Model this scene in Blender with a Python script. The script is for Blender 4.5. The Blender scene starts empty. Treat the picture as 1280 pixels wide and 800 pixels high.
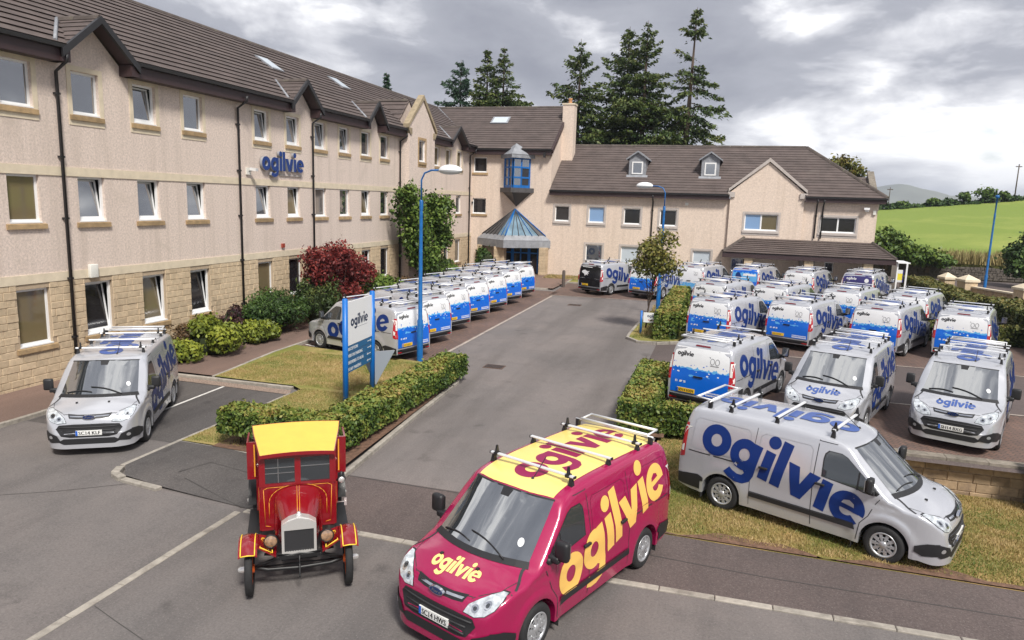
import bpy, bmesh, math, random
import numpy as np
from mathutils import Vector, Matrix
from mathutils.bvhtree import BVHTree
from mathutils.geometry import tessellate_polygon

R = math.radians
PI = math.pi
SC = bpy.context.scene
COL = SC.collection
rng = random.Random(7)
npr = np.random.RandomState(7)

# ------------------------------------------------------------------ camera
CAM_H = 5.87
cam_d = bpy.data.cameras.new('camera')
cam_d.sensor_width = 36.0
cam_d.lens = 883.7 / 1280 * 36
cam_d.clip_start = 0.1
cam_d.clip_end = 30000
cam = bpy.data.objects.new('camera', cam_d)
COL.objects.link(cam)
_az, _p, _r = 0.28754, R(9.54), R(1.80)
_F = Vector((-math.cos(_p) * math.sin(_az), math.cos(_p) * math.cos(_az), -math.sin(_p)))
_RT = Vector((math.cos(_az), math.sin(_az), 0))
_UP = _RT.cross(_F)
_R2 = _RT * math.cos(_r) + _UP * math.sin(_r)
_U2 = _UP * math.cos(_r) - _RT * math.sin(_r)
mw = Matrix((_R2, _U2, -_F)).transposed().to_4x4()
mw.translation = Vector((0, 0, CAM_H))
cam.matrix_world = mw
SC.camera = cam

# ------------------------------------------------------------------ light
SUN_EL, SUN_AZ = R(50), R(142)          # azimuth clockwise from +Y: light comes from behind the camera, to the right
sun_d = bpy.data.lights.new('sun', 'SUN')
sun_d.energy = 3.3
sun_d.angle = R(12)
sun_d.color = (1.0, 0.955, 0.88)
sun = bpy.data.objects.new('sun', sun_d)
COL.objects.link(sun)
sdir = Vector((math.sin(SUN_AZ) * math.cos(SUN_EL), math.cos(SUN_AZ) * math.cos(SUN_EL), math.sin(SUN_EL)))
sun.rotation_euler = sdir.to_track_quat('Z', 'Y').to_euler()

SC.view_settings.view_transform = 'Standard'
SC.view_settings.look = 'None'
SC.view_settings.exposure = 0.53
SC.view_settings.gamma = 1.0

# ------------------------------------------------------------------ world: clear sky seen through a broken cloud deck
world = bpy.data.worlds.new('World')
SC.world = world
world.use_nodes = True
nt = world.node_tree
nt.nodes.clear()
SKY_OFF = (8.1, -1.9, 2.3)
def N(t, kind, **kw):
    n = t.nodes.new(kind)
    for k, v in kw.items():
        if k.startswith('i_'):
            key = k[2:]
            key = int(key) if key.isdigit() else key.replace('_', ' ')
            n.inputs[key].default_value = v
        else:
            setattr(n, k, v)
    return n
def L(t, a, b): t.links.new(a, b)
out = N(nt, 'ShaderNodeOutputWorld')
sky = N(nt, 'ShaderNodeTexSky')
sky.sky_type = 'NISHITA'
sky.sun_disc = False
sky.sun_elevation = SUN_EL
sky.sun_rotation = SUN_AZ
bg_sky = N(nt, 'ShaderNodeBackground', i_Strength=0.09)
L(nt, sky.outputs[0], bg_sky.inputs['Color'])
tc = N(nt, 'ShaderNodeTexCoord')
sep = N(nt, 'ShaderNodeSeparateXYZ'); L(nt, tc.outputs['Generated'], sep.inputs[0])
zz = N(nt, 'ShaderNodeMath', operation='MAXIMUM'); L(nt, sep.outputs[2], zz.inputs[0]); zz.inputs[1].default_value = 0.0
mp = N(nt, 'ShaderNodeMapping'); L(nt, tc.outputs['Generated'], mp.inputs[0]); mp.inputs['Scale'].default_value = (1, 1, 2.7)
mp.inputs['Location'].default_value = SKY_OFF
n1 = N(nt, 'ShaderNodeTexNoise', i_Scale=2.1, i_Detail=9.0, i_Roughness=0.50, i_Distortion=0.25); L(nt, mp.outputs[0], n1.inputs['Vector'])
n2 = N(nt, 'ShaderNodeTexNoise', i_Scale=6.5, i_Detail=8.0, i_Roughness=0.55, i_Distortion=0.35); L(nt, mp.outputs[0], n2.inputs['Vector'])
mixn = N(nt, 'ShaderNodeMath', operation='MULTIPLY_ADD'); L(nt, n2.outputs[0], mixn.inputs[0]); mixn.inputs[1].default_value = 0.35
n1s = N(nt, 'ShaderNodeMath', operation='MULTIPLY'); L(nt, n1.outputs[0], n1s.inputs[0]); n1s.inputs[1].default_value = 0.65
L(nt, n1s.outputs[0], mixn.inputs[2])
ramp = N(nt, 'ShaderNodeValToRGB'); L(nt, mixn.outputs[0], ramp.inputs[0])
cr = ramp.color_ramp
cr.elements[0].position = 0.35; cr.elements[0].color = (1.0, 0.99, 0.98, 1)
cr.elements[1].position = 0.66; cr.elements[1].color = (0.19, 0.20, 0.245, 1)
for p_, c_ in ((0.40, (0.92, 0.92, 0.93, 1)), (0.438, (0.60, 0.605, 0.64, 1)), (0.488, (0.34, 0.35, 0.395, 1))):
    e_ = cr.elements.new(p_); e_.color = c_
# cloud decks whiten with distance (more layers in the line of sight towards the horizon)
hz = N(nt, 'ShaderNodeMapRange', i_1=0.0, i_2=0.14, i_3=0.28, i_4=0.0); L(nt, zz.outputs[0], hz.inputs[0])
hmix = N(nt, 'ShaderNodeMix', data_type='RGBA'); L(nt, hz.outputs[0], hmix.inputs['Factor'])
L(nt, ramp.outputs[0], hmix.inputs[6]); hmix.inputs[7].default_value = (0.93, 0.93, 0.95, 1)
bg_cl = N(nt, 'ShaderNodeBackground', i_Strength=1.0); L(nt, hmix.outputs[2], bg_cl.inputs['Color'])
gap = N(nt, 'ShaderNodeMapRange', i_1=0.30, i_2=0.36, i_3=0.0, i_4=1.0); L(nt, mixn.outputs[0], gap.inputs[0])
msh = N(nt, 'ShaderNodeMixShader'); L(nt, gap.outputs[0], msh.inputs[0])
L(nt, bg_sky.outputs[0], msh.inputs[1]); L(nt, bg_cl.outputs[0], msh.inputs[2]); L(nt, msh.outputs[0], out.inputs[0])

# ------------------------------------------------------------------ materials
MAT = {}
def mat(name, col, rough=0.6, metal=0.0, nz=None, bump=None, coat=0.0, spec=0.5, rnd=0.0, col2=None, ior=None, coords='Object', emit=None, stain=None, streak=None):
    """nz=(scale, amount or mix to col2); bump=(scale, strength); stain=(scale, colour, threshold, amount)"""
    m = bpy.data.materials.new(name); m.use_nodes = True
    t = m.node_tree; b = t.nodes['Principled BSDF']
    b.inputs['Roughness'].default_value = rough; b.inputs['Metallic'].default_value = metal
    b.inputs['Specular IOR Level'].default_value = spec
    if ior: b.inputs['IOR'].default_value = ior
    if coat:
        b.inputs['Coat Weight'].default_value = coat; b.inputs['Coat Roughness'].default_value = 0.05
    c = tuple(col) + (1,)
    b.inputs['Base Color'].default_value = c
    vec = None
    if nz or bump or stain:
        vec = N(t, 'ShaderNodeTexCoord').outputs[coords]
    cur = None
    if nz:
        n = N(t, 'ShaderNodeTexNoise', i_Scale=nz[0], i_Detail=6.0, i_Roughness=0.6); L(t, vec, n.inputs['Vector'])
        mr = N(t, 'ShaderNodeMapRange', i_1=0.3, i_2=0.7); L(t, n.outputs[0], mr.inputs[0])
        mx = N(t, 'ShaderNodeMix', data_type='RGBA'); L(t, mr.outputs[0], mx.inputs['Factor'])
        a = nz[1]
        if col2 is None:
            mx.inputs[6].default_value = tuple(max(0, x * (1 - a)) for x in col) + (1,)
            mx.inputs[7].default_value = tuple(min(1, x * (1 + a)) for x in col) + (1,)
        else:
            mx.inputs[6].default_value = c; mx.inputs[7].default_value = tuple(col2) + (1,)
        cur = mx.outputs[2]
    if stain:
        n = N(t, 'ShaderNodeTexNoise', i_Scale=stain[0], i_Detail=5.0, i_Roughness=0.6, i_Distortion=0.6); L(t, vec, n.inputs['Vector'])
        mr = N(t, 'ShaderNodeMapRange', i_1=stain[2], i_2=stain[2] + 0.14, i_3=0.0, i_4=stain[3]); L(t, n.outputs[0], mr.inputs[0])
        mx = N(t, 'ShaderNodeMix', data_type='RGBA'); L(t, mr.outputs[0], mx.inputs['Factor'])
        if cur is None: mx.inputs[6].default_value = c
        else: L(t, cur, mx.inputs[6])
        mx.inputs[7].default_value = tuple(stain[1]) + (1,)
        cur = mx.outputs[2]
    if streak:     # rain-washed runs down the face
        mpn = N(t, 'ShaderNodeMapping'); L(t, N(t, 'ShaderNodeTexCoord').outputs[coords], mpn.inputs[0]); mpn.inputs['Scale'].default_value = (2.2, 2.2, 0.11)
        n = N(t, 'ShaderNodeTexNoise', i_Scale=1.0, i_Detail=6.0, i_Roughness=0.65); L(t, mpn.outputs[0], n.inputs['Vector'])
        mr = N(t, 'ShaderNodeMapRange', i_1=0.50, i_2=0.74, i_3=0.0, i_4=streak[1]); L(t, n.outputs[0], mr.inputs[0])
        mx = N(t, 'ShaderNodeMix', data_type='RGBA'); L(t, mr.outputs[0], mx.inputs['Factor'])
        if cur is None: mx.inputs[6].default_value = c
        else: L(t, cur, mx.inputs[6])
        mx.inputs[7].default_value = tuple(streak[0]) + (1,)
        cur = mx.outputs[2]
    if rnd:
        oi = N(t, 'ShaderNodeObjectInfo')
        mr = N(t, 'ShaderNodeMapRange', i_1=0.0, i_2=1.0, i_3=1 - rnd, i_4=1 + rnd); L(t, oi.outputs['Random'], mr.inputs[0])
        vm = N(t, 'ShaderNodeVectorMath', operation='SCALE')
        if cur is None: vm.inputs[0].default_value = c[:3]
        else: L(t, cur, vm.inputs[0])
        L(t, mr.outputs[0], vm.inputs['Scale']); cur = vm.outputs[0]
    if cur is not None: L(t, cur, b.inputs['Base Color'])
    if bump:
        n = N(t, 'ShaderNodeTexNoise', i_Scale=bump[0], i_Detail=4.0, i_Roughness=0.6); L(t, vec, n.inputs['Vector'])
        bp = N(t, 'ShaderNodeBump', i_Strength=bump[1], i_Distance=0.02); L(t, n.outputs[0], bp.inputs['Height'])
        L(t, bp.outputs[0], b.inputs['Normal'])
    if emit:
        b.inputs['Emission Color'].default_value = tuple(emit[:3]) + (1,); b.inputs['Emission Strength'].default_value = emit[3]
    MAT[name] = m
    return m

def leaf_mat(name, cols, rough=0.55):
    m = bpy.data.materials.new(name); m.use_nodes = True
    t = m.node_tree; b = t.nodes['Principled BSDF']
    b.inputs['Roughness'].default_value = rough; b.inputs['Specular IOR Level'].default_value = 0.35
    at = N(t, 'ShaderNodeAttribute'); at.attribute_name = 'rnd'
    rp = N(t, 'ShaderNodeValToRGB'); L(t, at.outputs['Fac'], rp.inputs[0])
    r = rp.color_ramp
    r.elements[0].position = 0.0; r.elements[0].color = tuple(cols[0]) + (1,)
    r.elements[1].position = 1.0; r.elements[1].color = tuple(cols[-1]) + (1,)
    for i, c in enumerate(cols[1:-1]):
        e = r.elements.new((i + 1) / (len(cols) - 1)); e.color = tuple(c) + (1,)
    L(t, rp.outputs[0], b.inputs['Base Color'])
    MAT[name] = m
    return m

def asphalt_mat(name, base, warm, patch, speck):
    m = bpy.data.materials.new(name); m.use_nodes = True
    t = m.node_tree; b = t.nodes['Principled BSDF']; b.inputs['Roughness'].default_value = 0.88
    b.inputs['Specular IOR Level'].default_value = 0.3
    vec = N(t, 'ShaderNodeTexCoord').outputs['Object']
    big = N(t, 'ShaderNodeTexNoise', i_Scale=0.28, i_Detail=7.0, i_Roughness=0.62, i_Distortion=0.4); L(t, vec, big.inputs['Vector'])
    mr = N(t, 'ShaderNodeMapRange', i_1=0.36, i_2=0.66); L(t, big.outputs[0], mr.inputs[0])
    mx = N(t, 'ShaderNodeMix', data_type='RGBA'); L(t, mr.outputs[0], mx.inputs['Factor'])
    mx.inputs[6].default_value = tuple(base) + (1,); mx.inputs[7].default_value = tuple(warm) + (1,)
    mid = N(t, 'ShaderNodeTexNoise', i_Scale=1.6, i_Detail=5.0, i_Roughness=0.65); L(t, vec, mid.inputs['Vector'])
    mr2 = N(t, 'ShaderNodeMapRange', i_1=0.52, i_2=0.75, i_3=0.0, i_4=0.55); L(t, mid.outputs[0], mr2.inputs[0])
    mx2 = N(t, 'ShaderNodeMix', data_type='RGBA'); L(t, mr2.outputs[0], mx2.inputs['Factor']); L(t, mx.outputs[2], mx2.inputs[6])
    mx2.inputs[7].default_value = tuple(patch) + (1,)
    # long worn wheel tracks and oily patches
    mpn = N(t, 'ShaderNodeMapping'); L(t, vec, mpn.inputs[0]); mpn.inputs['Scale'].default_value = (0.55, 0.07, 1); mpn.inputs['Rotation'].default_value = (0, 0, 0.12)
    trk = N(t, 'ShaderNodeTexNoise', i_Scale=1.0, i_Detail=5.0, i_Roughness=0.6, i_Distortion=0.3); L(t, mpn.outputs[0], trk.inputs['Vector'])
    mrt = N(t, 'ShaderNodeMapRange', i_1=0.46, i_2=0.66, i_3=0.0, i_4=0.6); L(t, trk.outputs[0], mrt.inputs[0])
    mxt = N(t, 'ShaderNodeMix', data_type='RGBA'); L(t, mrt.outputs[0], mxt.inputs['Factor']); L(t, mx2.outputs[2], mxt.inputs[6]); mxt.inputs[7].default_value = tuple(x * .82 for x in patch) + (1,)
    oil = N(t, 'ShaderNodeTexNoise', i_Scale=0.9, i_Detail=3.0, i_Roughness=0.5, i_Distortion=0.2); L(t, vec, oil.inputs['Vector'])
    mro = N(t, 'ShaderNodeMapRange', i_1=0.66, i_2=0.76, i_3=0.0, i_4=0.6); L(t, oil.outputs[0], mro.inputs[0])
    mxo = N(t, 'ShaderNodeMix', data_type='RGBA'); L(t, mro.outputs[0], mxo.inputs['Factor']); L(t, mxt.outputs[2], mxo.inputs[6]); mxo.inputs[7].default_value = tuple(x * .55 for x in patch) + (1,)
    mx2 = mxo
    fine = N(t, 'ShaderNodeTexNoise', i_Scale=26.0, i_Detail=3.0, i_Roughness=0.8); L(t, vec, fine.inputs['Vector'])
    mr3 = N(t, 'ShaderNodeMapRange', i_1=0.25, i_2=0.75, i_3=1 - speck, i_4=1 + speck); L(t, fine.outputs[0], mr3.inputs[0])
    vm = N(t, 'ShaderNodeVectorMath', operation='SCALE'); L(t, mx2.outputs[2], vm.inputs[0]); L(t, mr3.outputs[0], vm.inputs['Scale'])
    vo = N(t, 'ShaderNodeTexVoronoi', i_Scale=22.0); L(t, vec, vo.inputs['Vector'])
    mr4 = N(t, 'ShaderNodeMapRange', i_1=0.0, i_2=0.24, i_3=0.55, i_4=0.0); L(t, vo.outputs['Distance'], mr4.inputs[0])
    hi = N(t, 'ShaderNodeMix', data_type='RGBA'); L(t, mr4.outputs[0], hi.inputs['Factor']); L(t, vm.outputs[0], hi.inputs[6])
    hi.inputs[7].default_value = (0.30, 0.28, 0.26, 1)
    L(t, hi.outputs[2], b.inputs['Base Color'])
    bp = N(t, 'ShaderNodeBump', i_Strength=0.35, i_Distance=0.01); L(t, fine.outputs[0], bp.inputs['Height']); L(t, bp.outputs[0], b.inputs['Normal'])
    MAT[name] = m
    return m

def paver_mat(name, c1, c2, mortar, scale):
    m = bpy.data.materials.new(name); m.use_nodes = True
    t = m.node_tree; b = t.nodes['Principled BSDF']; b.inputs['Roughness'].default_value = 0.85
    vec = N(t, 'ShaderNodeTexCoord').outputs['Object']
    mpn = N(t, 'ShaderNodeMapping'); L(t, vec, mpn.inputs[0]); mpn.inputs['Rotation'].default_value = (0, 0, R(45))
    br = N(t, 'ShaderNodeTexBrick', i_Scale=scale, i_Mortar_Size=0.03); L(t, mpn.outputs[0], br.inputs['Vector'])
    br.inputs['Color1'].default_value = tuple(c1) + (1,); br.inputs['Color2'].default_value = tuple(c2) + (1,); br.inputs['Mortar'].default_value = tuple(mortar) + (1,)
    big = N(t, 'ShaderNodeTexNoise', i_Scale=0.5, i_Detail=6.0); L(t, vec, big.inputs['Vector'])
    mr = N(t, 'ShaderNodeMapRange', i_1=0.3, i_2=0.7, i_3=0.78, i_4=1.22); L(t, big.outputs[0], mr.inputs[0])
    vm = N(t, 'ShaderNodeVectorMath', operation='SCALE'); L(t, br.outputs[0], vm.inputs[0]); L(t, mr.outputs[0], vm.inputs['Scale'])
    L(t, vm.outputs[0], b.inputs['Base Color'])
    bp = N(t, 'ShaderNodeBump', i_Strength=0.4, i_Distance=0.01); L(t, br.outputs['Fac'], bp.inputs['Height']); bp.invert = True
    L(t, bp.outputs[0], b.inputs['Normal'])
    MAT[name] = m
    return m

def grass_mat(name, g1, g2, dry, thr, sc=0.45):
    m = bpy.data.materials.new(name); m.use_nodes = True
    t = m.node_tree; b = t.nodes['Principled BSDF']; b.inputs['Roughness'].default_value = 0.9; b.inputs['Specular IOR Level'].default_value = 0.15
    vec = N(t, 'ShaderNodeTexCoord').outputs['Object']
    a = N(t, 'ShaderNodeTexNoise', i_Scale=6.0, i_Detail=6.0, i_Roughness=0.7); L(t, vec, a.inputs['Vector'])
    mr = N(t, 'ShaderNodeMapRange', i_1=0.3, i_2=0.7); L(t, a.outputs[0], mr.inputs[0])
    mx = N(t, 'ShaderNodeMix', data_type='RGBA'); L(t, mr.outputs[0], mx.inputs['Factor'])
    mx.inputs[6].default_value = tuple(g1) + (1,); mx.inputs[7].default_value = tuple(g2) + (1,)
    d = N(t, 'ShaderNodeTexNoise', i_Scale=sc, i_Detail=8.0, i_Roughness=0.68, i_Distortion=0.5); L(t, vec, d.inputs['Vector'])
    mr2 = N(t, 'ShaderNodeMapRange', i_1=thr, i_2=thr + 0.2); L(t, d.outputs[0], mr2.inputs[0])
    mx2 = N(t, 'ShaderNodeMix', data_type='RGBA'); L(t, mr2.outputs[0], mx2.inputs['Factor']); L(t, mx.outputs[2], mx2.inputs[6])
    mx2.inputs[7].default_value = tuple(dry) + (1,)
    f = N(t, 'ShaderNodeTexNoise', i_Scale=45.0, i_Detail=3.0, i_Roughness=0.8); L(t, vec, f.inputs['Vector'])
    mr3 = N(t, 'ShaderNodeMapRange', i_1=0.25, i_2=0.75, i_3=0.6, i_4=1.4); L(t, f.outputs[0], mr3.inputs[0])
    vm = N(t, 'ShaderNodeVectorMath', operation='SCALE'); L(t, mx2.outputs[2], vm.inputs[0]); L(t, mr3.outputs[0], vm.inputs['Scale'])
    L(t, vm.outputs[0], b.inputs['Base Color'])
    bp = N(t, 'ShaderNodeBump', i_Strength=0.6, i_Distance=0.03); L(t, f.outputs[0], bp.inputs['Height']); L(t, bp.outputs[0], b.inputs['Normal'])
    MAT[name] = m
    return m

asphalt_mat('asphalt', (0.147, 0.135, 0.131), (0.184, 0.163, 0.155), (0.118, 0.108, 0.106), 0.25)
asphalt_mat('asphalt_drive', (0.157, 0.142, 0.138), (0.200, 0.175, 0.166), (0.125, 0.111, 0.105), 0.25)
asphalt_mat('asphalt_dark', (0.090, 0.083, 0.081), (0.115, 0.103, 0.098), (0.055, 0.050, 0.050), 0.30)
asphalt_mat('asphalt_path', (0.100, 0.080, 0.076), (0.125, 0.098, 0.092), (0.080, 0.066, 0.064), 0.35)
asphalt_mat('tarmac_red', (0.190, 0.128, 0.104), (0.225, 0.150, 0.122), (0.150, 0.105, 0.088), 0.22)
paver_mat('pavers', (0.185, 0.110, 0.085), (0.135, 0.088, 0.074), (0.075, 0.060, 0.052), 2.4)
grass_mat('lawn', (0.150, 0.175, 0.042), (0.230, 0.215, 0.060), (0.38, 0.29, 0.125), 0.43, 0.55)
grass_mat('bank_grass', (0.130, 0.150, 0.038), (0.230, 0.185, 0.060), (0.40, 0.265, 0.115), 0.40, 0.40)
grass_mat('field_grass', (0.165, 0.225, 0.048), (0.215, 0.280, 0.060), (0.30, 0.335, 0.088), 0.50, 0.035)
grass_mat('rough_ground', (0.10, 0.12, 0.035), (0.15, 0.15, 0.05), (0.21, 0.17, 0.08), 0.5, 0.2)
mat('earth', (0.150, 0.085, 0.055), 0.95, nz=(9, 0.45), bump=(24, 0.9))
mat('mulch', (0.105, 0.058, 0.045), 0.95, nz=(14, 0.55), bump=(30, 1.0))
mat('gravel', (0.27, 0.20, 0.16), 0.9, nz=(30, 0.6), bump=(45, 1.0))
mat('kerb_concrete', (0.33, 0.30, 0.26), 0.85, nz=(7, 0.22), bump=(60, 0.3), rnd=0.12, stain=(3, (0.16, 0.14, 0.12), 0.55, 0.6))
mat('line_paint', (0.62, 0.60, 0.57), 0.7, nz=(12, 0.2), stain=(5, (0.22, 0.20, 0.19), 0.56, 0.9))
mat('line_worn', (0.42, 0.36, 0.31), 0.75, nz=(12, 0.2), stain=(5, (0.22, 0.18, 0.16), 0.5, 0.8))
mat('roughcast', (0.69, 0.578, 0.508), 0.95, nz=(16, 0.20), bump=(40, 0.9), stain=(0.7, (0.55, 0.46, 0.39), 0.60, 0.55), streak=((0.46, 0.38, 0.32), 0.55))
mat('roughcast_right', (0.69, 0.57, 0.48), 0.95, nz=(9, 0.13), bump=(26, 0.8), stain=(0.6, (0.57, 0.46, 0.375), 0.62, 0.5), streak=((0.50, 0.40, 0.32), 0.5))
mat('band', (0.66, 0.57, 0.43), 0.85, nz=(3, 0.10), bump=(60, 0.2))
mat('surround_grey', (0.47, 0.42, 0.39), 0.8, nz=(5, 0.1))
mat('sandstone', (0.36, 0.25, 0.135), 0.9, nz=(5, 0.25), bump=(50, 0.3), rnd=0.15, stain=(2.5, (0.17, 0.125, 0.08), 0.58, 0.6))
mat('bay_coping', (0.33, 0.265, 0.175), 0.9, nz=(4, 0.25), stain=(2, (0.17, 0.14, 0.10), 0.55, 0.6))
mat('stone', (0.53, 0.415, 0.28), 0.9, nz=(6, 0.15), bump=(35, 0.5), rnd=0.11, stain=(5, (0.42, 0.30, 0.20), 0.58, 0.5))
mat('mortar', (0.43, 0.335, 0.235), 0.95, nz=(20, 0.15), bump=(60, 0.4))
mat('wall_stone', (0.39, 0.28, 0.175), 0.9, nz=(5, 0.22), bump=(35, 0.6), rnd=0.22, stain=(2.5, (0.17, 0.12, 0.095), 0.52, 0.8))
mat('coping', (0.23, 0.20, 0.165), 0.9, nz=(6, 0.3), bump=(40, 0.4), rnd=0.1, stain=(3, (0.11, 0.10, 0.075), 0.5, 0.7))
mat('rubble', (0.105, 0.09, 0.08), 0.95, nz=(6, 0.45), bump=(14, 1.0))
def tile_mat():
    m = mat('roof_tile', (0.098, 0.075, 0.069), 0.8, nz=(1.4, 0.22), bump=(40, 0.3), rnd=0.08, stain=(0.9, (0.135, 0.110, 0.099), 0.58, 0.5))
tile_mat()
mat('ridge_tile', (0.085, 0.068, 0.060), 0.85, nz=(3, 0.3), rnd=0.1, stain=(2, (0.16, 0.15, 0.10), 0.56, 0.7))
mat('fascia', (0.046, 0.026, 0.028), 0.5)
mat('gutter', (0.022, 0.021, 0.023), 0.4)
mat('lead', (0.25, 0.26, 0.285), 0.55, nz=(3, 0.2), stain=(4, (0.36, 0.37, 0.39), 0.55, 0.5))
mat('slate', (0.075, 0.072, 0.075), 0.6, nz=(4, 0.25))
mat('white_pvc', (0.80, 0.80, 0.80), 0.35)
mat('pane', (0.035, 0.043, 0.052), 0.03, ior=3.8, spec=0.5, rnd=0.4)
mat('pane_blind', (0.16, 0.125, 0.07), 0.05, ior=1.8, rnd=0.25)
mat('pane_dark', (0.022, 0.020, 0.022), 0.05, ior=1.6, rnd=0.3)
mat('pane_blue', (0.20, 0.33, 0.55), 0.1, ior=1.9, rnd=0.15)
mat('pane_pale', (0.50, 0.56, 0.62), 0.2, ior=1.6)
mat('room', (0.035, 0.030, 0.028), 0.9)
mat('blue_frame', (0.005, 0.125, 0.42), 0.4, nz=(3, 0.15))
mat('lamp_blue', (0.004, 0.115, 0.36), 0.4, nz=(6, 0.2), stain=(5, (0.05, 0.17, 0.36), 0.58, 0.5))
mat('sign_blue', (0.004, 0.14, 0.50), 0.4)
mat('sign_band', (0.012, 0.115, 0.265), 0.45)
mat('sign_white', (0.78, 0.79, 0.80), 0.4)
mat('sign_ink', (0.012, 0.028, 0.070), 0.5)
mat('steel', (0.50, 0.51, 0.52), 0.3, metal=0.9)
mat('grey_glass', (0.55, 0.58, 0.60), 0.3)
mat('bag_film', (0.27, 0.30, 0.34), 0.35)
mat('glaze', (0.16, 0.25, 0.32), 0.06, ior=2.0, nz=(1.2, 0.4))
mat('letter_blue', (0.008, 0.040, 0.20), 0.35)
mat('letter_side', (0.30, 0.31, 0.34), 0.45)
# vehicles
mat('paint_silver', (0.55, 0.56, 0.60), 0.24, metal=0.42, coat=0.6)
mat('paint_white', (0.80, 0.81, 0.83), 0.30, coat=0.5)
mat('paint_maroon', (0.35, 0.005, 0.072), 0.26, metal=0.10, coat=0.8)
mat('paint_yellow', (0.86, 0.68, 0.20), 0.35, coat=0.4)
mat('wrap_yellow', (0.86, 0.52, 0.13), 0.4)
mat('wrap_cream', (0.88, 0.70, 0.24), 0.4)
mat('wrap_maroon', (0.26, 0.006, 0.07), 0.4)
mat('wrap_blue', (0.003, 0.135, 0.66), 0.3, coat=0.3)
mat('wrap_bluelight', (0.12, 0.42, 0.78), 0.3)
mat('wrap_navy', (0.005, 0.027, 0.155), 0.40, spec=0.35)
mat('crease_shade', (0.27, 0.275, 0.30), 0.4)  # darker silver: shade of pressed panel edges put into the colour
mat('crease_shade_maroon', (0.16, 0.003, 0.035), 0.4)  # same painted edge shade for the maroon body
mat('wrap_roofblue', (0.05, 0.10, 0.32), 0.4)
mat('wrap_purple', (0.040, 0.034, 0.16), 0.3, coat=0.3)
mat('wrap_black', (0.010, 0.010, 0.012), 0.25, coat=0.4)
mat('glass_van', (0.030, 0.036, 0.042), 0.03, ior=1.95)
mat('glass_screen', (0.030, 0.037, 0.042), 0.025, ior=4.6)
mat('black_plastic', (0.016, 0.016, 0.018), 0.5)
mat('seam', (0.030, 0.030, 0.033), 0.6)
mat('rubber', (0.018, 0.018, 0.019), 0.8, nz=(20, 0.2))
mat('hubcap', (0.52, 0.53, 0.55), 0.32, metal=0.6)
mat('chrome', (0.75, 0.76, 0.78), 0.12, metal=1.0)
mat('alu', (0.74, 0.75, 0.77), 0.4, metal=0.25)
mat('lamp_clear', (0.62, 0.66, 0.70), 0.08, metal=0.35, ior=1.9, nz=(14, 0.45))
mat('lamp_red', (0.42, 0.012, 0.02), 0.15, coat=0.5)
mat('lamp_dark_red', (0.16, 0.012, 0.02), 0.2, coat=0.4)
mat('plate_white', (0.78, 0.78, 0.76), 0.4)
mat('plate_yellow', (0.80, 0.50, 0.03), 0.4)
mat('plate_blue', (0.01, 0.11, 0.55), 0.4)
mat('ink', (0.010, 0.010, 0.012), 0.5)
mat('ink_grey', (0.16, 0.16, 0.17), 0.5)
mat('badge_blue', (0.010, 0.030, 0.12), 0.25, coat=0.5)
mat('vintage_red', (0.225, 0.004, 0.010), 0.22, coat=0.9)
mat('vintage_roof', (0.85, 0.56, 0.085), 0.45, nz=(5, 0.05), bump=(80, 0.1))
mat('gold_line', (0.85, 0.38, 0.03), 0.4)
mat('yellow_line', (0.92, 0.62, 0.05), 0.4)
mat('nickel', (0.74, 0.73, 0.71), 0.22, metal=0.55)
mat('iron', (0.012, 0.012, 0.013), 0.45)
mat('amber_glass', (0.34, 0.20, 0.11), 0.06, ior=2.6, nz=(16, 0.6))
mat('spoke_orange', (0.62, 0.10, 0.012), 0.4)
mat('bark', (0.085, 0.060, 0.045), 0.95, nz=(9, 0.3), bump=(25, 0.8))
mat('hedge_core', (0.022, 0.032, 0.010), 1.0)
mat('heath_hill', (0.19, 0.20, 0.155), 1.0, nz=(0.0032, 0.4), stain=(0.002, (0.10, 0.125, 0.115), 0.5, 0.8))
mat('terracotta', (0.55, 0.28, 0.13), 0.8)
mat('rust', (0.10, 0.06, 0.045), 0.8, nz=(20, 0.4))
mat('white_box', (0.72, 0.71, 0.66), 0.5)
mat('alarm_red', (0.30, 0.05, 0.03), 0.5)
mat('utility', (0.10, 0.08, 0.07), 0.9)
mat('card_yellow', (0.85, 0.72, 0.06), 0.6)
mat('teal_box', (0.10, 0.20, 0.19), 0.5, nz=(4, 0.2))
leaf_mat('leaf_hedge', [(0.026, 0.055, 0.010), (0.078, 0.128, 0.020), (0.160, 0.200, 0.036), (0.25, 0.225, 0.055), (0.29, 0.19, 0.060)])
leaf_mat('leaf_yardhedge', [(0.028, 0.044, 0.010), (0.07, 0.085, 0.018), (0.13, 0.125, 0.030), (0.20, 0.155, 0.045)])
leaf_mat('leaf_green', [(0.024, 0.052, 0.008), (0.060, 0.110, 0.016), (0.115, 0.175, 0.028), (0.18, 0.24, 0.04)])
leaf_mat('leaf_dark', [(0.014, 0.034, 0.008), (0.032, 0.070, 0.013), (0.062, 0.110, 0.020), (0.10, 0.15, 0.028)])
leaf_mat('leaf_lime', [(0.060, 0.085, 0.012), (0.13, 0.165, 0.02), (0.23, 0.26, 0.03), (0.33, 0.34, 0.045)])
leaf_mat('leaf_red', [(0.045, 0.008, 0.009), (0.115, 0.014, 0.014), (0.20, 0.026, 0.022), (0.30, 0.055, 0.035)])
leaf_mat('leaf_purple', [(0.022, 0.010, 0.014), (0.050, 0.020, 0.024), (0.08, 0.035, 0.03), (0.11, 0.05, 0.035)])
leaf_mat('leaf_brown', [(0.05, 0.035, 0.016), (0.10, 0.06, 0.03), (0.14, 0.085, 0.04), (0.16, 0.12, 0.05)])
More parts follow.
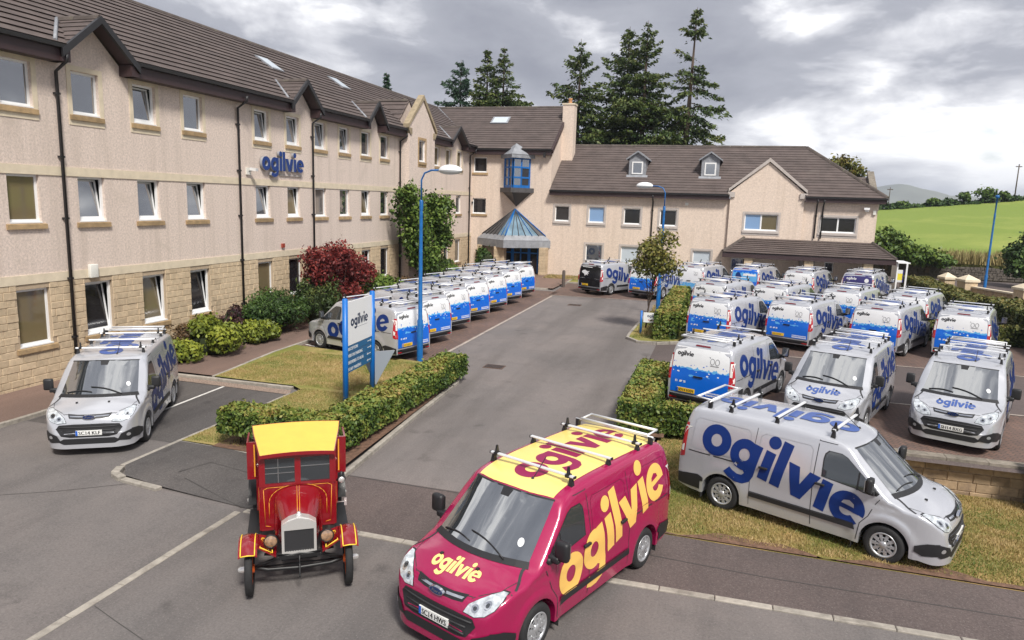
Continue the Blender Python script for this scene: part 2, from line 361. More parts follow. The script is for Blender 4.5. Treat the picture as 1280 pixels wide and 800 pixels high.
leaf_mat('leaf_young', [(0.06, 0.075, 0.014), (0.13, 0.135, 0.025), (0.20, 0.175, 0.04), (0.27, 0.18, 0.06)])
leaf_mat('needles', [(0.014, 0.032, 0.009), (0.042, 0.074, 0.017), (0.092, 0.120, 0.028), (0.165, 0.155, 0.045)])
leaf_mat('needles_blue', [(0.012, 0.034, 0.020), (0.026, 0.062, 0.036), (0.046, 0.092, 0.050), (0.075, 0.12, 0.06)])
leaf_mat('blade', [(0.10, 0.145, 0.025), (0.19, 0.20, 0.05), (0.33, 0.25, 0.095), (0.44, 0.32, 0.15)])
leaf_mat('straw', [(0.13, 0.12, 0.04), (0.24, 0.20, 0.08), (0.36, 0.29, 0.13), (0.42, 0.34, 0.17)])

# ------------------------------------------------------------------ mesh helpers
def setp(o, label=None, cat=None, group=None, kind=None):
    if label: o['label'] = label
    if cat: o['category'] = cat
    if group: o['group'] = group
    if kind: o['kind'] = kind
    return o
def link(name, data, parent=None, loc=None, rot=None):
    o = bpy.data.objects.new(name, data); COL.objects.link(o)
    if parent is not None: o.parent = parent
    if loc is not None: o.location = loc
    if rot is not None: o.rotation_euler = rot
    return o
def thing(name, label, cat, loc=(0, 0, 0), rotz=0.0, group=None):
    o = link(name, None, None, loc, (0, 0, rotz)); o.empty_display_size = 0.3
    return setp(o, label, cat, group)

class MB:
    """collects polygons (with a material slot each) and builds one mesh"""
    def __init__(s, tf=None): s.v = []; s.f = []; s.m = []; s.sm = []; s.mats = []; s.tf = tf; s.cur = 0; s.smooth = False
    def mat(s, name):
        if name not in s.mats: s.mats.append(name)
        s.cur = s.mats.index(name); return s
    def add(s, vs, fs, smooth=None):
        n = len(s.v)
        s.v += [tuple(s.tf(*p)) if s.tf else tuple(p) for p in vs]
        for f in fs:
            s.f.append([i + n for i in f]); s.m.append(s.cur); s.sm.append(s.smooth if smooth is None else smooth)
    def box(s, x0, x1, y0, y1, z0, z1):
        s.add([(x0, y0, z0), (x1, y0, z0), (x1, y1, z0), (x0, y1, z0), (x0, y0, z1), (x1, y0, z1), (x1, y1, z1), (x0, y1, z1)],
              [(0, 3, 2, 1), (4, 5, 6, 7), (0, 1, 5, 4), (1, 2, 6, 5), (2, 3, 7, 6), (3, 0, 4, 7)], False)
    def hull8(s, pts):
        s.add(pts, [(0, 3, 2, 1), (4, 5, 6, 7), (0, 1, 5, 4), (1, 2, 6, 5), (2, 3, 7, 6), (3, 0, 4, 7)], False)
    def quad(s, a, b, c, d): s.add([a, b, c, d], [(0, 1, 2, 3)], False)
    def tri(s, a, b, c): s.add([a, b, c], [(0, 1, 2)], False)
    def extr(s, poly, fn0, fn1, smooth_side=False):
        """poly: 2-D loop; fn0/fn1 map (a,b)->3-D for the two faces"""
        n = len(poly)
        s.add([fn0(*p) for p in poly] + [fn1(*p) for p in poly],
              [tuple(range(n - 1, -1, -1)), tuple(range(n, 2 * n))], False)
        s.add([fn0(*p) for p in poly] + [fn1(*p) for p in poly],
              [(i, (i + 1) % n, n + (i + 1) % n, n + i) for i in range(n)], smooth_side)
    def tube(s, pts, r, seg=8, r1=None, cap=True):
        """round tube through points, radius r -> r1"""
        pts = [Vector(p) for p in pts]; n = len(pts); base = len(s.v); vs = []
        prev = None
        for i, p in enumerate(pts):
            d = (pts[min(i + 1, n - 1)] - pts[max(i - 1, 0)]).normalized()
            a = d.orthogonal().normalized() if prev is None else (prev - d * prev.dot(d)).normalized()
            prev = a; b = d.cross(a)
            rr = r if r1 is None else (r[i] if isinstance(r, (list, tuple)) else r + (r1 - r) * i / max(1, n - 1))
            if isinstance(r, (list, tuple)): rr = r[i]
            for k in range(seg):
                t = 2 * PI * k / seg
                vs.append(p + a * (math.cos(t) * rr) + b * (math.sin(t) * rr))
        fs = [(i * seg + k, i * seg + (k + 1) % seg, (i + 1) * seg + (k + 1) % seg, (i + 1) * seg + k) for i in range(n - 1) for k in range(seg)]
        s.add(vs, fs, True)
        if cap:
            s.add(vs[:seg], [tuple(range(seg - 1, -1, -1))], False); s.add(vs[-seg:], [tuple(range(seg))], False)
    def lathe(s, prof, axis='z', seg=24, o=(0, 0, 0), smooth=True):
        """prof: (r, h) pairs turned about an axis through o"""
        vs = []
        for r, h in prof:
            for k in range(seg):
                t = 2 * PI * k / seg; c, d = r * math.cos(t), r * math.sin(t)
                p = (c, d, h) if axis == 'z' else ((c, h, d) if axis == 'y' else (h, c, d))
                vs.append((p[0] + o[0], p[1] + o[1], p[2] + o[2]))
        n = len(prof)
        s.add(vs, [(i * seg + k, i * seg + (k + 1) % seg, (i + 1) * seg + (k + 1) % seg, (i + 1) * seg + k) for i in range(n - 1) for k in range(seg)], smooth)
    def mesh(s, name, recalc=True, sharp=None):
        me = bpy.data.meshes.new(name)
        me.from_pydata(s.v, [], s.f)
        for m in s.mats: me.materials.append(MAT[m])
        me.polygons.foreach_set('material_index', s.m)
        me.polygons.foreach_set('use_smooth', s.sm)
        if recalc:
            bm = bmesh.new(); bm.from_mesh(me)
            bmesh.ops.remove_doubles(bm, verts=bm.verts, dist=1e-5)
            bmesh.ops.recalc_face_normals(bm, faces=bm.faces)
            bm.to_mesh(me); bm.free()
        if sharp: me.set_sharp_from_angle(angle=R(sharp))
        me.update()
        return me
    def build(s, name, parent=None, loc=None, rot=None, recalc=True, sharp=None):
        return link(name, s.mesh(name, recalc, sharp), parent, loc, rot)

def np_mesh(name, V, F, matname, rnd=None, smooth=False):
    """V (n,3), F (m,k) numpy -> mesh, optional per-face attribute rnd"""
    me = bpy.data.meshes.new(name); k = F.shape[1]
    me.vertices.add(len(V)); me.vertices.foreach_set('co', V.astype(np.float32).ravel())
    me.loops.add(F.size); me.loops.foreach_set('vertex_index', F.astype(np.int32).ravel())
    me.polygons.add(len(F)); me.polygons.foreach_set('loop_start', np.arange(0, F.size, k, dtype=np.int32))
    me.polygons.foreach_set('loop_total', np.full(len(F), k, dtype=np.int32))
    me.materials.append(MAT[matname])
    me.update(calc_edges=True)
    if rnd is not None:
        a = me.attributes.new('rnd', 'FLOAT', 'FACE'); a.data.foreach_set('value', np.clip(rnd, 0, 1).astype(np.float32))
    return me

def leaf_mesh(name, C, nrm, size, matname, rnd, aspect=0.6, jitter=0.9):
    """rhombic leaves: centres C, facing nrm (jittered), sizes"""
    n = len(C)
    d = nrm + npr.normal(size=(n, 3)) * jitter
    d /= np.linalg.norm(d, axis=1)[:, None] + 1e-9
    a = npr.normal(size=(n, 3)); a -= d * (a * d).sum(1)[:, None]; a /= np.linalg.norm(a, axis=1)[:, None] + 1e-9
    b = np.cross(d, a)
    s = np.asarray(size).reshape(-1, 1) * np.ones((n, 1))
    V = np.stack([C - a * s, C + b * s * aspect + d * s * .15, C + a * s, C - b * s * aspect + d * s * .15], 1).reshape(-1, 3)
    F = np.arange(4 * n).reshape(n, 4)
    return np_mesh(name, V, F, matname, rnd)

def vnoise(P, sc, seed=0):
    """cheap smooth 3-D value noise in 0..1"""
    r = np.random.RandomState(seed); tab = r.rand(16, 16, 16)
    q = P * sc; i = np.floor(q).astype(int); f = q - i; f = f * f * (3 - 2 * f)
    def g(a, b, c): return tab[(i[:, 0] + a) % 16, (i[:, 1] + b) % 16, (i[:, 2] + c) % 16]
    x, y, z = f.T
    return ((g(0,0,0)*(1-x)+g(1,0,0)*x)*(1-y)+(g(0,1,0)*(1-x)+g(1,1,0)*x)*y)*(1-z)+((g(0,0,1)*(1-x)+g(1,0,1)*x)*(1-y)+(g(0,1,1)*(1-x)+g(1,1,1)*x)*y)*z

def sstep(x, a, b):
    t = min(1.0, max(0.0, (x - a) / (b - a))); return t * t * (3 - 2 * t)

# ------------------------------------------------------------------ lettering
def ell(cx, cy, rx, ry, a0=0, a1=360, n=20):
    return [(cx + rx * math.cos(R(a0 + (a1 - a0) * i / n)), cy + ry * math.sin(R(a0 + (a1 - a0) * i / n))) for i in range(n + (0 if abs(a1 - a0) == 360 else 1))]
def logo_polys():
    """heavy rounded lower-case word mark; x-height 1; list of (outer, [holes]); returns (polys, width)"""
    P = []; x = 0.0
    def o_(x): P.append((ell(x + .53, .5, .54, .53, n=28), [ell(x + .53, .5, .20, .22, n=16)[::-1]]))
    def g_(x):
        out_ = [(x + 1.00, 1.0), (x + .70, 1.0), (x + .70, .955)] + ell(x + .50, .50, .51, .53, 66, 294, 20) + [(x + .70, .04), (x + .69, -.08), (x + .62, -.19), (x + .46, -.23), (x + .28, -.19), (x + .14, -.12), (x + .00, -.36), (x + .20, -.47), (x + .46, -.52), (x + .74, -.46), (x + .93, -.30), (x + 1.00, -.06)]
        P.append((out_, [ell(x + .49, .5, .19, .21, n=16)[::-1]]))
    def stem(x, h): P.append(([(x, 0), (x + .34, 0), (x + .34, h), (x, h)], []))
    def i_(x): stem(x, 1.0); P.append((ell(x + .17, 1.33, .21, .21, n=16), []))
    def v_(x): P.append(([(x, 1), (x + .37, 1), (x + .54, .48), (x + .71, 1), (x + 1.08, 1), (x + .70, 0), (x + .38, 0)], []))
    def e_(x):
        cx, cy = x + .53, .5
        out_ = ell(cx, cy, .54, .53, -6, 322, 26) + [(cx + .17, cy - .17)] + ell(cx, cy - .08, .20, .17, 325, 195, 8) + [(cx - .20, cy - .06)]
        P.append((out_, [[(cx - .20, cy + .09), (cx + .20, cy + .09), (cx + .16, cy + .20), (cx, cy + .27), (cx - .16, cy + .20)][::-1]]))
    o_(0); g_(1.12); i_(2.25); stem(2.68, 1.52); v_(3.06); i_(4.20); e_(4.60)
    return P, 5.67
LOGO, LOGO_W = logo_polys()
def xf_polys(polys, s, ang=0.0, ox=0.0, oy=0.0, cx=0.0, cy=0.0, flip=1, shear=0.0):
    c, d = math.cos(ang), math.sin(ang)
    def f(p):
        x, y = (p[0] - cx) * s, (p[1] - cy) * s
        x += shear * y
        return (ox + flip * (c * x - d * y), oy + d * x + c * y)
    return [([f(p) for p in o], [[f(p) for p in h] for h in hs]) for o, hs in polys]
def flat_tris(polys, n_bis=None):
    """tessellate to triangles in 2-D"""
    V = []; F = []
    for o, hs in polys:
        loops = [[Vector((p[0], p[1], 0)) for p in o]] + [[Vector((p[0], p[1], 0)) for p in h] for h in hs]
        pts = [p for l in loops for p in l]; b = len(V)
        V += [(p.x, p.y) for p in pts]
        F += [tuple(i + b for i in t) for t in tessellate_polygon(loops)]
    return V, F
_txt = {}
def text_mesh2d(s):
    """triangles of a line of plain text set in the built-in font: (V2, F, width) at size 1"""
    if s in _txt: return _txt[s]
    cu = bpy.data.curves.new('text', 'FONT'); cu.body = s; cu.resolution_u = 2; cu.fill_mode = 'FRONT'
    ob = bpy.data.objects.new('text', cu); COL.objects.link(ob)
    bpy.context.view_layer.update()
    me = bpy.data.meshes.new_from_object(ob.evaluated_get(bpy.context.evaluated_depsgraph_get()))
    V = [(v.co.x, v.co.y) for v in me.vertices]; F = [tuple(p.vertices) for p in me.polygons]
    bpy.data.objects.remove(ob); bpy.data.curves.remove(cu); bpy.data.meshes.remove(me)
    w = max(v[0] for v in V) if V else 0
    _txt[s] = (V, F, w); return _txt[s]

def rbox(mb, sx, sy, sz, o, bev=.03):
    """box with chamfered edges"""
    bm = bmesh.new(); bmesh.ops.create_cube(bm, size=1)
    bmesh.ops.scale(bm, vec=(sx, sy, sz), verts=bm.verts)
    bmesh.ops.bevel(bm, geom=bm.edges[:], offset=bev, segments=2, profile=.6, affect='EDGES')
    bm.verts.index_update()
    mb.add([(v.co.x + o[0], v.co.y + o[1], v.co.z + o[2]) for v in bm.verts], [[v.index for v in f.verts] for f in bm.faces], True); bm.free()

def bank_z(x, y):
    return -.62 * sstep(x, 1.5, 5.5) * sstep(y, 12.6, 17.8)
def ground_z(x, y):
    """height of the drive and yard"""
    d = .36 * min(1.0, max(0.0, (y - 19) / 33.0))
    yd = .27 + .10 * min(1.0, max(0.0, (y - 22) / 30.0))
    k = sstep(x, -3.4, -.6) * sstep(y, 16.5, 19.0)
    return d * (1 - k) + yd * k

# ================================================================== GROUND
def sheet(name, poly, zf, off, matn, step=1.5, kind='structure', label=None):
    V, F = flat_tris([(poly, [])])
    bm = bmesh.new(); vs = [bm.verts.new((p[0], p[1], 0)) for p in V]
    for f in F:
        try: bm.faces.new([vs[i] for i in f])
        except ValueError: pass
    bmesh.ops.remove_doubles(bm, verts=bm.verts, dist=1e-4)
    for ax in (0, 1):
        lo = min(v.co[ax] for v in bm.verts); hi = max(v.co[ax] for v in bm.verts)
        lo_, hi_ = max(lo, -45), min(hi, 85)
        k = math.floor(lo_ / step) + 1
        while k * step < hi_:
            co = [0, 0, 0]; co[ax] = k * step; no = [0, 0, 0]; no[ax] = 1
            bmesh.ops.bisect_plane(bm, geom=bm.verts[:] + bm.edges[:] + bm.faces[:], plane_co=co, plane_no=no, dist=1e-4); k += 1
    for v in bm.verts: v.co.z = zf(v.co.x, v.co.y) + off
    bmesh.ops.recalc_face_normals(bm, faces=bm.faces)
    if sum(f.normal.z for f in bm.faces) < 0: bmesh.ops.reverse_faces(bm, faces=bm.faces)
    for f in bm.faces: f.smooth = True
    me = bpy.data.meshes.new(name); bm.to_mesh(me); bm.free(); me.materials.append(MAT[matn])
    o = link(name, me); o['kind'] = kind
    return o
def field_z(x, y):
    ridge = 6.6 + .108 * (x - 29)
    ridge = max(2.0, min(ridge, 16))
    t = min(1.0, max(0.0, (y - 74) / 78.0))
    z = 1.3 + (ridge - 1.3) * (t ** .9)
    if y > 152: z = ridge - (y - 152) * .03
    return z
def terrain_z(x, y):
    if y < 62: return -1.2
    if y < 74.6: return -.2 - (74.6 - y) * .08
    return max(-40, field_z(x, y))
def rect(a, b, c, d): return [(a, c), (b, c), (b, d), (a, d)]
FLAT = lambda x, y: 0.0
# wide land under and beyond everything
def land():
    xs = sorted(set(list(np.arange(-60, 130, 4.0)) + [-4000, -1500, -600, -250, -120, 160, 250, 500, 1200, 2400, 4000]))
    ys = sorted(set(list(np.arange(-30, 62, 8.0)) + list(np.arange(62, 180, 3.0)) + [61.9, -4000, -1500, -600, -150, -60, 210, 260, 400, 800, 1600, 2600, 4000]))
    V = []
    for y in ys:
        for x in xs:
            z = terrain_z(x, y)
            if abs(x) > 300 or y > 300 or y < -200: z = -25
            V.append((x, y, z))
    n = len(xs)
    F = [(j * n + i, j * n + i + 1, (j + 1) * n + i + 1, (j + 1) * n + i) for j in range(len(ys) - 1) for i in range(n - 1)]
    me = bpy.data.meshes.new('ground'); me.from_pydata(V, [], F); me.materials.append(MAT['rough_ground'])
    me.polygons.foreach_set('use_smooth', [True] * len(F))
    o = link('ground', me); o['kind'] = 'structure'
land()
sheet('field', [(8, 78), (150, 78), (150, 151), (8, 151)], field_z, .12, 'field_grass', 4.0)

G = ground_z
sheet('road', rect(-60, 60, -30, 10.45), FLAT, 0.0, 'asphalt', 6)
sheet('driveway', [(-8.25, 10.45), (-.4, 10.45), (-1.3, 12.4), (-1.3, 17.55), (-2.4, 17.55), (-2.4, 52.3), (-19.2, 52.3), (-19.2, 10.45)], G, 0.0, 'asphalt_drive', 2)
sheet('yard', rect(-2.4, 22, 17.9, 52.3), G, .001, 'asphalt_path', 1.5)
sheet('pavement', [(-8.1, 10.47), (60, 10.47), (60, 12.37), (-.5, 12.40), (-1.2, 12.78), (-7.4, 12.75)], FLAT, .010, 'asphalt_path', 3)
# left forecourt
sheet('car_park', [(-16.62, -30), (-8.30, -30), (-8.30, 10.45), (-10.5, 10.72), (-11.5, 10.9), (-11.93, 11.3), (-11.93, 18.0), (-16.62, 18.0)], FLAT, .006, 'asphalt', 4)
sheet('bay_surface', [(-16.55, 13.0), (-12.05, 13.0), (-12.05, 17.6), (-16.55, 17.6)], FLAT, .010, 'asphalt_dark', 3)
sheet('pavement', [(-11.8, 11.35), (-11.45, 10.98), (-10.45, 10.82), (-8.2, 10.62), (-7.45, 12.4), (-8.0, 12.85), (-11.8, 12.95)], lambda x, y: .10 * sstep(-x, 8.0, 10.6) * sstep(y, 10.3, 11.6), .014, 'asphalt_dark', .8)
sheet('pavement', [(-19, -30), (-16.72, -30), (-16.72, 18.25), (-15.25, 18.25), (-15.62, 21.9), (-15.62, 23.4), (-15.62, 44), (-10.4, 44.3), (-10.4, 52.2), (-19, 52.2)], G, .11, 'tarmac_red', 2)
sheet('planting_bed', [(-19, 18.9), (-17.95, 19.1), (-17.85, 24), (-16.9, 26.3), (-16.6, 33), (-16.6, 50), (-19, 50)], G, .135, 'mulch', 2)
sheet('parking_bays', [(-15.55, 23.3), (-9.86, 22.65), (-9.86, 43.6), (-15.55, 43.6)], G, .012, 'pavers', 2)
sheet('parking_bays', [(-10.1, 41.9), (-2.3, 42.4), (-2.3, 48.3), (-10.3, 48.3)], G, .012, 'pavers', 2)
sheet('parking_bays', rect(-1.9, 12.5, 18.25, 22.75), G, .012, 'pavers', 1.5)
sheet('parking_bays', rect(-.6, 12.6, 28.6, 49.6), G, .012, 'pavers', 2)
sheet('lawn', [(-15.15, 18.2), (-12.3, 18.2), (-11.82, 17.9), (-11.82, 13.0), (-8.2, 13.0), (-7.95, 20.9), (-8.5, 21.9), (-9.75, 22.55), (-15.5, 23.2), (-15.5, 21.9)], lambda x, y: G(x, y), .115, 'lawn', 1)
sheet('planting_bed', [(-10.9, 12.92), (-7.75, 12.80), (-7.5, 13.0), (-7.95, 20.9), (-8.4, 21.7), (-8.75, 21.5), (-8.65, 13.75), (-10.9, 13.65)], G, .125, 'earth', 1.5)
sheet('lawn', [(-13.0, 49.6), (-10.3, 48.45), (-2.2, 48.45), (-2.2, 52.15), (-13.0, 52.15)], G, .09, 'lawn', 2)
sheet('lawn', [(-3.7, 30.4), (-3.1, 29.6), (-1.6, 29.55), (-1.35, 30.4), (-1.35, 41.2), (-2.6, 41.4), (-3.55, 37.5)], G, .11, 'lawn', 1)
sheet('planting_bed', rect(-2.4, -1.1, 17.45, 23.2), G, .05, 'earth', 1.0)
sheet('grass_bank', [(-1.25, 12.34), (0.3, 12.30), (40, 12.30), (40, 18.16), (-1.25, 18.16)], bank_z, .012, 'bank_grass', .6)
sheet('worn_edge', [(-1.1, 12.33)] + [(x, 12.52 + .14 * math.sin(x * 2.1) + .08 * math.sin(x * 5.3)) for x in np.arange(-1.1, 40, .35)][::1] + [(40, 12.33)], bank_z, .030, 'earth', .6)
# far road and its verge
sheet('far_road', [(12.9, 58), (60, 46), (120, 46), (120, 72.5), (12.9, 70.5)], lambda x, y: .25, 0, 'asphalt_path', 6)
# gravel drain strip along the end kerb of the left bays
sheet('gravel_strip', [(-16.55, 17.62), (-12.0, 17.55), (-12.2, 17.98), (-16.55, 17.98)], FLAT, .022, 'gravel', 1)

def kerb(label_pts, w, h, zf, stone=.9, name='kerb', matn='kerb_concrete', drop=.12):
    root = link(name, None); root['kind'] = 'structure'
    for (ax, ay), (bx, by) in zip(label_pts, label_pts[1:]):
        l = math.hypot(bx - ax, by - ay); n = max(1, round(l / stone)); ux, uy = (bx - ax) / l, (by - ay) / l
        for k in range(n):
            g = .006; a = l * k / n + g; b = l * (k + 1) / n - g
            j = rng.uniform(-.004, .004)
            mb = MB(); mb.mat(matn); pts = []
            for s in (-1, 1):
                for t in (a, b):
                    pts.append((ax + ux * t - uy * s * w / 2, ay + uy * t + ux * s * w / 2))
            za, zb_ = zf(ax + ux * a, ay + uy * a), zf(ax + ux * b, ay + uy * b)
            z = [za, zb_, za, zb_]
            lo = [(p[0], p[1], q - drop) for p, q in zip(pts, z)]
            c = .012
            mid = [(p[0], p[1], q + h + j - c) for p, q in zip(pts, z)]
            def ins(i, sgx, sgy): return (mid[i][0] + ux * c * sgx - uy * c * sgy, mid[i][1] + uy * c * sgx + ux * c * sgy, mid[i][2] + c)
            top = [ins(0, 1, 1), ins(1, -1, 1), ins(2, 1, -1), ins(3, -1, -1)]
            o4 = (0, 1, 3, 2)
            vs = [lo[i] for i in o4] + [mid[i] for i in o4] + [top[i] for i in o4]
            fs = [(0, 1, 5, 4), (1, 2, 6, 5), (2, 3, 7, 6), (3, 0, 4, 7), (4, 5, 9, 8), (5, 6, 10, 9), (6, 7, 11, 10), (7, 4, 8, 11), (8, 9, 10, 11)]
            mb.add(vs, fs, False); mb.build('kerb_stone', root)
    return root
kerb([(-8.28, -3), (-8.30, 10.45)], .13, .022, FLAT)
kerb([(-8.2, 10.53), (-5.8, 10.45), (-1.4, 10.40), (3.6, 10.50), (16, 10.52)], .13, .030, FLAT)
kerb([(-11.88, 17.5), (-11.88, 11.35)], .12, .10, FLAT)
kerb([(-11.86, 11.28), (-11.72, 11.0), (-11.4, 10.86)], .16, .10, FLAT, stone=.35)
kerb([(-11.36, 10.85), (-10.35, 10.73)], .14, .07, FLAT)
kerb([(-16.67, -3), (-16.67, 18.1)], .12, .115, FLAT)
kerb([(-16.6, 18.06), (-12.25, 18.12)], .12, .10, FLAT)
kerb([(-15.2, 18.2), (-15.58, 21.9), (-15.6, 44.0)], .10, .125, G)
kerb([(-15.5, 23.26), (-9.85, 22.6)], .08, .06, G)
kerb([(-7.32, 12.4), (-7.45, 14.0), (-7.68, 17), (-7.86, 20.2)], .12, .10, G)
kerb([(-7.86, 20.25), (-7.92, 20.9), (-8.15, 21.5), (-8.55, 21.95), (-9.0, 22.2), (-9.8, 22.6)], .12, .10, G, stone=.42)
kerb([(-10.4, 52.0), (-10.35, 48.5), (-10.75, 47.2), (-10.8, 44.2), (-15.5, 43.8)], .12, .11, G)
kerb([(-10.3, 48.38), (-2.3, 48.38)], .12, .10, G)
kerb([(-1.35, 29.5), (-2.4, 29.42), (-3.2, 29.6), (-3.72, 30.3), (-3.75, 31.2), (-3.62, 37.6), (-2.7, 41.5)], .12, .12, G, stone=.6)
kerb([(-8.0, 12.86), (-11.8, 12.96)], .06, .05, lambda x, y: .06)
def paint(pts, w, zf, off, matn, name='road_marking'):
    for (ax, ay), (bx, by) in zip(pts, pts[1:]):
        l = math.hypot(bx - ax, by - ay); nx, ny = -(by - ay) / l * w / 2, (bx - ax) / l * w / 2
        sheet(name, [(ax + nx, ay + ny), (bx + nx, by + ny), (bx - nx, by - ny), (ax - nx, ay - ny)], zf, off, matn, 1.5)
paint([(-14.12, 14.0), (-14.32, 17.6)], .085, FLAT, .016, 'line_paint')
paint([(-15.45, 23.8), (-13.4, 23.15)], .10, G, .020, 'line_paint')
paint([(-9.86, 22.7), (-9.82, 41.7)], .13, G, .018, 'line_worn')
paint([(-1.0, 22.78), (12.4, 22.9)], .09, G, .018, 'line_worn')
paint([(-.5, 28.55), (12.4, 28.6)], .09, G, .018, 'line_worn')
paint([(-10.0, 41.95), (-2.4, 42.35)], .10, G, .018, 'line_worn')
# tar joints and patched strips in the surface
mat('tar', (0.060, 0.055, 0.053), 0.7)
paint([(-10.5, 11.42), (-10.25, 12.1), (-8.3, 11.9), (-7.9, 11.55)], .025, lambda x, y: .10 * sstep(-x, 8.0, 10.6) * sstep(y, 10.3, 11.6), .019, 'tar', 'tar_joint')
paint([(-13.4, 9.2), (-12.1, 10.0), (-10.6, 11.2)], .014, FLAT, .012, 'tar', 'tar_joint')
paint([(-10.2, 11.25), (-8.35, 10.62)], .020, lambda x, y: .10 * sstep(-x, 8.0, 10.6) * sstep(y, 10.3, 11.6), .019, 'tar', 'tar_joint')
paint([(-8.2, 7.2), (-7.6, 7.0), (-5.7, 6.4), (-4.0, 5.7), (0, 5.0)], .012, FLAT, .004, 'tar', 'tar_joint')
paint([(-1.0, 11.45), (1.0, 11.35), (4.5, 11.4), (9, 11.45)], .02, FLAT, .014, 'tar', 'tar_joint')
paint([(-7.4, 12.72), (-4.4, 12.7), (-1.3, 12.7)], .03, FLAT, .014, 'tar', 'tar_joint')
for (mx, my) in ((-7.5, 23.34), (-7.82, 38.77)):
    mb = MB(); mb.mat('rust'); zg = G(mx, my) + .006
    mb.box(mx - .36, mx + .36, my - .28, my + .28, zg - .06, zg + .004)
    mb.mat('iron')
    for k in range(7): mb.box(mx - .30 + k * .09, mx - .25 + k * .09, my - .22, my + .22, zg + .004, zg + .012)
    o = mb.build('drain_cover')
    setp(o, 'rusty iron drain cover in the drive near the hedge end' if my < 30 else 'rusty iron drain cover farther up the drive, before the rear vans', 'drain cover', 'drain covers in the drive')
# blades of grass over the lawn, bank and verges
def blades(name, polys, n, zf, h, matn, seed):
    r = np.random.RandomState(seed); P = []
    areas = [abs((a[1] - a[0]) * (a[3] - a[2])) for a in polys]
    for a, ar in zip(polys, areas):
        k = int(n * ar / sum(areas)); P.append(np.stack([r.uniform(a[0], a[1], k), r.uniform(a[2], a[3], k)], 1))
    P = np.concatenate(P); n = len(P)
    Z = np.array([zf(x, y) for x, y in P]); C = np.column_stack([P, Z])
    cl = vnoise(np.column_stack([P, P[:, 0] * 0]), .9, seed) * .6 + vnoise(np.column_stack([P, P[:, 0] * 0]), 3.1, seed + 1) * .4
    a = r.uniform(0, 2 * PI, n); w = h * .16; hh = h * r.uniform(.5, 1.3, n) * (.6 + .8 * cl)
    D = np.column_stack([np.cos(a), np.sin(a), a * 0]) * w
    lean = r.normal(size=(n, 3)) * .45; lean[:, 2] = 1
    V = np.stack([C - D, C + D, C + lean * hh[:, None]], 1).reshape(-1, 3)
    me = np_mesh(name, V, np.arange(3 * n).reshape(n, 3), matn, np.clip((cl - .5) * 1.7 + .55 + r.normal(size=n) * .16, 0, 1))
    o = link(name, me); o['kind'] = 'stuff'; return o
o = blades('grass', [(-11.8, -8.65, 13.1, 18.0), (-15.1, -8.65, 18.3, 22.3)], 60000, lambda x, y: G(x, y) + .11, .05, 'blade', 3)
setp(o, 'patchy sun-dried grass of the lawn round the direction sign', 'grass')
o = blades('grass', [(-1.2, 8.5, 12.45, 18.1)], 90000, lambda x, y: bank_z(x, y) + .01, .05, 'blade', 4)
setp(o, 'dry yellowing grass of the bank under the side-on silver van', 'grass')
o = blades('grass', [(-3.5, -2.55, 30.2, 40), (-12.5, -2.4, 49.7, 52)], 14000, lambda x, y: G(x, y) + .1, .10, 'blade', 5)
setp(o, 'dry grass of the hedge island and the strip before the rear wing', 'grass')

# far moorland hill
def hill():
    V = []; F = []; nx, ny = 60, 12
    for j in range(ny):
        for i in range(nx):
            x = 300 + 1400 * i / (nx - 1); y = 2700 + 900 * j / (ny - 1)
            s = math.exp(-((x - 655) / 150) ** 2) * 55 + math.exp(-((x - 860) / 210) ** 2) * 36 + math.exp(-((x - 480) / 160) ** 2) * 24 + 50
            s += 5 * math.sin(x * .021 + y * .004) + 3 * math.sin(x * .05)
            V.append((x, y, -30 + (s + 20) * math.sin(min(1, (j / (ny - 1)) * 1.6) * PI / 2)))
    for j in range(ny - 1):
        for i in range(nx - 1): F.append((j * nx + i, j * nx + i + 1, (j + 1) * nx + i + 1, (j + 1) * nx + i))
    me = bpy.data.meshes.new('hill'); me.from_pydata(V, [], F); me.materials.append(MAT['heath_hill']); me.polygons.foreach_set('use_smooth', [True] * len(F))
    o = link('hill', me); o['kind'] = 'structure'
hill()
# ================================================================== BUILDINGS
class Face:
    """a facade: local (u along, n outward, z up) -> world"""
    def __init__(s, o, u, n): s.o, s.u, s.n = Vector(o), Vector(u), Vector(n)
    def __call__(s, u, n, z): return tuple(s.o + s.u * u + s.n * n + Vector((0, 0, z)))
LF = Face((-19, 0, 0), (0, 1, 0), (1, 0, 0))
RF = Face((0, 52.2, 0), (1, 0, 0), (0, -1, 0))
def wall_mesh(face, u0, u1, z0, z1, ops, matn, depth=.16, n0=0.0, gables=()):
    """front skin with openings and their reveals; ops (u0,u1,z0,z1)"""
    mb = MB(face); mb.mat(matn)
    us = sorted(set([u0, u1] + [v for o in ops for v in o[:2]])); zs = sorted(set([z0, z1] + [v for o in ops for v in o[2:4]]))
    for a, b in zip(us, us[1:]):
        for c, d in zip(zs, zs[1:]):
            if any(o[0] <= a + 1e-6 and o[1] >= b - 1e-6 and o[2] <= c + 1e-6 and o[3] >= d - 1e-6 for o in ops): continue
            mb.quad((a, n0, c), (b, n0, c), (b, n0, d), (a, n0, d))
    for a, b, c, d in [o[:4] for o in ops]:
        q = n0 - depth
        mb.quad((a, n0, c), (a, q, c), (a, q, d), (a, n0, d)); mb.quad((b, n0, c), (b, q, c), (b, q, d), (b, n0, d))
        mb.quad((a, n0, c), (b, n0, c), (b, q, c), (a, q, c)); mb.quad((a, n0, d), (b, n0, d), (b, q, d), (a, q, d))
    for g in gables: mb.add([(p[0], n0, p[1]) for p in g], [tuple(range(len(g)))], False)
    return mb
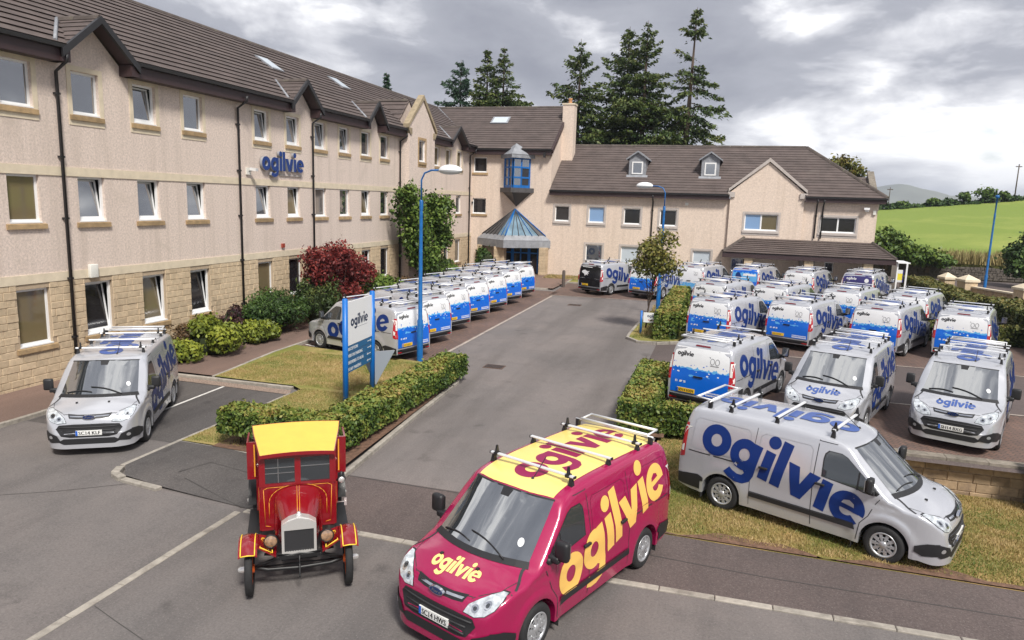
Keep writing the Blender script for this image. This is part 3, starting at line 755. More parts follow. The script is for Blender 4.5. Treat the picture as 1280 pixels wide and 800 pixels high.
def window(parent, face, u0, u1, z0, z1, n=0.0, open_=0.0, pane='pane', cols=1, sill=True, surround=None, sillmat='sandstone', fw=.07):
    """frame (the part) > panes, opening sash, sill"""
    q = n - .10
    mb = MB(face); mb.mat('white_pvc')
    mb.box(u0, u0 + fw, q - .06, q, z0, z1); mb.box(u1 - fw, u1, q - .06, q, z0, z1)
    mb.box(u0 + fw, u1 - fw, q - .06, q - .001, z0, z0 + fw * 1.2); mb.box(u0 + fw, u1 - fw, q - .06, q - .001, z1 - fw, z1)
    mb.box(u0 - .01, u1 + .01, q, n + .015, z0 - .025, z0 + .012)
    for k in range(1, cols):
        uc = u0 + (u1 - u0) * k / cols; mb.box(uc - fw * .7, uc + fw * .7, q - .06, q - .002, z0 + fw * 1.2, z1 - fw)
    fr = mb.build('window', parent)
    for k in range(cols):
        a = u0 + (u1 - u0) * k / cols + (fw if k == 0 else fw * .7); b = u0 + (u1 - u0) * (k + 1) / cols - (fw if k == cols - 1 else fw * .7)
        c, d = z0 + fw * 1.2, z1 - fw
        pm = pane[k] if isinstance(pane, (list, tuple)) else pane
        if open_:
            # sash tilted inwards about its bottom edge
            def tf(u, nn, z): return face(u, q - .03 + nn - (z - c) * math.sin(open_), c + (z - c) * math.cos(open_))
            sb = MB(tf); sb.mat('white_pvc'); w = .055
            sb.box(a, a + w, -.05, 0, c, d); sb.box(b - w, b, -.05, 0, c, d); sb.box(a + w, b - w, -.05, -.001, c, c + w); sb.box(a + w, b - w, -.05, -.001, d - w, d)
            sb.build('sash', fr)
            pb = MB(tf); pb.mat(pm); pb.box(a + w, b - w, -.035, -.015, c + w, d - w); pb.build('pane', fr)
        else:
            pb = MB(face); pb.mat(pm); pb.box(a, b, q - .045, q - .025, c, d); pb.build('pane', fr)
    if sill:
        sb = MB(face); sb.mat(sillmat); sb.hull8([(u0 - .12, n - .02, z0 - .19), (u1 + .12, n - .02, z0 - .19), (u1 + .12, n + .07, z0 - .19), (u0 - .12, n + .07, z0 - .19), (u0 - .12, n - .02, z0 - .03), (u1 + .12, n - .02, z0 - .03), (u1 + .12, n + .07, z0 - .055), (u0 - .12, n + .07, z0 - .055)])
        sb.build('sill', fr)
    if surround:
        w = .15; sb = MB(face); sb.mat(surround); p0, p1 = n + .0, n + .018
        top = z1 + w
        sb.box(u0 - w, u0 - .003, p0, p1, z0 - .34, top); sb.box(u1 + .003, u1 + w, p0, p1, z0 - .34, top); sb.box(u0 - .003, u1 + .003, p0, p1, z1 + .003, top); sb.box(u0 - .003, u1 + .003, p0, p1, z0 - .34, z0 - .19)
        sb.build('surround', fr)
    return fr
def slope(parent, ea, eb, rb, ra, course=.44, matn='roof_tile', name='tile_course', lip=.05, cuts=None):
    """tiled roof plane: eave ea->eb, ridge ra->rb; one object per course, lower edges proud"""
    ea, eb, ra, rb = map(Vector, (ea, eb, ra, rb))
    up = ((ra + rb) / 2 - (ea + eb) / 2); nrm = (eb - ea).cross(up).normalized()
    if nrm.z < 0: nrm = -nrm
    n = max(1, round(up.length / course))
    for k in range(n):
        t0, t1 = k / n, min(1.0, (k + 1.12) / n)
        a0, b0, a1, b1 = ea.lerp(ra, t0), eb.lerp(rb, t0), ea.lerp(ra, t1), eb.lerp(rb, t1)
        spans = [(a0, b0, a1, b1)]
        if cuts:
            spans = []; ss = [0.0]; Lf = (b0 - a0).length
            q = 0 if abs(b0.x - a0.x) > abs(b0.y - a0.y) else 1
            for lo, hi in cuts(a0.z * .5 + a1.z * .5): ss += [min(1, max(0, (lo - a0[q]) / (b0[q] - a0[q]))), min(1, max(0, (hi - a0[q]) / (b0[q] - a0[q])))]
            ss.append(1.0)
            for i in range(0, len(ss), 2):
                if ss[i + 1] - ss[i] > 1e-3: spans.append((a0.lerp(b0, ss[i]), a0.lerp(b0, ss[i + 1]), a1.lerp(b1, ss[i]), a1.lerp(b1, ss[i + 1])))
        for a0, b0, a1, b1 in spans:
            mb = MB(); mb.mat(matn); _course(mb, a0, b0, a1, b1, nrm, lip); mb.build(name, parent)
def _course(mb, a0, b0, a1, b1, nrm, lip):
    if True:
        L_ = (b0 - a0).length; seg = max(1, int(L_ / 1.4)); V = []
        for i in range(seg + 1):
            s = i / seg; j = rng.uniform(-.005, .005) if 0 < i < seg else 0
            p0, p1 = a0.lerp(b0, s), a1.lerp(b1, s)
            V += [p0 + nrm * 0.0 + (p1 - p0).normalized() * .05, p0 + nrm * (lip + j), p1 + nrm * (.004 + j * .3), p1 - nrm * .01]
        F = []
        for i in range(seg):
            o = 4 * i
            F += [(o, o + 4, o + 5, o + 1), (o + 1, o + 5, o + 6, o + 2), (o + 2, o + 6, o + 7, o + 3), (o + 3, o + 7, o + 4, o)]
        F += [(0, 1, 2, 3), (4 * seg + 3, 4 * seg + 2, 4 * seg + 1, 4 * seg)]
        mb.add(V, F, False)
def ridge(parent, a, b, r=.12, n=None, name='ridge_tile', matn='ridge_tile'):
    a, b = Vector(a), Vector(b); l = (b - a).length; n = n or max(1, round(l / .9))
    d = (b - a).normalized(); side = d.cross(Vector((0, 0, 1))).normalized(); up = side.cross(d)
    for k in range(n):
        p, q = a + d * (l * k / n), a + d * (l * (k + 1) / n - .012); mb = MB(); mb.mat(matn)
        prof = [(-r * 1.25, -.07), (-r * .75, .03), (0, .075), (r * .75, .03), (r * 1.25, -.07)]
        mb.extr(prof, lambda u, v: p + side * u + up * v, lambda u, v: q + side * u + up * v)
        mb.build(name, parent)
def downpipe(parent, face, u, z0, z1, n=0.0, off=.55, r=.05):
    mb = MB(face); mb.mat('gutter')
    mb.tube([(u, n + off, z1 + .18), (u, n + off - .02, z1), (u, n + .09, z1 - .28), (u, n + .09, z0)], r, 8)
    zc = z1 - .9
    while zc > z0 + .3: mb.box(u - .075, u + .075, n, n + .13, zc - .03, zc + .03); zc -= 1.8
    return mb.build('downpipe', parent)
def stones(parent, face, u0, u1, z0, z1, ops, ch, lmin, lmax, matn, limit, near, proud=.018, n0=0.0, gap=.009, seed=1, name='stone'):
    """coursed stones, each its own object up to the limit (nearest first), the rest one joined part"""
    r = random.Random(seed); lst = []; z = z0
    while z < z1 - .05:
        h = min(ch * r.choice((1, 1, 1, .85, 1.1)), z1 - z); u = u0 - r.uniform(0, lmax * .8)
        while u < u1:
            l = r.uniform(lmin, lmax); a, b = max(u, u0), min(u + l, u1); u += l
            if b - a < .04: continue
            segs = [(a, b)]
            for o in ops:
                if z + h > o[2] + .02 and z < o[3] - .02:
                    ns = []
                    for s_ in segs:
                        if o[1] <= s_[0] or o[0] >= s_[1]: ns.append(s_); continue
                        if o[0] > s_[0]: ns.append((s_[0], o[0]))
                        if o[1] < s_[1]: ns.append((o[1], s_[1]))
                    segs = ns
            for a_, b_ in segs:
                if b_ - a_ > .05: lst.append((a_, b_, z, z + h))
        z += h
    lst.sort(key=lambda s: near(*s))
    rest = MB(face); rest.mat(matn)
    for i, (a, b, c, d) in enumerate(lst):
        mb = MB(face) if i < limit else rest
        if i < limit: mb.mat(matn)
        p = n0 + proud + r.uniform(-.007, .009); g = gap / 2; v = .012
        j = lambda: r.uniform(-.003, .003)
        a2, b2, c2, d2 = a + g, b - g, c + g, d - g
        mb.add([(a2, n0, c2), (b2, n0, c2), (b2, n0, d2), (a2, n0, d2), (a2 + v + j(), p + j(), c2 + v), (b2 - v + j(), p + j(), c2 + v), (b2 - v, p + j(), d2 - v), (a2 + v, p + j(), d2 - v)],
               [(4, 5, 6, 7), (0, 1, 5, 4), (1, 2, 6, 5), (2, 3, 7, 6), (3, 0, 4, 7)], False)
        if i < limit: mb.build(name, parent)
    if len(lst) > limit:
        o = rest.build('stones', parent); o['kind'] = 'stuff'

# ---- left block: three storeys, stone below
LB = thing('office_block', 'long three-storey cream roughcast block with stone ground floor and gabled eaves, on the left', 'building', (-19, 10, 0))
def at_world(o_parent):   # parts are written in world coordinates: cancel the Empty's own placing
    o_parent.location = (0, 0, 0)
at_world(LB)
TOP = [14.92, 17.17, 19.47, 21.75, 25.77, 28.02, 30.28, 32.55, 34.80, 37.02]
WD = .97; T0, T1 = 8.06, 9.30; M0, M1 = 4.85, 6.2; G0, G1 = 1.30, 2.95
tops = [(u, u + WD, T0, T1) for u in [8.2, 10.4, 12.6] + TOP]
mids = [(u, u + WD, M0, M1) for u in [8.2, 10.4, 12.6] + TOP]
grds = [(u, u + WD + .06, G0, G1) for u in [10.4, 12.6] + TOP]
farT = [(44.75, 45.65, T0, T1), (46.83, 47.75, T0, T1), (48.98, 49.96, T0, T1)]
farM = [(44.88, 45.72, M0, M1), (46.81, 47.72, M0, M1), (48.9, 49.88, M0, M1)]
farG = [(44.75, 45.65, G0, G1), (46.65, 47.64, G0, G1), (48.82, 49.9, G0, G1)]
bayT = [(40.95, 41.9, T0 + .05, T1 + .1)]
GABS = [(16.62, 19.12, 17.87), (27.85, 30.10, 28.95), (34.82, 36.80, 35.85), (46.75, 49.9, 48.25)]
EV = 9.44
def gpoly(a, b, c, z=EV, top=1.32): return [(a + .06, z), (b - .06, z), (b - .06, z + .22), (c, z + top), (a + .06, z + .22)]
wall_mesh(LF, 6, 39.55, 3.1, EV, tops + mids, 'roughcast', gables=[gpoly(*g) for g in GABS[:3]]).build('wall', LB)
wall_mesh(LF, 43.4, 52.2, 3.1, EV, farT + farM, 'roughcast', gables=[gpoly(*GABS[3])]).build('wall', LB)
wall_mesh(LF, 6, 39.55, 0.0, 3.1, grds, 'mortar').build('wall', LB)
wall_mesh(LF, 43.4, 52.2, 0.0, 3.1, farG, 'mortar').build('wall', LB)
# projecting stone-coped bay
BN = .6
b_ = wall_mesh(LF, 39.55, 43.4, 0.0, 10.0, bayT, 'roughcast', n0=BN, gables=[[(39.55, 10.0), (43.4, 10.0), (41.47, 11.85)]])
b_.quad((39.55, 0, 0), (39.55, BN, 0), (39.55, BN, 10.0), (39.55, 0, 10.0)); b_.quad((43.4, 0, 0), (43.4, BN, 0), (43.4, BN, 10.0), (43.4, 0, 10.0))
b_.add([(39.55, -.35, 10.0), (43.4, -.35, 10.0), (41.47, -.35, 11.85)], [(0, 1, 2)], False)
b_.quad((39.55, 0, 9.3), (39.55, -.35, 9.3), (39.55, -.35, 10), (39.55, 0, 10)); b_.quad((43.4, 0, 9.3), (43.4, -.35, 9.3), (43.4, -.35, 10), (43.4, 0, 10))
b_.build('bay_wall', LB)
mb = MB(LF); mb.mat('bay_coping')
for s, uu in ((-1, 39.55), (1, 43.4)):
    c = 41.475
    mb.hull8([(uu + s * .22, BN - .30, 9.98), (c, BN - .30, 11.83), (c, BN + .08, 11.83), (uu + s * .22, BN + .08, 9.98), (uu + s * .22, BN - .30, 10.2), (c, BN - .30, 12.12), (c, BN + .08, 12.12), (uu + s * .22, BN + .08, 10.2)])
    mb.hull8([(uu - .02 * s, BN - .30, 9.62), (uu + s * .20, BN - .30, 9.98), (uu + s * .20, BN + .06, 9.98), (uu - .02 * s, BN + .06, 9.62), (uu - s * .30, BN - .30, 9.62), (uu - s * .30, BN - .30, 9.981), (uu - s * .30, BN + .06, 9.981), (uu - s * .30, BN + .06, 9.62)])
mb.build('coping', LB)
# rooms behind the glass
mb = MB(LF); mb.mat('room'); mb.quad((6, -1.6, 0), (52, -1.6, 0), (52, -1.6, 9.4), (6, -1.6, 9.4))
for z in (3.1, 6.3, 9.42): mb.quad((6, -1.6, z), (52, -1.6, z), (52, -.3, z), (6, -.3, z))
mb.build('interior', LB)
for z0_, z1_, a, b in ((6.2, 6.46, 6, 39.55), (6.2, 6.46, 43.4, 52.2), (3.10, 3.36, 6, 39.55), (3.10, 3.36, 43.4, 52.2)):
    mb = MB(LF); mb.mat('band'); mb.box(a, b - .003, -.02, .028, z0_, z1_); mb.build('string_course', LB)
oprng = random.Random(5)
PT = ['pane', 'pane', 'pane', 'pane_dark', 'pane_blind']
for i, o in enumerate(tops): window(LB, LF, *o, open_=R(7) if i in (5, 7, 8, 9, 10) else 0, pane='pane', surround='band')
for i, o in enumerate(mids): window(LB, LF, *o, open_=R(8) if i in (4, 5, 6, 7, 8, 11) else 0, pane='pane_blind' if i == 3 else ('pane' if i < 8 else oprng.choice(PT)))
for i, o in enumerate(grds): window(LB, LF, *o, open_=R(8) if i in (3, 4, 5, 9, 10) else 0, pane=('pane_blind', 'pane_dark', 'pane_blind', 'pane_dark', 'pane_blind', 'pane_dark')[i % 6] if i > 1 else 'pane')
for o in farT: window(LB, LF, *o, pane='pane_blind', surround='band')
for o in farM: window(LB, LF, *o, pane=oprng.choice(PT))
for o in farG: window(LB, LF, *o, pane='pane')
window(LB, LF, *bayT[0], n=BN, pane='pane', surround='sandstone')
stones(LB, LF, 6, 39.5, 0.02, 3.09, grds + [(u[0] - .13, u[1] + .13, u[2] - .2, u[2]) for u in grds], .205, .24, .52, 'stone', 300, lambda a, b, c, d: abs((a + b) / 2 - 15.5) + (6 if (a + b) / 2 < 14 else 0), seed=11)
stones(LB, LF, 43.42, 52.1, 0.02, 3.09, farG + [(u[0] - .13, u[1] + .13, u[2] - .2, u[2]) for u in farG], .205, .24, .52, 'stone', 0, lambda a, b, c, d: 0, seed=12)
# eaves: fascia, gutter, roof
RZ, RX, EX, EZ = 13.42, -24.0, -18.47, 9.88
def lroof_z(x): return EZ + (EX - x) * (RZ - EZ) / (EX - RX)
segs = []; u = 4.0
for g in GABS[:3]: segs.append((u, g[0])); u = g[1]
segs.append((u, 39.5)); segs += [(43.45, GABS[3][0]), (GABS[3][1], 51.75)]
for a, b in segs:
    if b - a < .2: continue
    mb = MB(LF); mb.mat('fascia'); mb.box(a, b, .40, .44, 9.42, 9.84); mb.box(a, b, -.01, .40, 9.42, 9.45); mb.build('fascia', LB)
    mb = MB(LF); mb.mat('gutter'); mb.extr([(.445, 9.76), (.57, 9.78), (.585, 9.89), (.445, 9.88)], lambda p, q: (a, p, q), lambda p, q: (b, p, q)); mb.build('gutter', LB)
def gcuts(z):
    out_ = []
    for a, b, c in GABS:
        za, zr = EV + .28, EV + 1.48; f = 1 - (z - za) / (zr - za)
        if f > .06: f = min(1, f); out_.append((c - (c - a + .1) * f, c + (b + .1 - c) * f))
    if z < 11.4: f = min(1, (11.9 - z) / 1.9); out_.insert(3, (41.47 - 2.0 * f, 41.47 + 2.0 * f))
    return out_
slope(LB, (EX, 2, EZ), (EX, 51.6, EZ), (RX, 57.2, RZ), (RX, 2, RZ), cuts=gcuts)
slope(LB, (-29.5, 57, EZ), (-29.5, 2, EZ), (RX, 2, RZ), (RX, 57, RZ), course=1.5)
ridge(LB, (RX, 2, RZ + .02), (RX, 57.2, RZ + .02))
def gablet(g, zt=EV + 1.22):
    a, b, c = g; za = EV + .28; ridge_z = zt + .26; x0 = -18.5
    xr = RX + (RZ - ridge_z) * (EX - RX) / (RZ - EZ) * 1.0
    xb = RX + (RZ - (za + .1)) * (EX - RX) / (RZ - EZ)
    for (e, s) in ((a - .16, -1), (b + .16, 1)):
        slope(LB, (x0, e, za), (xb - .1, e, za), (xr - .3, c, ridge_z), (x0, c, ridge_z), course=.30, lip=.03)
        mb = MB(); mb.mat('gutter')     # verge boards
        p0, p1 = Vector((x0, e, za)), Vector((x0, c, ridge_z))
        mb.hull8([(x0 - .02, e, za - .19), (x0 + .09, e, za - .19), (x0 + .09, c, ridge_z - .17), (x0 - .02, c, ridge_z - .17), (x0 - .02, e, za + .05), (x0 + .09, e, za + .05), (x0 + .09, c, ridge_z + .05), (x0 - .02, c, ridge_z + .05)])
        mb.build('verge', LB)
        mb = MB(); mb.mat('fascia'); mb.box(-19.0, x0 + .02, min(e, e - s * .30), max(e, e - s * .30), EV - .02, EV + .32); mb.build('kneeler', LB)
        mb = MB(); mb.mat('fascia'); mb.hull8([(-18.98, e - s * .02, za - .15), (x0 - .02, e - s * .02, za - .15), (x0 - .02, c, ridge_z - .13), (-18.98, c, ridge_z - .13), (-18.98, e - s * .02, za - .02), (x0 - .02, e - s * .02, za - .02), (x0 - .02, c, ridge_z - .02), (-18.98, c, ridge_z - .02)]); mb.build('soffit', LB)
    ridge(LB, (x0 + .02, c, ridge_z + .02), (xr - .2, c, ridge_z + .02), r=.09)
    mb = MB(); mb.mat('lead')
    mb.tube([(x0 - .02, a - .3, lroof_z(x0) + .06), (xr, c - .05, ridge_z + .03)], .06, 5); mb.build('valley', LB)
for g in GABS: gablet(g)
# short roof running back behind the coped bay
slope(LB, (-19.3, 39.5, 9.9), (-21.5, 39.5, 9.9), (-23.0, 41.47, 11.8), (-19.3, 41.47, 11.8)); slope(LB, (-19.3, 43.45, 9.9), (-21.5, 43.45, 9.9), (-23.0, 41.47, 11.8), (-19.3, 41.47, 11.8))
ridge(LB, (-19.35, 41.47, 11.82), (-21.6, 41.47, 11.82))
for u_, zt in ((16.62, 9.45), (24.65, 9.45), (30.0, 9.45), (39.40, 9.45), (51.5, 9.45)): downpipe(LB, LF, u_, .1, zt)
def skylight(parent, p, du, dv, nrm):
    p, du, dv, nrm = map(Vector, (p, du, dv, nrm)); mb = MB(); mb.mat('lead')
    for q, m_, e in ((0, 'lead', 0.0), (1, 'pane_pale', .10)):
        mb.mat(m_); a, b, c, d = p + du * e + dv * e, p + du * (1 - e) + dv * e, p + du * (1 - e) + dv * (1 - e), p + du * e + dv * (1 - e)
        h0, h1 = nrm * (.0 + .06 * q), nrm * (.07 + .012 * q)
        mb.hull8([a + h0, b + h0, c + h0, d + h0, a + h1, b + h1, c + h1, d + h1])
    mb.build('skylight', parent)
_sl = Vector((EX - RX, 0, EZ - RZ)).normalized()
for y_, x_ in ((30.4, -22.3), (37.6, -22.7)): skylight(LB, (x_, y_, lroof_z(x_) + .03), Vector((0, .95, 0)), _sl * 1.2, Vector((-_sl.z, 0, _sl.x)))
# small fittings on the left front
mb = MB(LF); mb.mat('white_box'); rbox(mb, .30, .12, .42, (17.45, .07, 3.30), .02); mb.build('vent_box', LB)
mb = MB(LF); mb.mat('alarm_red'); mb.box(27.45, 27.62, .0, .09, 3.50, 3.68); mb.build('alarm_bell', LB)

# ---- letters on the left front
sgn = thing('wall_lettering', 'large blue raised lettering fixed high on the roughcast wall of the left block', 'sign', (-19, 27.5, 7.1)); at_world(sgn)
names = ['letter'] * 7
LS = 3.1 / LOGO_W
def sgn_tf(off): return lambda a, b: (-19 + off, 26.02 + a * LS, 6.86 + b * LS)
grp = [[0], [1], [2, 3] if False else [2], [3], [4], [5], [6]]
cl = [[LOGO[0]], [LOGO[1]], [LOGO[2], LOGO[3]], [LOGO[4]], [LOGO[5]], [LOGO[6], LOGO[7]], [LOGO[8]]]
for g in cl:
    mb = MB()
    for o, hs in g:
        V, F = flat_tris([(o, hs)]); mb.mat('letter_blue')
        fn = sgn_tf(.16); mb.add([fn(*p) for p in V], F, False)
        mb.mat('letter_side'); f0, f1 = sgn_tf(.05), sgn_tf(.16)
        for lp in [o] + hs:
            n = len(lp); mb.add([f0(*p) for p in lp] + [f1(*p) for p in lp], [(i, (i + 1) % n, n + (i + 1) % n, n + i) for i in range(n)], False)
    mb.build('letter', sgn, recalc=True)
mb = MB(LF); mb.mat('surround_grey'); mb.box(27.4, 29.1, .0, .05, 6.66, 6.74); mb.build('rail', sgn)

def cctv(name_label, face, u, z, n=0.0):
    t = thing('security_camera', name_label, 'camera', face(u, n, z)); at_world(t)
    mb = MB(face); mb.mat('white_box'); mb.box(u - .12, u + .12, n, n + .08, z - .14, z + .14); mb.build('bracket', t)
    mb = MB(face); mb.mat('steel'); mb.tube([(u, n + .06, z), (u + .05, n + .20, z + .03)], .03, 6); mb.build('arm', t)
    mb = MB(face); mb.mat('white_pvc'); mb.hull8([(u - .05, n + .16, z + .03), (u + .10, n + .16, z + .03), (u + .12, n + .42, z), (u - .03, n + .42, z), (u - .05, n + .16, z + .15), (u + .10, n + .16, z + .15), (u + .13, n + .45, z + .12), (u - .04, n + .45, z + .12)]); mb.build('housing', t)
cctv('white security camera on the left block beside the raised blue lettering', LF, 25.25, 6.75)

# ---- tall block across the end, with the glazed entrance
TB = thing('entrance_block', 'tall cream entrance block with chimney and glazed porch at the end of the drive', 'building', (-16, 52.2, 0)); at_world(TB)
tw = [(-18.88, -17.82, 7.98, 9.10), (-18.92, -17.82, 4.85, 6.02)]
door_op = (-16.3, -13.1, .2, 2.75)
wall_mesh(RF, -19, -12.75, 0.2, 9.40, tw + [door_op], 'roughcast_right', depth=.14).build('wall', TB)
mb = MB(); mb.mat('roughcast_right')
mb.add([(-12.75, 52.2, .2), (-12.75, 62.2, .2), (-12.75, 62.2, 9.4), (-12.75, 57.2, 13.15), (-12.75, 52.2, 9.4)], [(0, 1, 2, 3, 4)], False); mb.build('gable_wall', TB)
mb = MB(); mb.mat('room'); mb.quad((-19, 53.4, .2), (-12.8, 53.4, .2), (-12.8, 53.4, 9.3), (-19, 53.4, 9.3)); mb.build('interior', TB)
for o in tw: window(TB, RF, *o, pane='pane_dark')
slope(TB, (-19.2, 51.72, 9.72), (-12.72, 51.72, 9.72), (-12.72, 57.2, 13.38), (-24.2, 57.2, 13.38), course=.38, lip=.038)
slope(TB, (-12.72, 62.6, 9.72), (-24, 62.6, 9.72), (-24, 57.2, 13.38), (-12.72, 57.2, 13.38), course=1.5)
ridge(TB, (-24, 57.2, 13.42), (-12.7, 57.2, 13.42))
mb = MB(); mb.mat('lead'); mb.tube([(-18.6, 51.6, 9.80), (-24, 57.15, 13.42)], .09, 5); mb.build('valley', TB)
mb = MB(RF); mb.mat('fascia'); mb.box(-18.6, -12.70, .42, .46, 9.30, 9.68); mb.box(-18.6, -12.70, 0, .42, 9.30, 9.33); mb.build('fascia', TB)
mb = MB(RF); mb.mat('gutter'); mb.extr([(.465, 9.60), (.58, 9.62), (.59, 9.72), (.465, 9.71)], lambda p, q: (-18.6, p, q), lambda p, q: (-12.7, p, q)); mb.build('gutter', TB)
mb = MB(); mb.mat('fascia'); mb.hull8([(-12.74, 51.9, 9.42), (-12.60, 51.9, 9.42), (-12.60, 57.2, 13.0), (-12.74, 57.2, 13.0), (-12.74, 51.7, 9.68), (-12.60, 51.7, 9.68), (-12.60, 57.2, 13.36), (-12.74, 57.2, 13.36)]); mb.build('verge', TB)
mb = MB(); mb.mat('gutter'); mb.box(-13.25, -13.10, 51.58, 51.74, 9.1, 9.5); mb.build('hopper', TB)
mb = MB(); mb.mat('roughcast_right'); mb.box(-12.76, -11.86, 55.2, 56.2, 8.5, 13.32); mb.mat('band'); mb.box(-12.81, -11.81, 55.15, 56.25, 13.32, 13.44); ch = mb.build('chimney', TB)
mb = MB(); mb.mat('terracotta'); mb.lathe([(.15, 13.44), (.13, 13.74), (.16, 13.76), (.16, 13.84), (.1, 13.84)], 'z', 14, (-12.3, 55.7, 0)); mb.build('chimney_pot', ch)
_t = Vector((0, 51.72 - 57.2, 9.72 - 13.38)).normalized()
skylight(TB, (-18.55, 55.75, 12.45), Vector((1.45, 0, 0)), _t * 1.05, Vector((0, _t.z, -_t.y)) * (1 if -_t.y > 0 else -1))
mb = MB(RF); mb.mat('gutter'); mb.box(-19.0 + .05, -18.99 + .12, 0, .1, 5.6, 5.75); mb.build('wall_light', TB)
# prow window with slate base and lead cap
def prow(pts_w, z, y0=52.2): return [(x, y, z) for x, y in pts_w]
O3 = [(-16.36, 52.19), (-15.38, 51.05), (-14.40, 52.19)]
orl = MB(); orl.mat('blue_frame')
def bar(mb, a, b, w, d=.07):
    a, b = Vector(a), Vector(b); dr = (b - a).normalized(); s1 = dr.cross(Vector((0, -1, .001))).normalized() * w / 2; s2 = dr.cross(s1).normalized() * d / 2
    mb.hull8([a - s1 - s2, a + s1 - s2, a + s1 + s2, a - s1 + s2, b - s1 - s2, b + s1 - s2, b + s1 + s2, b - s1 + s2])
for A, B in ((O3[0], O3[1]), (O3[1], O3[2])):
    for t in (0.02, .5, .98):
        x, y = A[0] + (B[0] - A[0]) * t, A[1] + (B[1] - A[1]) * t; bar(orl, (x, y, 6.86), (x, y, 9.04), .13 if t != .5 else .10)
    for z, w in ((6.95, .22), (7.62, .12), (8.36, .12), (9.0, .12)): bar(orl, (A[0], A[1], z), (B[0], B[1], z), w)
of = orl.build('prow_window', TB)
for A, B in ((O3[0], O3[1]), (O3[1], O3[2])):
    for (t0, t1) in ((.06, .46), (.54, .94)):
        for k, (z0_, z1_) in enumerate(((7.06, 7.56), (7.68, 8.30), (8.42, 8.94))):
            p = lambda t: (A[0] + (B[0] - A[0]) * t, A[1] + (B[1] - A[1]) * t + .02)
            m_ = MB(); m_.mat('pane' if k == 2 or t0 < .3 else 'pane_dark'); a, b = p(t0), p(t1)
            m_.hull8([(a[0], a[1], z0_), (b[0], b[1], z0_), (b[0], b[1] + .02, z0_), (a[0], a[1] + .02, z0_), (a[0], a[1], z1_), (b[0], b[1], z1_), (b[0], b[1] + .02, z1_), (a[0], a[1] + .02, z1_)]); m_.build('pane', of)
mb = MB(); mb.mat('lead'); o_ = [(-16.72, 52.2), (-15.38, 50.66), (-14.04, 52.2)]
mb.add(prow(o_, 9.03) + prow(o_, 9.29), [(0, 1, 2), (3, 4, 5), (0, 1, 4, 3), (1, 2, 5, 4), (2, 0, 3, 5)], False)
mb.add(prow([(-16.76, 52.2), (-15.38, 50.62), (-14.00, 52.2)], 9.292) + [(-15.38, 51.75, 10.12)], [(0, 1, 3), (1, 2, 3)], False); mb.build('lead_cap', TB)
mb = MB(); mb.mat('slate')
mb.add(prow(o_, 6.86) + prow(o_, 6.52), [(0, 1, 2), (0, 1, 4, 3), (1, 2, 5, 4)], False)
mb.mat('gutter'); mb.add(prow([(-16.5, 52.2), (-15.38, 50.92), (-14.26, 52.2)], 6.519) + [(-15.38, 52.17, 5.48)], [(0, 1, 3), (1, 2, 3)], False); mb.build('slate_base', TB)
# entrance porch: prow plan, pyramid of glass and slate
P3 = [(-18.45, 52.18), (-15.62, 49.95), (-12.60, 52.18)]; AP = Vector((-15.45, 52.17, 5.27)); PZ = 2.98
porch = MB(); porch.mat('lead')
porch.add(prow(P3, 2.45) + prow(P3, PZ), [(0, 1, 4, 3), (1, 2, 5, 4), (0, 1, 2)], False)
po = porch.build('porch_fascia', TB)
def lerp2(A, B, t): return Vector((A[0] + (B[0] - A[0]) * t, A[1] + (B[1] - A[1]) * t, PZ + .02))
mb = MB(); mb.mat('lead')
for (A, B) in ((P3[0], P3[1]), (P3[1], P3[2])):
    a, b = lerp2(A, B, 0), lerp2(A, B, 1); nrm = (b - a).cross(AP - a).normalized() * (1 if (b - a).cross(AP - a).z > 0 else -1)
    mb.add([a, b, a.lerp(AP, .16), b.lerp(AP, .16)], [(0, 1, 3, 2)], False)
mb.build('lead_apron', TB)
for fi, (A, B) in enumerate(((P3[0], P3[1]), (P3[1], P3[2]))):
    n = 6
    a, b = lerp2(A, B, 0), lerp2(A, B, 1); base = lambda t: a.lerp(b, t)
    nrm = (b - a).cross(AP - a).normalized(); nrm = nrm if nrm.y < 0 else -nrm
    for k in range(n):
        t0, t1 = k / n, (k + 1) / n
        p0, p1 = base(t0), base(t1)
        m_ = MB(); m_.mat('slate' if (fi == 0 and k < 4) or (fi == 1 and k >= 5) else 'glaze')
        q0, q1 = p0.lerp(AP, .15), p1.lerp(AP, .15)
        m_.add([q0, q1, AP - Vector((0, .0, .02)), q0 - nrm * .02, q1 - nrm * .02], [(0, 1, 2), (3, 4, 2), (0, 1, 4, 3)], False)
        m_.build('glazing_panel' if fi else 'glazing_panel', TB)
    for k in range(n + 1):
        m_ = MB(); m_.mat('blue_frame' if (fi == 0 and k >= n - 1) or (fi == 1 and k in (0, 4, n)) else 'slate'); p0 = base(k / n).lerp(AP, .14) + nrm * .03
        m_.tube([p0, AP + nrm * .03], .045 if k in (0, n) else .028, 6); m_.build('glazing_bar', TB)
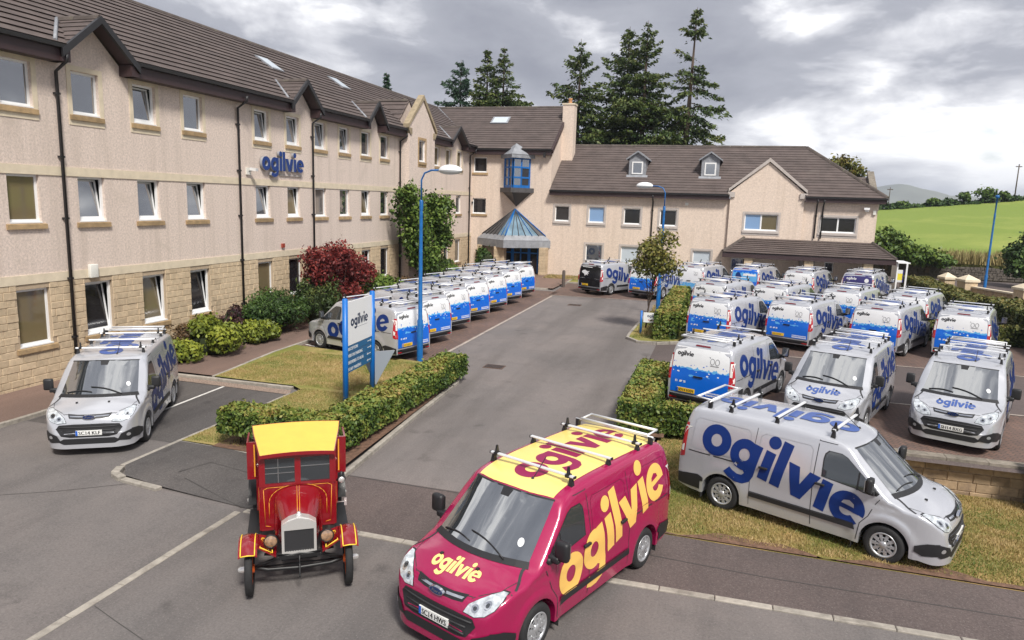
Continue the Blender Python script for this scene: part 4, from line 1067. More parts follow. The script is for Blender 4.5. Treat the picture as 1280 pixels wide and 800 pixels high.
# stone piers, blue doors and side lights under the porch
for (x0, x1, y0, y1) in ((-16.55, -15.75, 50.55, 51.2), (-13.25, -12.72, 51.3, 52.15), (-18.3, -17.9, 51.7, 52.15)):
    pr = thing('stone_pier', {-16.55: 'square stone pier left of the blue entrance doors', -13.25: 'slim stone pier right of the blue entrance doors', -18.3: 'stone pier at the far left foot of the entrance porch'}[x0], 'pier', (x0, y0, 0), group='stone piers of the entrance porch'); at_world(pr)
    mb = MB(); mb.mat('stone'); r_ = random.Random(4); z = .3
    mb.mat('mortar'); mb.box(x0 + .02, x1 - .02, y0 + .02, y1, .2, 2.45)
    mb.build('core', pr)
    while z < 2.4:
        h = .2; xs_ = x0
        m2 = MB(); m2.mat('stone'); m2.box(x0 + r_.uniform(0, .012), x1 - r_.uniform(0, .012), y0 + r_.uniform(0, .012), y1 - .01, z, z + h - .012); m2.build('stone', pr); z += h
mb = MB(RF); mb.mat('blue_frame')
for u in (-16.25, -15.62, -15.5, -14.9, -14.3, -14.18, -13.55, -13.2): mb.box(u - .05, u + .05, -.02, .05, .38, 2.5)
for z in (.42, 2.0, 2.46): mb.box(-16.3, -13.15, -.015, .045, z - .05, z + .05)
dr = mb.build('entrance_doors', TB)
for u0, u1 in ((-16.2, -15.67), (-15.45, -14.95), (-14.85, -14.35), (-14.13, -13.6), (-13.5, -13.25)):
    mb = MB(RF); mb.mat('pane_dark'); mb.box(u0, u1, -.01, .01, .46, 2.42); mb.build('pane', dr)

# ---- low wing to the right
RB = thing('rear_wing', 'low cream wing with hipped roof, two dormers and a coped gable behind the yard', 'building', (0, 52.2, 0)); at_world(RB)
W1 = [(-12.35, -11.26, 4.52, 5.64), (-9.80, -8.63, 4.50, 5.65), (-7.20, -6.0, 4.48, 5.62), (-4.62, -3.44, 4.46, 5.60)]
W2 = [(6.08, 8.28, 4.44, 5.46)]; W3 = [(-9.9, -8.66, 1.62, 2.88), (-7.28, -6.0, 1.60, 2.86), (-2.14, -.9, 1.55, 2.80), (.5, 1.55, 1.35, 2.45), (6.6, 7.18, 1.75, 2.45)]
W3b = [(-12.3, -11.1, 1.62, 2.88)]
GW = [(1.18, 3.36, 4.40, 5.52)]
gx0, gx1 = .12, 4.92
wall_mesh(RF, -12.75, gx0, .2, 6.52, W1 + W3[:3], 'roughcast_right').build('wall', RB)
wall_mesh(RF, gx1, 9.5, .2, 6.52, W2 + W3[4:], 'roughcast_right').build('wall', RB)
g = wall_mesh(RF, gx0, gx1, .2, 6.75, GW + W3[3:4], 'roughcast_right', n0=.22, gables=[[(gx0, 6.75), (gx1, 6.75), (gx1 - .02, 7.0), (2.46, 9.05), (gx0 + .02, 7.0)]])
g.quad((gx0, 0, .2), (gx0, .22, .2), (gx0, .22, 7.0), (gx0, 0, 7.0)); g.quad((gx1, 0, .2), (gx1, .22, .2), (gx1, .22, 7.0), (gx1, 0, 7.0)); g.build('gable_wall', RB)
mb = MB(); mb.mat('roughcast_right'); mb.quad((9.5, 52.2, .2), (9.5, 62.2, .2), (9.5, 62.2, 6.52), (9.5, 52.2, 6.52)); mb.build('end_wall', RB)
mb = MB(RF); mb.mat('room'); mb.quad((-12.6, -1.3, .2), (9.4, -1.3, .2), (9.4, -1.3, 6.4), (-12.6, -1.3, 6.4)); mb.build('interior', RB)
for o, p_ in zip(W1, ('pane_dark', 'pane_blue', 'pane_dark', 'pane_dark')): window(RB, RF, *o, pane=p_, surround='surround_grey', sill=True, sillmat='surround_grey')
for o, p_ in zip(W3[:3], ('pane', 'pane_pale', 'pane_pale')): window(RB, RF, *o, pane=p_, surround='surround_grey', sill=False)
window(RB, RF, *W3[3], n=.22, pane='pane', surround=None, sill=False); window(RB, RF, *W3[4], pane='pane_dark', sill=False)
window(RB, RF, *W2[0], pane='pane_dark', cols=2, surround='surround_grey', sillmat='surround_grey')
window(RB, RF, *GW[0], n=.22, pane=['pane_blue', 'pane_blind'], cols=2, surround='surround_grey', sillmat='surround_grey')
RE = 6.78; RR = 10.42
slope(RB, (-12.7, 51.72, RE), (9.95, 51.72, RE), (5.2, 57.2, RR), (-12.7, 57.2, RR), course=.36, lip=.035, cuts=lambda z: [(2.52 - 2.5 * min(1, (9.2 - z) / 2.15), 2.52 + 2.5 * min(1, (9.2 - z) / 2.15))] if z < 9.1 else [])
slope(RB, (9.95, 51.72, RE), (9.95, 62.7, RE), (5.2, 57.2, RR), (5.2, 57.2, RR), course=.36, lip=.035)
slope(RB, (9.95, 62.7, RE), (-12.7, 62.7, RE), (-12.7, 57.2, RR), (5.2, 57.2, RR), course=1.5)
ridge(RB, (-12.7, 57.2, RR + .03), (5.2, 57.2, RR + .03)); ridge(RB, (5.25, 57.15, RR + .03), (9.95, 51.75, RE + .08))
mb = MB(RF); mb.mat('fascia')
for a, b in ((-12.72, gx0 - .05), (gx1 + .05, 9.92)): mb.box(a, b, .42, .46, 6.42, 6.78); mb.box(a, b, 0, .42, 6.42, 6.45)
mb.build('fascia', RB)
mb = MB(RF); mb.mat('gutter')
for a, b in ((-12.72, gx0 - .05), (gx1 + .05, 9.95)): mb.extr([(.465, 6.66), (.57, 6.68), (.58, 6.79), (.465, 6.78)], lambda p, q: (a, p, q), lambda p, q: (b, p, q))
mb.build('gutter', RB)
mb = MB(); mb.mat('fascia'); mb.box(9.5, 9.9, 51.8, 62.6, 6.42, 6.46); mb.box(9.88, 9.92, 51.74, 62.6, 6.42, 6.78); mb.build('fascia', RB)
mb = MB(RF); mb.mat('surround_grey')     # pale coping of the gable
for s, e in ((-1, gx0), (1, gx1)):
    c = 2.46 * 1.0 + .06
    mb.hull8([(e + s * .14, -.3, 7.0), (c, -.3, 9.05), (c, .36, 9.05), (e + s * .14, .36, 7.0), (e + s * .14, -.3, 7.2), (c, -.3, 9.30), (c, .36, 9.30), (e + s * .14, .36, 7.2)])
    mb.box(min(e + s * .18, e - s * .3), max(e + s * .18, e - s * .3), -.02, .34, 6.62, 6.98)
mb.build('coping', RB)
slope(RB, (gx0, 52.3, 7.0), (gx0, 53.2, 7.0), (2.5, 55.6, 9.1), (2.5, 52.3, 9.1)); slope(RB, (gx1, 52.3, 7.0), (gx1, 53.2, 7.0), (2.5, 55.6, 9.1), (2.5, 52.3, 9.1))
def dormer(xc, name='dormer'):
    y0 = 53.55; zb = RE + (y0 - 51.72) * (RR - RE) / 5.48; w = .62; zt = zb + 1.25
    mb = MB(); mb.mat('lead')
    mb.add([(xc - w, y0, zb - .1), (xc + w, y0, zb - .1), (xc + w, y0, zt), (xc, y0, zt + .42), (xc - w, y0, zt)], [(0, 1, 2, 3, 4)], False)
    for s in (-1, 1):
        mb.add([(xc + s * w, y0, zb - .1), (xc + s * w, y0, zt), (xc + s * w, y0 + 1.9, zt)], [(0, 1, 2)], False)
        mb.hull8([(xc + s * (w + .2), y0 - .2, zt - .12), (xc, y0 - .2, zt + .44), (xc, y0 + 2.6, zt + .44), (xc + s * (w + .2), y0 + 2.1, zt - .12), (xc + s * (w + .2), y0 - .2, zt - .02), (xc, y0 - .2, zt + .56), (xc, y0 + 2.6, zt + .56), (xc + s * (w + .2), y0 + 2.1, zt - .02)])
    mb.hull8([(xc - w - .15, y0 - .35, zb - .33), (xc + w + .15, y0 - .35, zb - .33), (xc + w + .15, y0 - .03, zb - .02), (xc - w - .15, y0 - .03, zb - .02), (xc - w - .15, y0 - .35, zb - .28), (xc + w + .15, y0 - .35, zb - .28), (xc + w + .15, y0 - .03, zb + .06), (xc - w - .15, y0 - .03, zb + .06)])
    d = mb.build('dormer', RB)
    f2 = Face((0, y0 + .06, 0), (1, 0, 0), (0, -1, 0))
    mb = MB(f2); mb.mat('white_pvc'); a, b, c, e = xc - .40, xc + .40, zb + .12, zb + 1.02
    mb.box(a, b, -.02, .10, c, c + .09); mb.box(a, b, -.02, .10, e - .09, e); mb.box(a, a + .09, -.02, .098, c + .09, e - .09); mb.box(b - .09, b, -.02, .098, c + .09, e - .09); mb.build('window', d)
    mb = MB(f2); mb.mat('pane'); mb.box(a + .09, b - .09, 0, .08, c + .09, e - .09); mb.build('pane', d)
dormer(-6.58); dormer(-1.40)
for u_ in (-5.15, 5.75, 6.15): downpipe(RB, RF, u_, .4 if u_ < 0 else 4.0, 6.42, off=.5)
mb = MB(RF); mb.mat('white_pvc'); mb.box(8.72, 8.95, 0, .14, 5.9, 6.15); mb.box(8.62, 8.95, .14, .40, 6.02, 6.16); mb.mat('white_box'); mb.box(9.22, 9.40, 0, .12, 5.72, 6.0); mb.box(-2.9, -2.68, 0, .1, 5.95, 6.15); mb.build('security_light', RB)
# canopy over the back doors
CY, CZ = 49.9, 2.93
slope(RB, (-.15, CY, CZ), (10.55, CY, CZ), (9.35, 51.97, 3.86), (1.25, 51.97, 3.86), course=.3)
slope(RB, (10.55, CY, CZ), (10.55, 52.2, CZ), (9.35, 52.0, 3.86), (9.35, 51.97, 3.86), course=.3); slope(RB, (-.15, 52.2, CZ), (-.15, CY, CZ), (1.25, 51.97, 3.86), (1.25, 52.0, 3.86), course=.3)
ridge(RB, (10.5, CY + .05, CZ + .08), (9.35, 51.9, 3.92), r=.09); ridge(RB, (-.1, CY + .05, CZ + .08), (1.25, 51.9, 3.92), r=.09)
mb = MB(); mb.mat('fascia'); mb.box(-.1, 10.5, CY + .06, CY + .11, 2.60, 2.92); mb.box(-.1, -.05, CY + .11, 52.0, 2.60, 2.92); mb.box(10.45, 10.5, CY + .11, 52.1, 2.60, 2.92); mb.box(-.05, 10.45, CY + .11, 52.0, 2.60, 2.63); mb.build('canopy_fascia', RB)
mb = MB(RF); mb.mat('surround_grey'); mb.box(4.05, 5.15, .22, .27, .4, 2.5) if False else mb.box(5.0, 5.98, 0, .05, .4, 2.5); mb.build('back_door', RB)
for k, xp in enumerate((1.62, 5.38, 8.95)):
    t = thing('canopy_post', ('square tan post under the left end of the canopy', 'square tan post under the middle of the canopy', 'square tan post under the right end of the canopy')[k], 'post', (xp, 50.3, 0), group='canopy posts'); at_world(t)
    mb = MB(); mb.mat('stone'); mb.box(xp - .28, xp + .28, 50.1, 50.6, .3, 2.598); mb.build('shaft', t)
# white framed screen at the end of the canopy
t = thing('smoking_shelter', 'white framed glazed screen at the right end of the canopy', 'shelter', (10.7, 50, .3)); at_world(t)
for k, (x, y) in enumerate(((10.62, 50.0), (10.75, 50.9), (10.9, 51.8), (11.25, 50.4), (11.1, 49.8))):
    mb = MB(); mb.mat('white_pvc'); mb.box(x - .04, x + .04, y - .04, y + .04, .3, 2.75); mb.build('post', t)
mb = MB(); mb.mat('white_pvc'); mb.box(10.58, 11.28, 49.8, 51.85, 2.75, 2.82); mb.build('top_rail', t)
mb = MB(); mb.mat('grey_glass'); mb.box(10.65, 10.66, 50.05, 51.8, .5, 2.6); mb.build('pane', t)
# wing behind with a stone skew
BB = thing('back_wing', 'brown roofed wing with a stone parapet just showing behind the hipped roof', 'building', (9, 63, 0)); at_world(BB)
mb = MB(); mb.mat('roughcast_right'); mb.box(3.0, 11.0, 63.2, 72, .2, 6.4); mb.build('wall', BB)
slope(BB, (3.0, 62.8, 6.3), (11.0, 62.8, 6.3), (11.0, 66.2, 8.75), (3.0, 66.2, 8.75))
slope(BB, (11.0, 72.2, 5.0), (3.0, 72.2, 5.0), (3.0, 66.2, 8.75), (11.0, 66.2, 8.75), course=1.2)
mb = MB(); mb.mat('coping'); mb.hull8([(10.95, 62.6, 6.0), (11.45, 62.6, 6.0), (11.45, 66.4, 8.6), (10.95, 66.4, 8.6), (10.95, 62.5, 6.7), (11.45, 62.5, 6.7), (11.45, 66.4, 9.25), (10.95, 66.4, 9.25)]); mb.box(10.96, 11.44, 66.4, 72, 6, 8.2); mb.build('parapet', BB)
# ================================================================== THE VANS
_PX = [-2.50, -2.47, -2.42, -2.36, -2.28, -2.15, -1.9, -1.0, 0.0, .45, .75, .92, 1.74, 1.80, 1.92, 2.12, 2.28, 2.37, 2.42, 2.455, 2.475]
_PZ = [1.02, 1.42, 1.74, 1.885, 1.935, 1.960, 1.978, 1.992, 1.985, 1.960, 1.918, 1.868, 1.200, 1.170, 1.130, 1.055, .978, .905, .83, .73, .56]
_WX = [-2.50, -2.44, -2.36, -2.2, -1.8, 0, 1.3, 1.75, 2.0, 2.15, 2.28, 2.36, 2.42, 2.46, 2.475]
_WW = [.900, .935, .955, .972, .982, .986, .984, .972, .950, .918, .862, .795, .705, .60, .50]
AX, TR, WR_ = 1.51, .885, .335
def v_prof(x): return float(np.interp(x, _PX, _PZ))
def v_w(x): return float(np.interp(x, _WX, _WW))
def v_hw(x, z):
    t = max(0.0, z - 1.10)
    flare = 0.0
    for ax in (-AX, AX):
        d = math.hypot(x - ax, z - .34)
        if .36 < d < .56: flare = max(flare, .022 * math.sin(PI * (d - .36) / .20))
    swage = -.016 * math.exp(-((z - 1.02) / .035) ** 2) * sstep(x, -2.3, -2.0) * (1 - sstep(x, 1.5, 1.8))
    panel = -.014 * sstep(z, .52, .60) * (1 - sstep(z, .84, .92)) * sstep(x, -1.0, -.9) * (1 - sstep(x, .9, 1.0))
    return v_w(x) - .155 * t - .06 * t * t - .10 * max(0.0, .48 - z) + flare + swage + panel
def v_T(x, y):
    xx = x + (.29 - .17 * sstep(x, 1.72, 2.05)) * y * y * sstep(x, .3, 1.0) - .035 * y * y * (1 - sstep(x, -2.3, -1.9))
    return v_prof(min(max(xx, -2.5), 2.475)) - .055 * (y / .9) ** 2 * (1 if x < 1.6 else .8)
def v_zb(x):
    z = .24 + .05 * (1 - sstep(x, -2.5, -2.1)) - .04 * sstep(x, 2.0, 2.3)
    for ax in (-AX, AX):
        d = abs(x - ax)
        if d < .405: z = max(z, .335 + math.sqrt(.405 ** 2 - d * d))
    return z
def van_body():
    xs = set([-2.50, -2.485, -2.46, -2.43, -2.39, -2.34, -2.27, -2.18, -2.05, -1.95])
    for ax in (-AX, AX):
        for k in range(15):
            xs.add(round(ax + .405 * math.cos(PI * k / 14), 4))
        xs.add(ax - .46); xs.add(ax + .46)
    xs |= set([-.9, -.7, -.4, -.1, .2, .45, .6, .75, .84, .92, 1.0, 1.2, 1.4, 1.6, 1.74, 1.8, 1.9, 1.98, 2.06, 2.13, 2.2, 2.26, 2.31, 2.35, 2.385, 2.41, 2.43, 2.448, 2.462, 2.475])
    xs = sorted(xs); rings = []
    for x in xs:
        zb = v_zb(x)
        y = .8
        z = v_T(x, y)
        for _ in range(40):
            z = .5 * z + .5 * v_T(x, y); y = max(.05, .5 * y + .5 * v_hw(x, z))
        z = max(z, zb + .05)
        r = min(.11 if x < .9 else .055, (z - zb) * .45, y * .4)
        ring = []
        for k in range(12):
            t = k / 11; zz_ = zb + (z - r - zb) * t
            ring.append((v_hw(x, zz_), zz_))
        p0 = (v_hw(x, z - r), z - r); p1 = (y, z); p2 = (y - r, v_T(x, y - r) if v_T(x, y - r) > zb else z)
        for t in (.2, .4, .6, .8):
            a, b, c = (1 - t) ** 2, 2 * t * (1 - t), t * t
            ring.append((a * p0[0] + b * p1[0] + c * p2[0], a * p0[1] + b * p1[1] + c * p2[1]))
        for k in range(8):
            yy = (y - r) * (1 - k / 7); ring.append((yy, max(v_T(x, yy), p2[1]) if k else p2[1]))
        rings.append([(x, yy, zz_) for yy, zz_ in ring])
    m = len(rings[0]); full = []
    for ring in rings:
        full.append(ring + [(p[0], -p[1], p[2]) for p in ring[-2::-1]])
    k = len(full[0]); V = [p for r in full for p in r]
    F = [(i * k + j, i * k + j + 1, (i + 1) * k + j + 1, (i + 1) * k + j) for i in range(len(full) - 1) for j in range(k - 1)]
    F.append(tuple(range(k))); F.append(tuple((len(full) - 1) * k + j for j in range(k - 1, -1, -1)))
    F += [((i + 1) * k, (i + 1) * k + k - 1, i * k + k - 1, i * k) for i in range(len(full) - 1)]   # floor
    return V, F
_bv, _bf = van_body()
_bm = bmesh.new(); _me = bpy.data.meshes.new('van_form'); _me.from_pydata(_bv, [], _bf); _bm.from_mesh(_me)
bmesh.ops.recalc_face_normals(_bm, faces=_bm.faces); bmesh.ops.triangulate(_bm, faces=_bm.faces[:])
VBVH = BVHTree.FromBMesh(_bm); _bm.free(); bpy.data.meshes.remove(_me)
PROJ = {'left': lambda a, b: ((a, 3, b), (0, -1, 0)), 'right': lambda a, b: ((a, -3, b), (0, 1, 0)), 'top': lambda a, b: ((a, b, 4), (0, 0, -1)),
        'front': lambda a, b: ((4, a, b), (-1, 0, 0)), 'rear': lambda a, b: ((-4, a, b), (1, 0, 0)),
        'cornerl': lambda a, b: ((4, a + 1.6, b), Vector((-1, -.45, 0)).normalized()), 'cornerr': lambda a, b: ((4, a - 1.6, b), Vector((-1, .45, 0)).normalized())}
def conform(mb, V2, F, proj, off, step=.09, thick=0.0):
    """lays 2-D triangles on the van's form, cut fine enough to follow it"""
    bm = bmesh.new(); vs = [bm.verts.new((p[0], p[1], 0)) for p in V2]
    for f in F:
        try: bm.faces.new([vs[i] for i in f])
        except ValueError: pass
    bmesh.ops.remove_doubles(bm, verts=bm.verts, dist=1e-5)
    for ax in (0, 1):
        lo = min(v.co[ax] for v in bm.verts); hi = max(v.co[ax] for v in bm.verts); n = int((hi - lo) / step)
        for k in range(1, n + 1):
            co = [0, 0, 0]; co[ax] = lo + (hi - lo) * k / (n + 1); no = [0, 0, 0]; no[ax] = 1
            bmesh.ops.bisect_plane(bm, geom=bm.verts[:] + bm.edges[:] + bm.faces[:], plane_co=co, plane_no=no, dist=1e-5)
    bm.verts.index_update(); pos = []; ok = []
    fn = PROJ[proj]
    for v in bm.verts:
        o, d = fn(v.co.x, v.co.y); h, nrm, _, _ = VBVH.ray_cast(Vector(o), Vector(d))
        if h is None or (proj == 'front' and h.x < 1.92) or (proj == 'rear' and h.x > -2.15): pos.append((0, 0, 0)); ok.append(False)
        else:
            if nrm.dot(Vector(d)) > 0: nrm = -nrm
            pos.append(tuple(h + nrm * off)); ok.append(True)
    fs = [[v.index for v in f.verts] for f in bm.faces]; fs = [f for f in fs if all(ok[i] for i in f)]
    bm.free(); mb.add(pos, fs, True)
def patch(mb, poly, proj, off=.004, step=.09):
    V, F = flat_tris([(poly, [])]); conform(mb, V, F, proj, off, step)
def strip(mb, pts, w, proj, off=.0025, step=.12):
    for (a, b), (c, d) in zip(pts, pts[1:]):
        l = math.hypot(c - a, d - b); nx, ny = -(d - b) / l * w / 2, (c - a) / l * w / 2
        patch(mb, [(a + nx, b + ny), (c + nx, d + ny), (c - nx, d - ny), (a - nx, b - ny)], proj, off, step)
def mirr(poly): return [(p[0], -p[1]) for p in poly]
def ymir(poly): return [(-p[0], p[1]) for p in poly]
def jag(a0, a1, z0, amp, seed, n=46, blob=True):
    r = random.Random(seed); pts = []; z = 0
    for i in range(n + 1):
        z = .65 * z + r.uniform(-1, 1) * .6
        pts.append((a0 + (a1 - a0) * i / n, z0 + amp * z + (amp * 1.3 if r.random() < .16 else 0)))
    return pts

VM = {}
def vm(key, fn, sharp=None, recalc=False):
    if key not in VM:
        mb = MB(); fn(mb); VM[key] = mb.mesh(key.split('|')[0], recalc, sharp)
    return VM[key]
def body_mesh(paint):
    def f(mb): mb.mat(paint); mb.add(_bv, _bf, True)
    return vm('body|' + paint, f, sharp=42, recalc=True)
WIN = [(.38, 1.25), (.37, 1.55), (.385, 1.64), (.44, 1.70), (.66, 1.70), (.76, 1.66), (1.335, 1.215), (1.30, 1.17), (1.1, 1.165), (.95, 1.20)]
def f_windscreen(mb):
    pts = [(.945 - .27 * y * y, y) for y in np.linspace(-.70, .70, 9)] + [(1.745 - .33 * y * y, y) for y in np.linspace(.80, -.80, 11)]
    mb.mat('glass_screen'); patch(mb, pts, 'top', .004, .12)
    mb.mat('black_plastic')
    rim = [(.945 - .27 * y * y, y) for y in np.linspace(-.71, .71, 9)]
    strip(mb, rim, .022, 'top', .006, .3)
    strip(mb, [(1.755 - .33 * y * y, y) for y in np.linspace(-.82, .82, 11)], .085, 'top', .007, .3)
    patch(mb, [(.955, -.09), (.955, .09), (1.05, .07), (1.05, -.07)], 'top', .0075, .2)
def f_sticker(mb):
    mb.mat('paint_white'); patch(mb, ell(1.40, .58, .05, .045, n=12), 'top', .009, .2)
def f_wiper(s):
    def f(mb):
        mb.mat('black_plastic')
        a = (1.66, .50 if s else -.12); b = (1.545, -.16 if s else -.66)
        p = []
        for k in range(6):
            t = k / 5; x = a[0] + (b[0] - a[0]) * t - .012 * math.sin(PI * t); y = a[1] + (b[1] - a[1]) * t
            h, nrm, _, _ = VBVH.ray_cast(Vector((x, y, 4)), Vector((0, 0, -1)))
            p.append(h + Vector((.7, 0, .7)) * .022)
        mb.tube(p, .011, 6)
    return f
def f_sidewin(side):
    def f(mb):
        mb.mat('black_plastic'); c = (.9, 1.47)
        patch(mb, [(c[0] + (x - c[0]) * 1.04, c[1] + (z - c[1]) * 1.05) for x, z in WIN] + [], side, .0035, .12)
        mb.mat('glass_van'); patch(mb, WIN, side, .006, .12)
        mb.mat('black_plastic'); strip(mb, [(.985, 1.47), (.985, 1.17)], .03, side, .008)
    return f
def f_seams(mb):
    mb.mat('seam')
    for side in ('left', 'right'):
        strip(mb, [(.235, 1.86), (.225, 1.3), (.235, .62), (.26, .30)], .014, side)
        strip(mb, [(1.40, 1.16), (1.30, 1.0), (1.22, .78), (1.10, .62), (1.06, .30)], .014, side)
        strip(mb, [(.235, 1.845), (.55, 1.84)], .012, side)
        strip(mb, [(-.92, 1.80), (-.95, 1.0), (-.93, .30)], .010, side)
        strip(mb, [(-2.28, 1.05), (-.9, 1.055)], .022, side)
        strip(mb, [(1.55, 1.17), (1.80, 1.06), (2.02, 1.0)], .010, side)
    strip(mb, [(2.36 - .30 * y * y, y) for y in np.linspace(-.50, .50, 7)], .010, 'top')
    for s in (-1, 1): strip(mb, [(2.30, .50 * s), (2.06, .78 * s), (1.75, .86 * s)], .010, 'top')
    strip(mb, [(0, .50), (0, 1.84)], .012, 'rear'); strip(mb, [(-.82, .50), (.82, .50)], .012, 'rear')
    for s in (-1, 1): strip(mb, [(.80 * s, .52), (.80 * s, 1.45), (.74 * s, 1.80)], .011, 'rear')
def f_press_shade(side, pt_):  # flat strips; their dark colour stands for shade along the pressing edges
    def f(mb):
        mb.mat('crease_shade' if pt_ == 'paint_silver' else 'crease_shade_maroon')
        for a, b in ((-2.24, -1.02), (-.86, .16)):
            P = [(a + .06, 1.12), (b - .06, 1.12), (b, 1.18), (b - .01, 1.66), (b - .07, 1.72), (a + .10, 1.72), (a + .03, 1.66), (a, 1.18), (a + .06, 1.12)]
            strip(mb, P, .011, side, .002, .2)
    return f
def f_rub(side):
    def f(mb):
        mb.mat('black_plastic')
        patch(mb, [(-.93, .475), (-.93, .56), (1.0, .56), (1.04, .475)], side, .020, .2)
        patch(mb, [(-.93, .56), (-.93, .575), (1.0, .575), (1.0, .56)], side, .010, .2)
    return f
def f_handle(side, x):
    def f(mb):
        mb.mat('black_plastic'); s = 1 if side == 'left' else -1
        rbox(mb, .17, .045, .04, (x, s * (v_hw(x, 1.09) + .018), 1.10), .012)
    return f
HL = [(.455, .775), (.50, .87), (.60, .935), (.70, .985), (.80, 1.02), (.868, 1.015), (.875, .95), (.84, .87), (.75, .795), (.62, .755)]
def f_headlight(s):
    def f(mb):
        pr = 'front'; P = HL if s > 0 else ymir(HL)
        mb.mat('black_plastic'); c = (.68 * s, .89)
        patch(mb, [(c[0] + (y - c[0]) * 1.06, c[1] + (z - c[1]) * 1.07) for y, z in P], pr, .003, .07)
        mb.mat('lamp_clear'); patch(mb, P, pr, .009, .04)
        mb.mat('chrome')
        for cy, cz, r in ((.60, .845, .05), (.74, .90, .048)): patch(mb, ell(cy * s, cz, r, r * .9, n=12), pr, .012, .05)
        mb.mat('glass_van')
        for cy, cz, r in ((.60, .845, .026), (.74, .90, .024)): patch(mb, ell(cy * s, cz, r, r * .9, n=10), pr, .015, .05)
    return f
def f_grille(mb):
    mb.mat('black_plastic')
    patch(mb, [(-.44, .945), (-.40, .862), (-.25, .85), (.25, .85), (.40, .862), (.44, .945), (.22, .93), (-.22, .93)], 'front', .004, .08)
    patch(mb, [(-.60, .725), (-.66, .64), (-.55, .49), (-.38, .455), (.38, .455), (.55, .49), (.66, .64), (.60, .725), (.30, .745), (-.30, .745)], 'front', .004, .08)
    mb.mat('chrome')
    for s in (-1, 1): patch(mb, [(.12 * s, .905), (.40 * s, .912), (.38 * s, .888), (.12 * s, .878)], 'front', .010, .1)
def f_slat(z):
    def f(mb):
        mb.mat('seam'); w = .60 if z > .6 else .52
        p = []
        for y in np.linspace(-w, w, 9):
            h, nrm, _, _ = VBVH.ray_cast(Vector((4, y, z)), Vector((-1, 0, 0))); p.append(h + Vector((.008, 0, 0)))
        mb.tube(p, .013, 5)
    return f
def f_bumper(mb):
    mb.mat('black_plastic')
    patch(mb, [(-.62, .36), (-.50, .30), (.50, .30), (.62, .36), (.50, .43), (-.50, .43)], 'front', .006, .08)
    for s in (-1, 1):
        patch(mb, [(.55 * s, .36), (.63 * s, .50), (.84 * s, .58), (.86 * s, .40), (.78 * s, .33)], 'front', .013, .035)
        patch(mb, [(1.98, .40), (1.98, .50), (2.16, .57), (2.33, .585), (2.33, .37), (2.1, .34)], 'left' if s > 0 else 'right', .012, .035)
    mb.mat('hubcap')
    for s in (-1, 1): patch(mb, ell(.76 * s, .46, .04, .036, n=12), 'front', .018, .05)
def f_rbumper(mb):
    mb.mat('black_plastic')
    V = [(-.93, .31), (.93, .31), (.93, .46), (-.93, .46)]
    patch(mb, V, 'rear', .012, .1)
    for sd in ('left', 'right'): patch(mb, [(-2.49, .31), (-2.49, .52), (-2.30, .56), (-2.02, .60), (-1.90, .56), (-1.90, .30)], sd, .010, .07)
    mb.box(-2.56, -2.44, -.70, .70, .40, .46)
def f_rbumper_refl(mb):
    mb.mat('lamp_red')
    for s in (-1, 1): patch(mb, [(.62 * s, .335), (.85 * s, .335), (.85 * s, .375), (.62 * s, .375)], 'rear', .016, .1)
def f_tail(s):
    def f(mb):
        mb.mat('lamp_red')
        patch(mb, [(.835 * s, .86), (.925 * s, .86), (.93 * s, 1.10), (.90 * s, 1.30), (.865 * s, 1.58), (.81 * s, 1.58), (.825 * s, 1.20)], 'rear', .008, .05)
        sd = 'left' if s > 0 else 'right'
        patch(mb, [(-2.47, .86), (-2.36, .90), (-2.35, 1.15), (-2.345, 1.58), (-2.40, 1.58), (-2.45, 1.2)], sd, .008, .05)
        mb.mat('plate_white')
        patch(mb, [(.84 * s, 1.16), (.905 * s, 1.16), (.89 * s, 1.52), (.83 * s, 1.52)], 'rear', .012, .05)
        patch(mb, [(-2.445, 1.0), (-2.385, 1.0), (-2.38, 1.14), (-2.44, 1.14)], sd, .012, .05)
    return f
def f_brake(mb):
    mb.mat('lamp_dark_red'); patch(mb, [(-.22, 1.845), (.22, 1.845), (.20, 1.885), (-.20, 1.885)], 'rear', .014, .1)
def f_rhandle(mb):
    mb.mat('black_plastic'); mb.box(-2.53, -2.485, -.10, .16, 1.0, 1.04)
def f_under(mb):
    mb.mat('rubber'); mb.box(-2.34, 2.25, -.66, .66, .23, .75)
    mb.box(-.95, .95, -.90, .90, .245, .40)
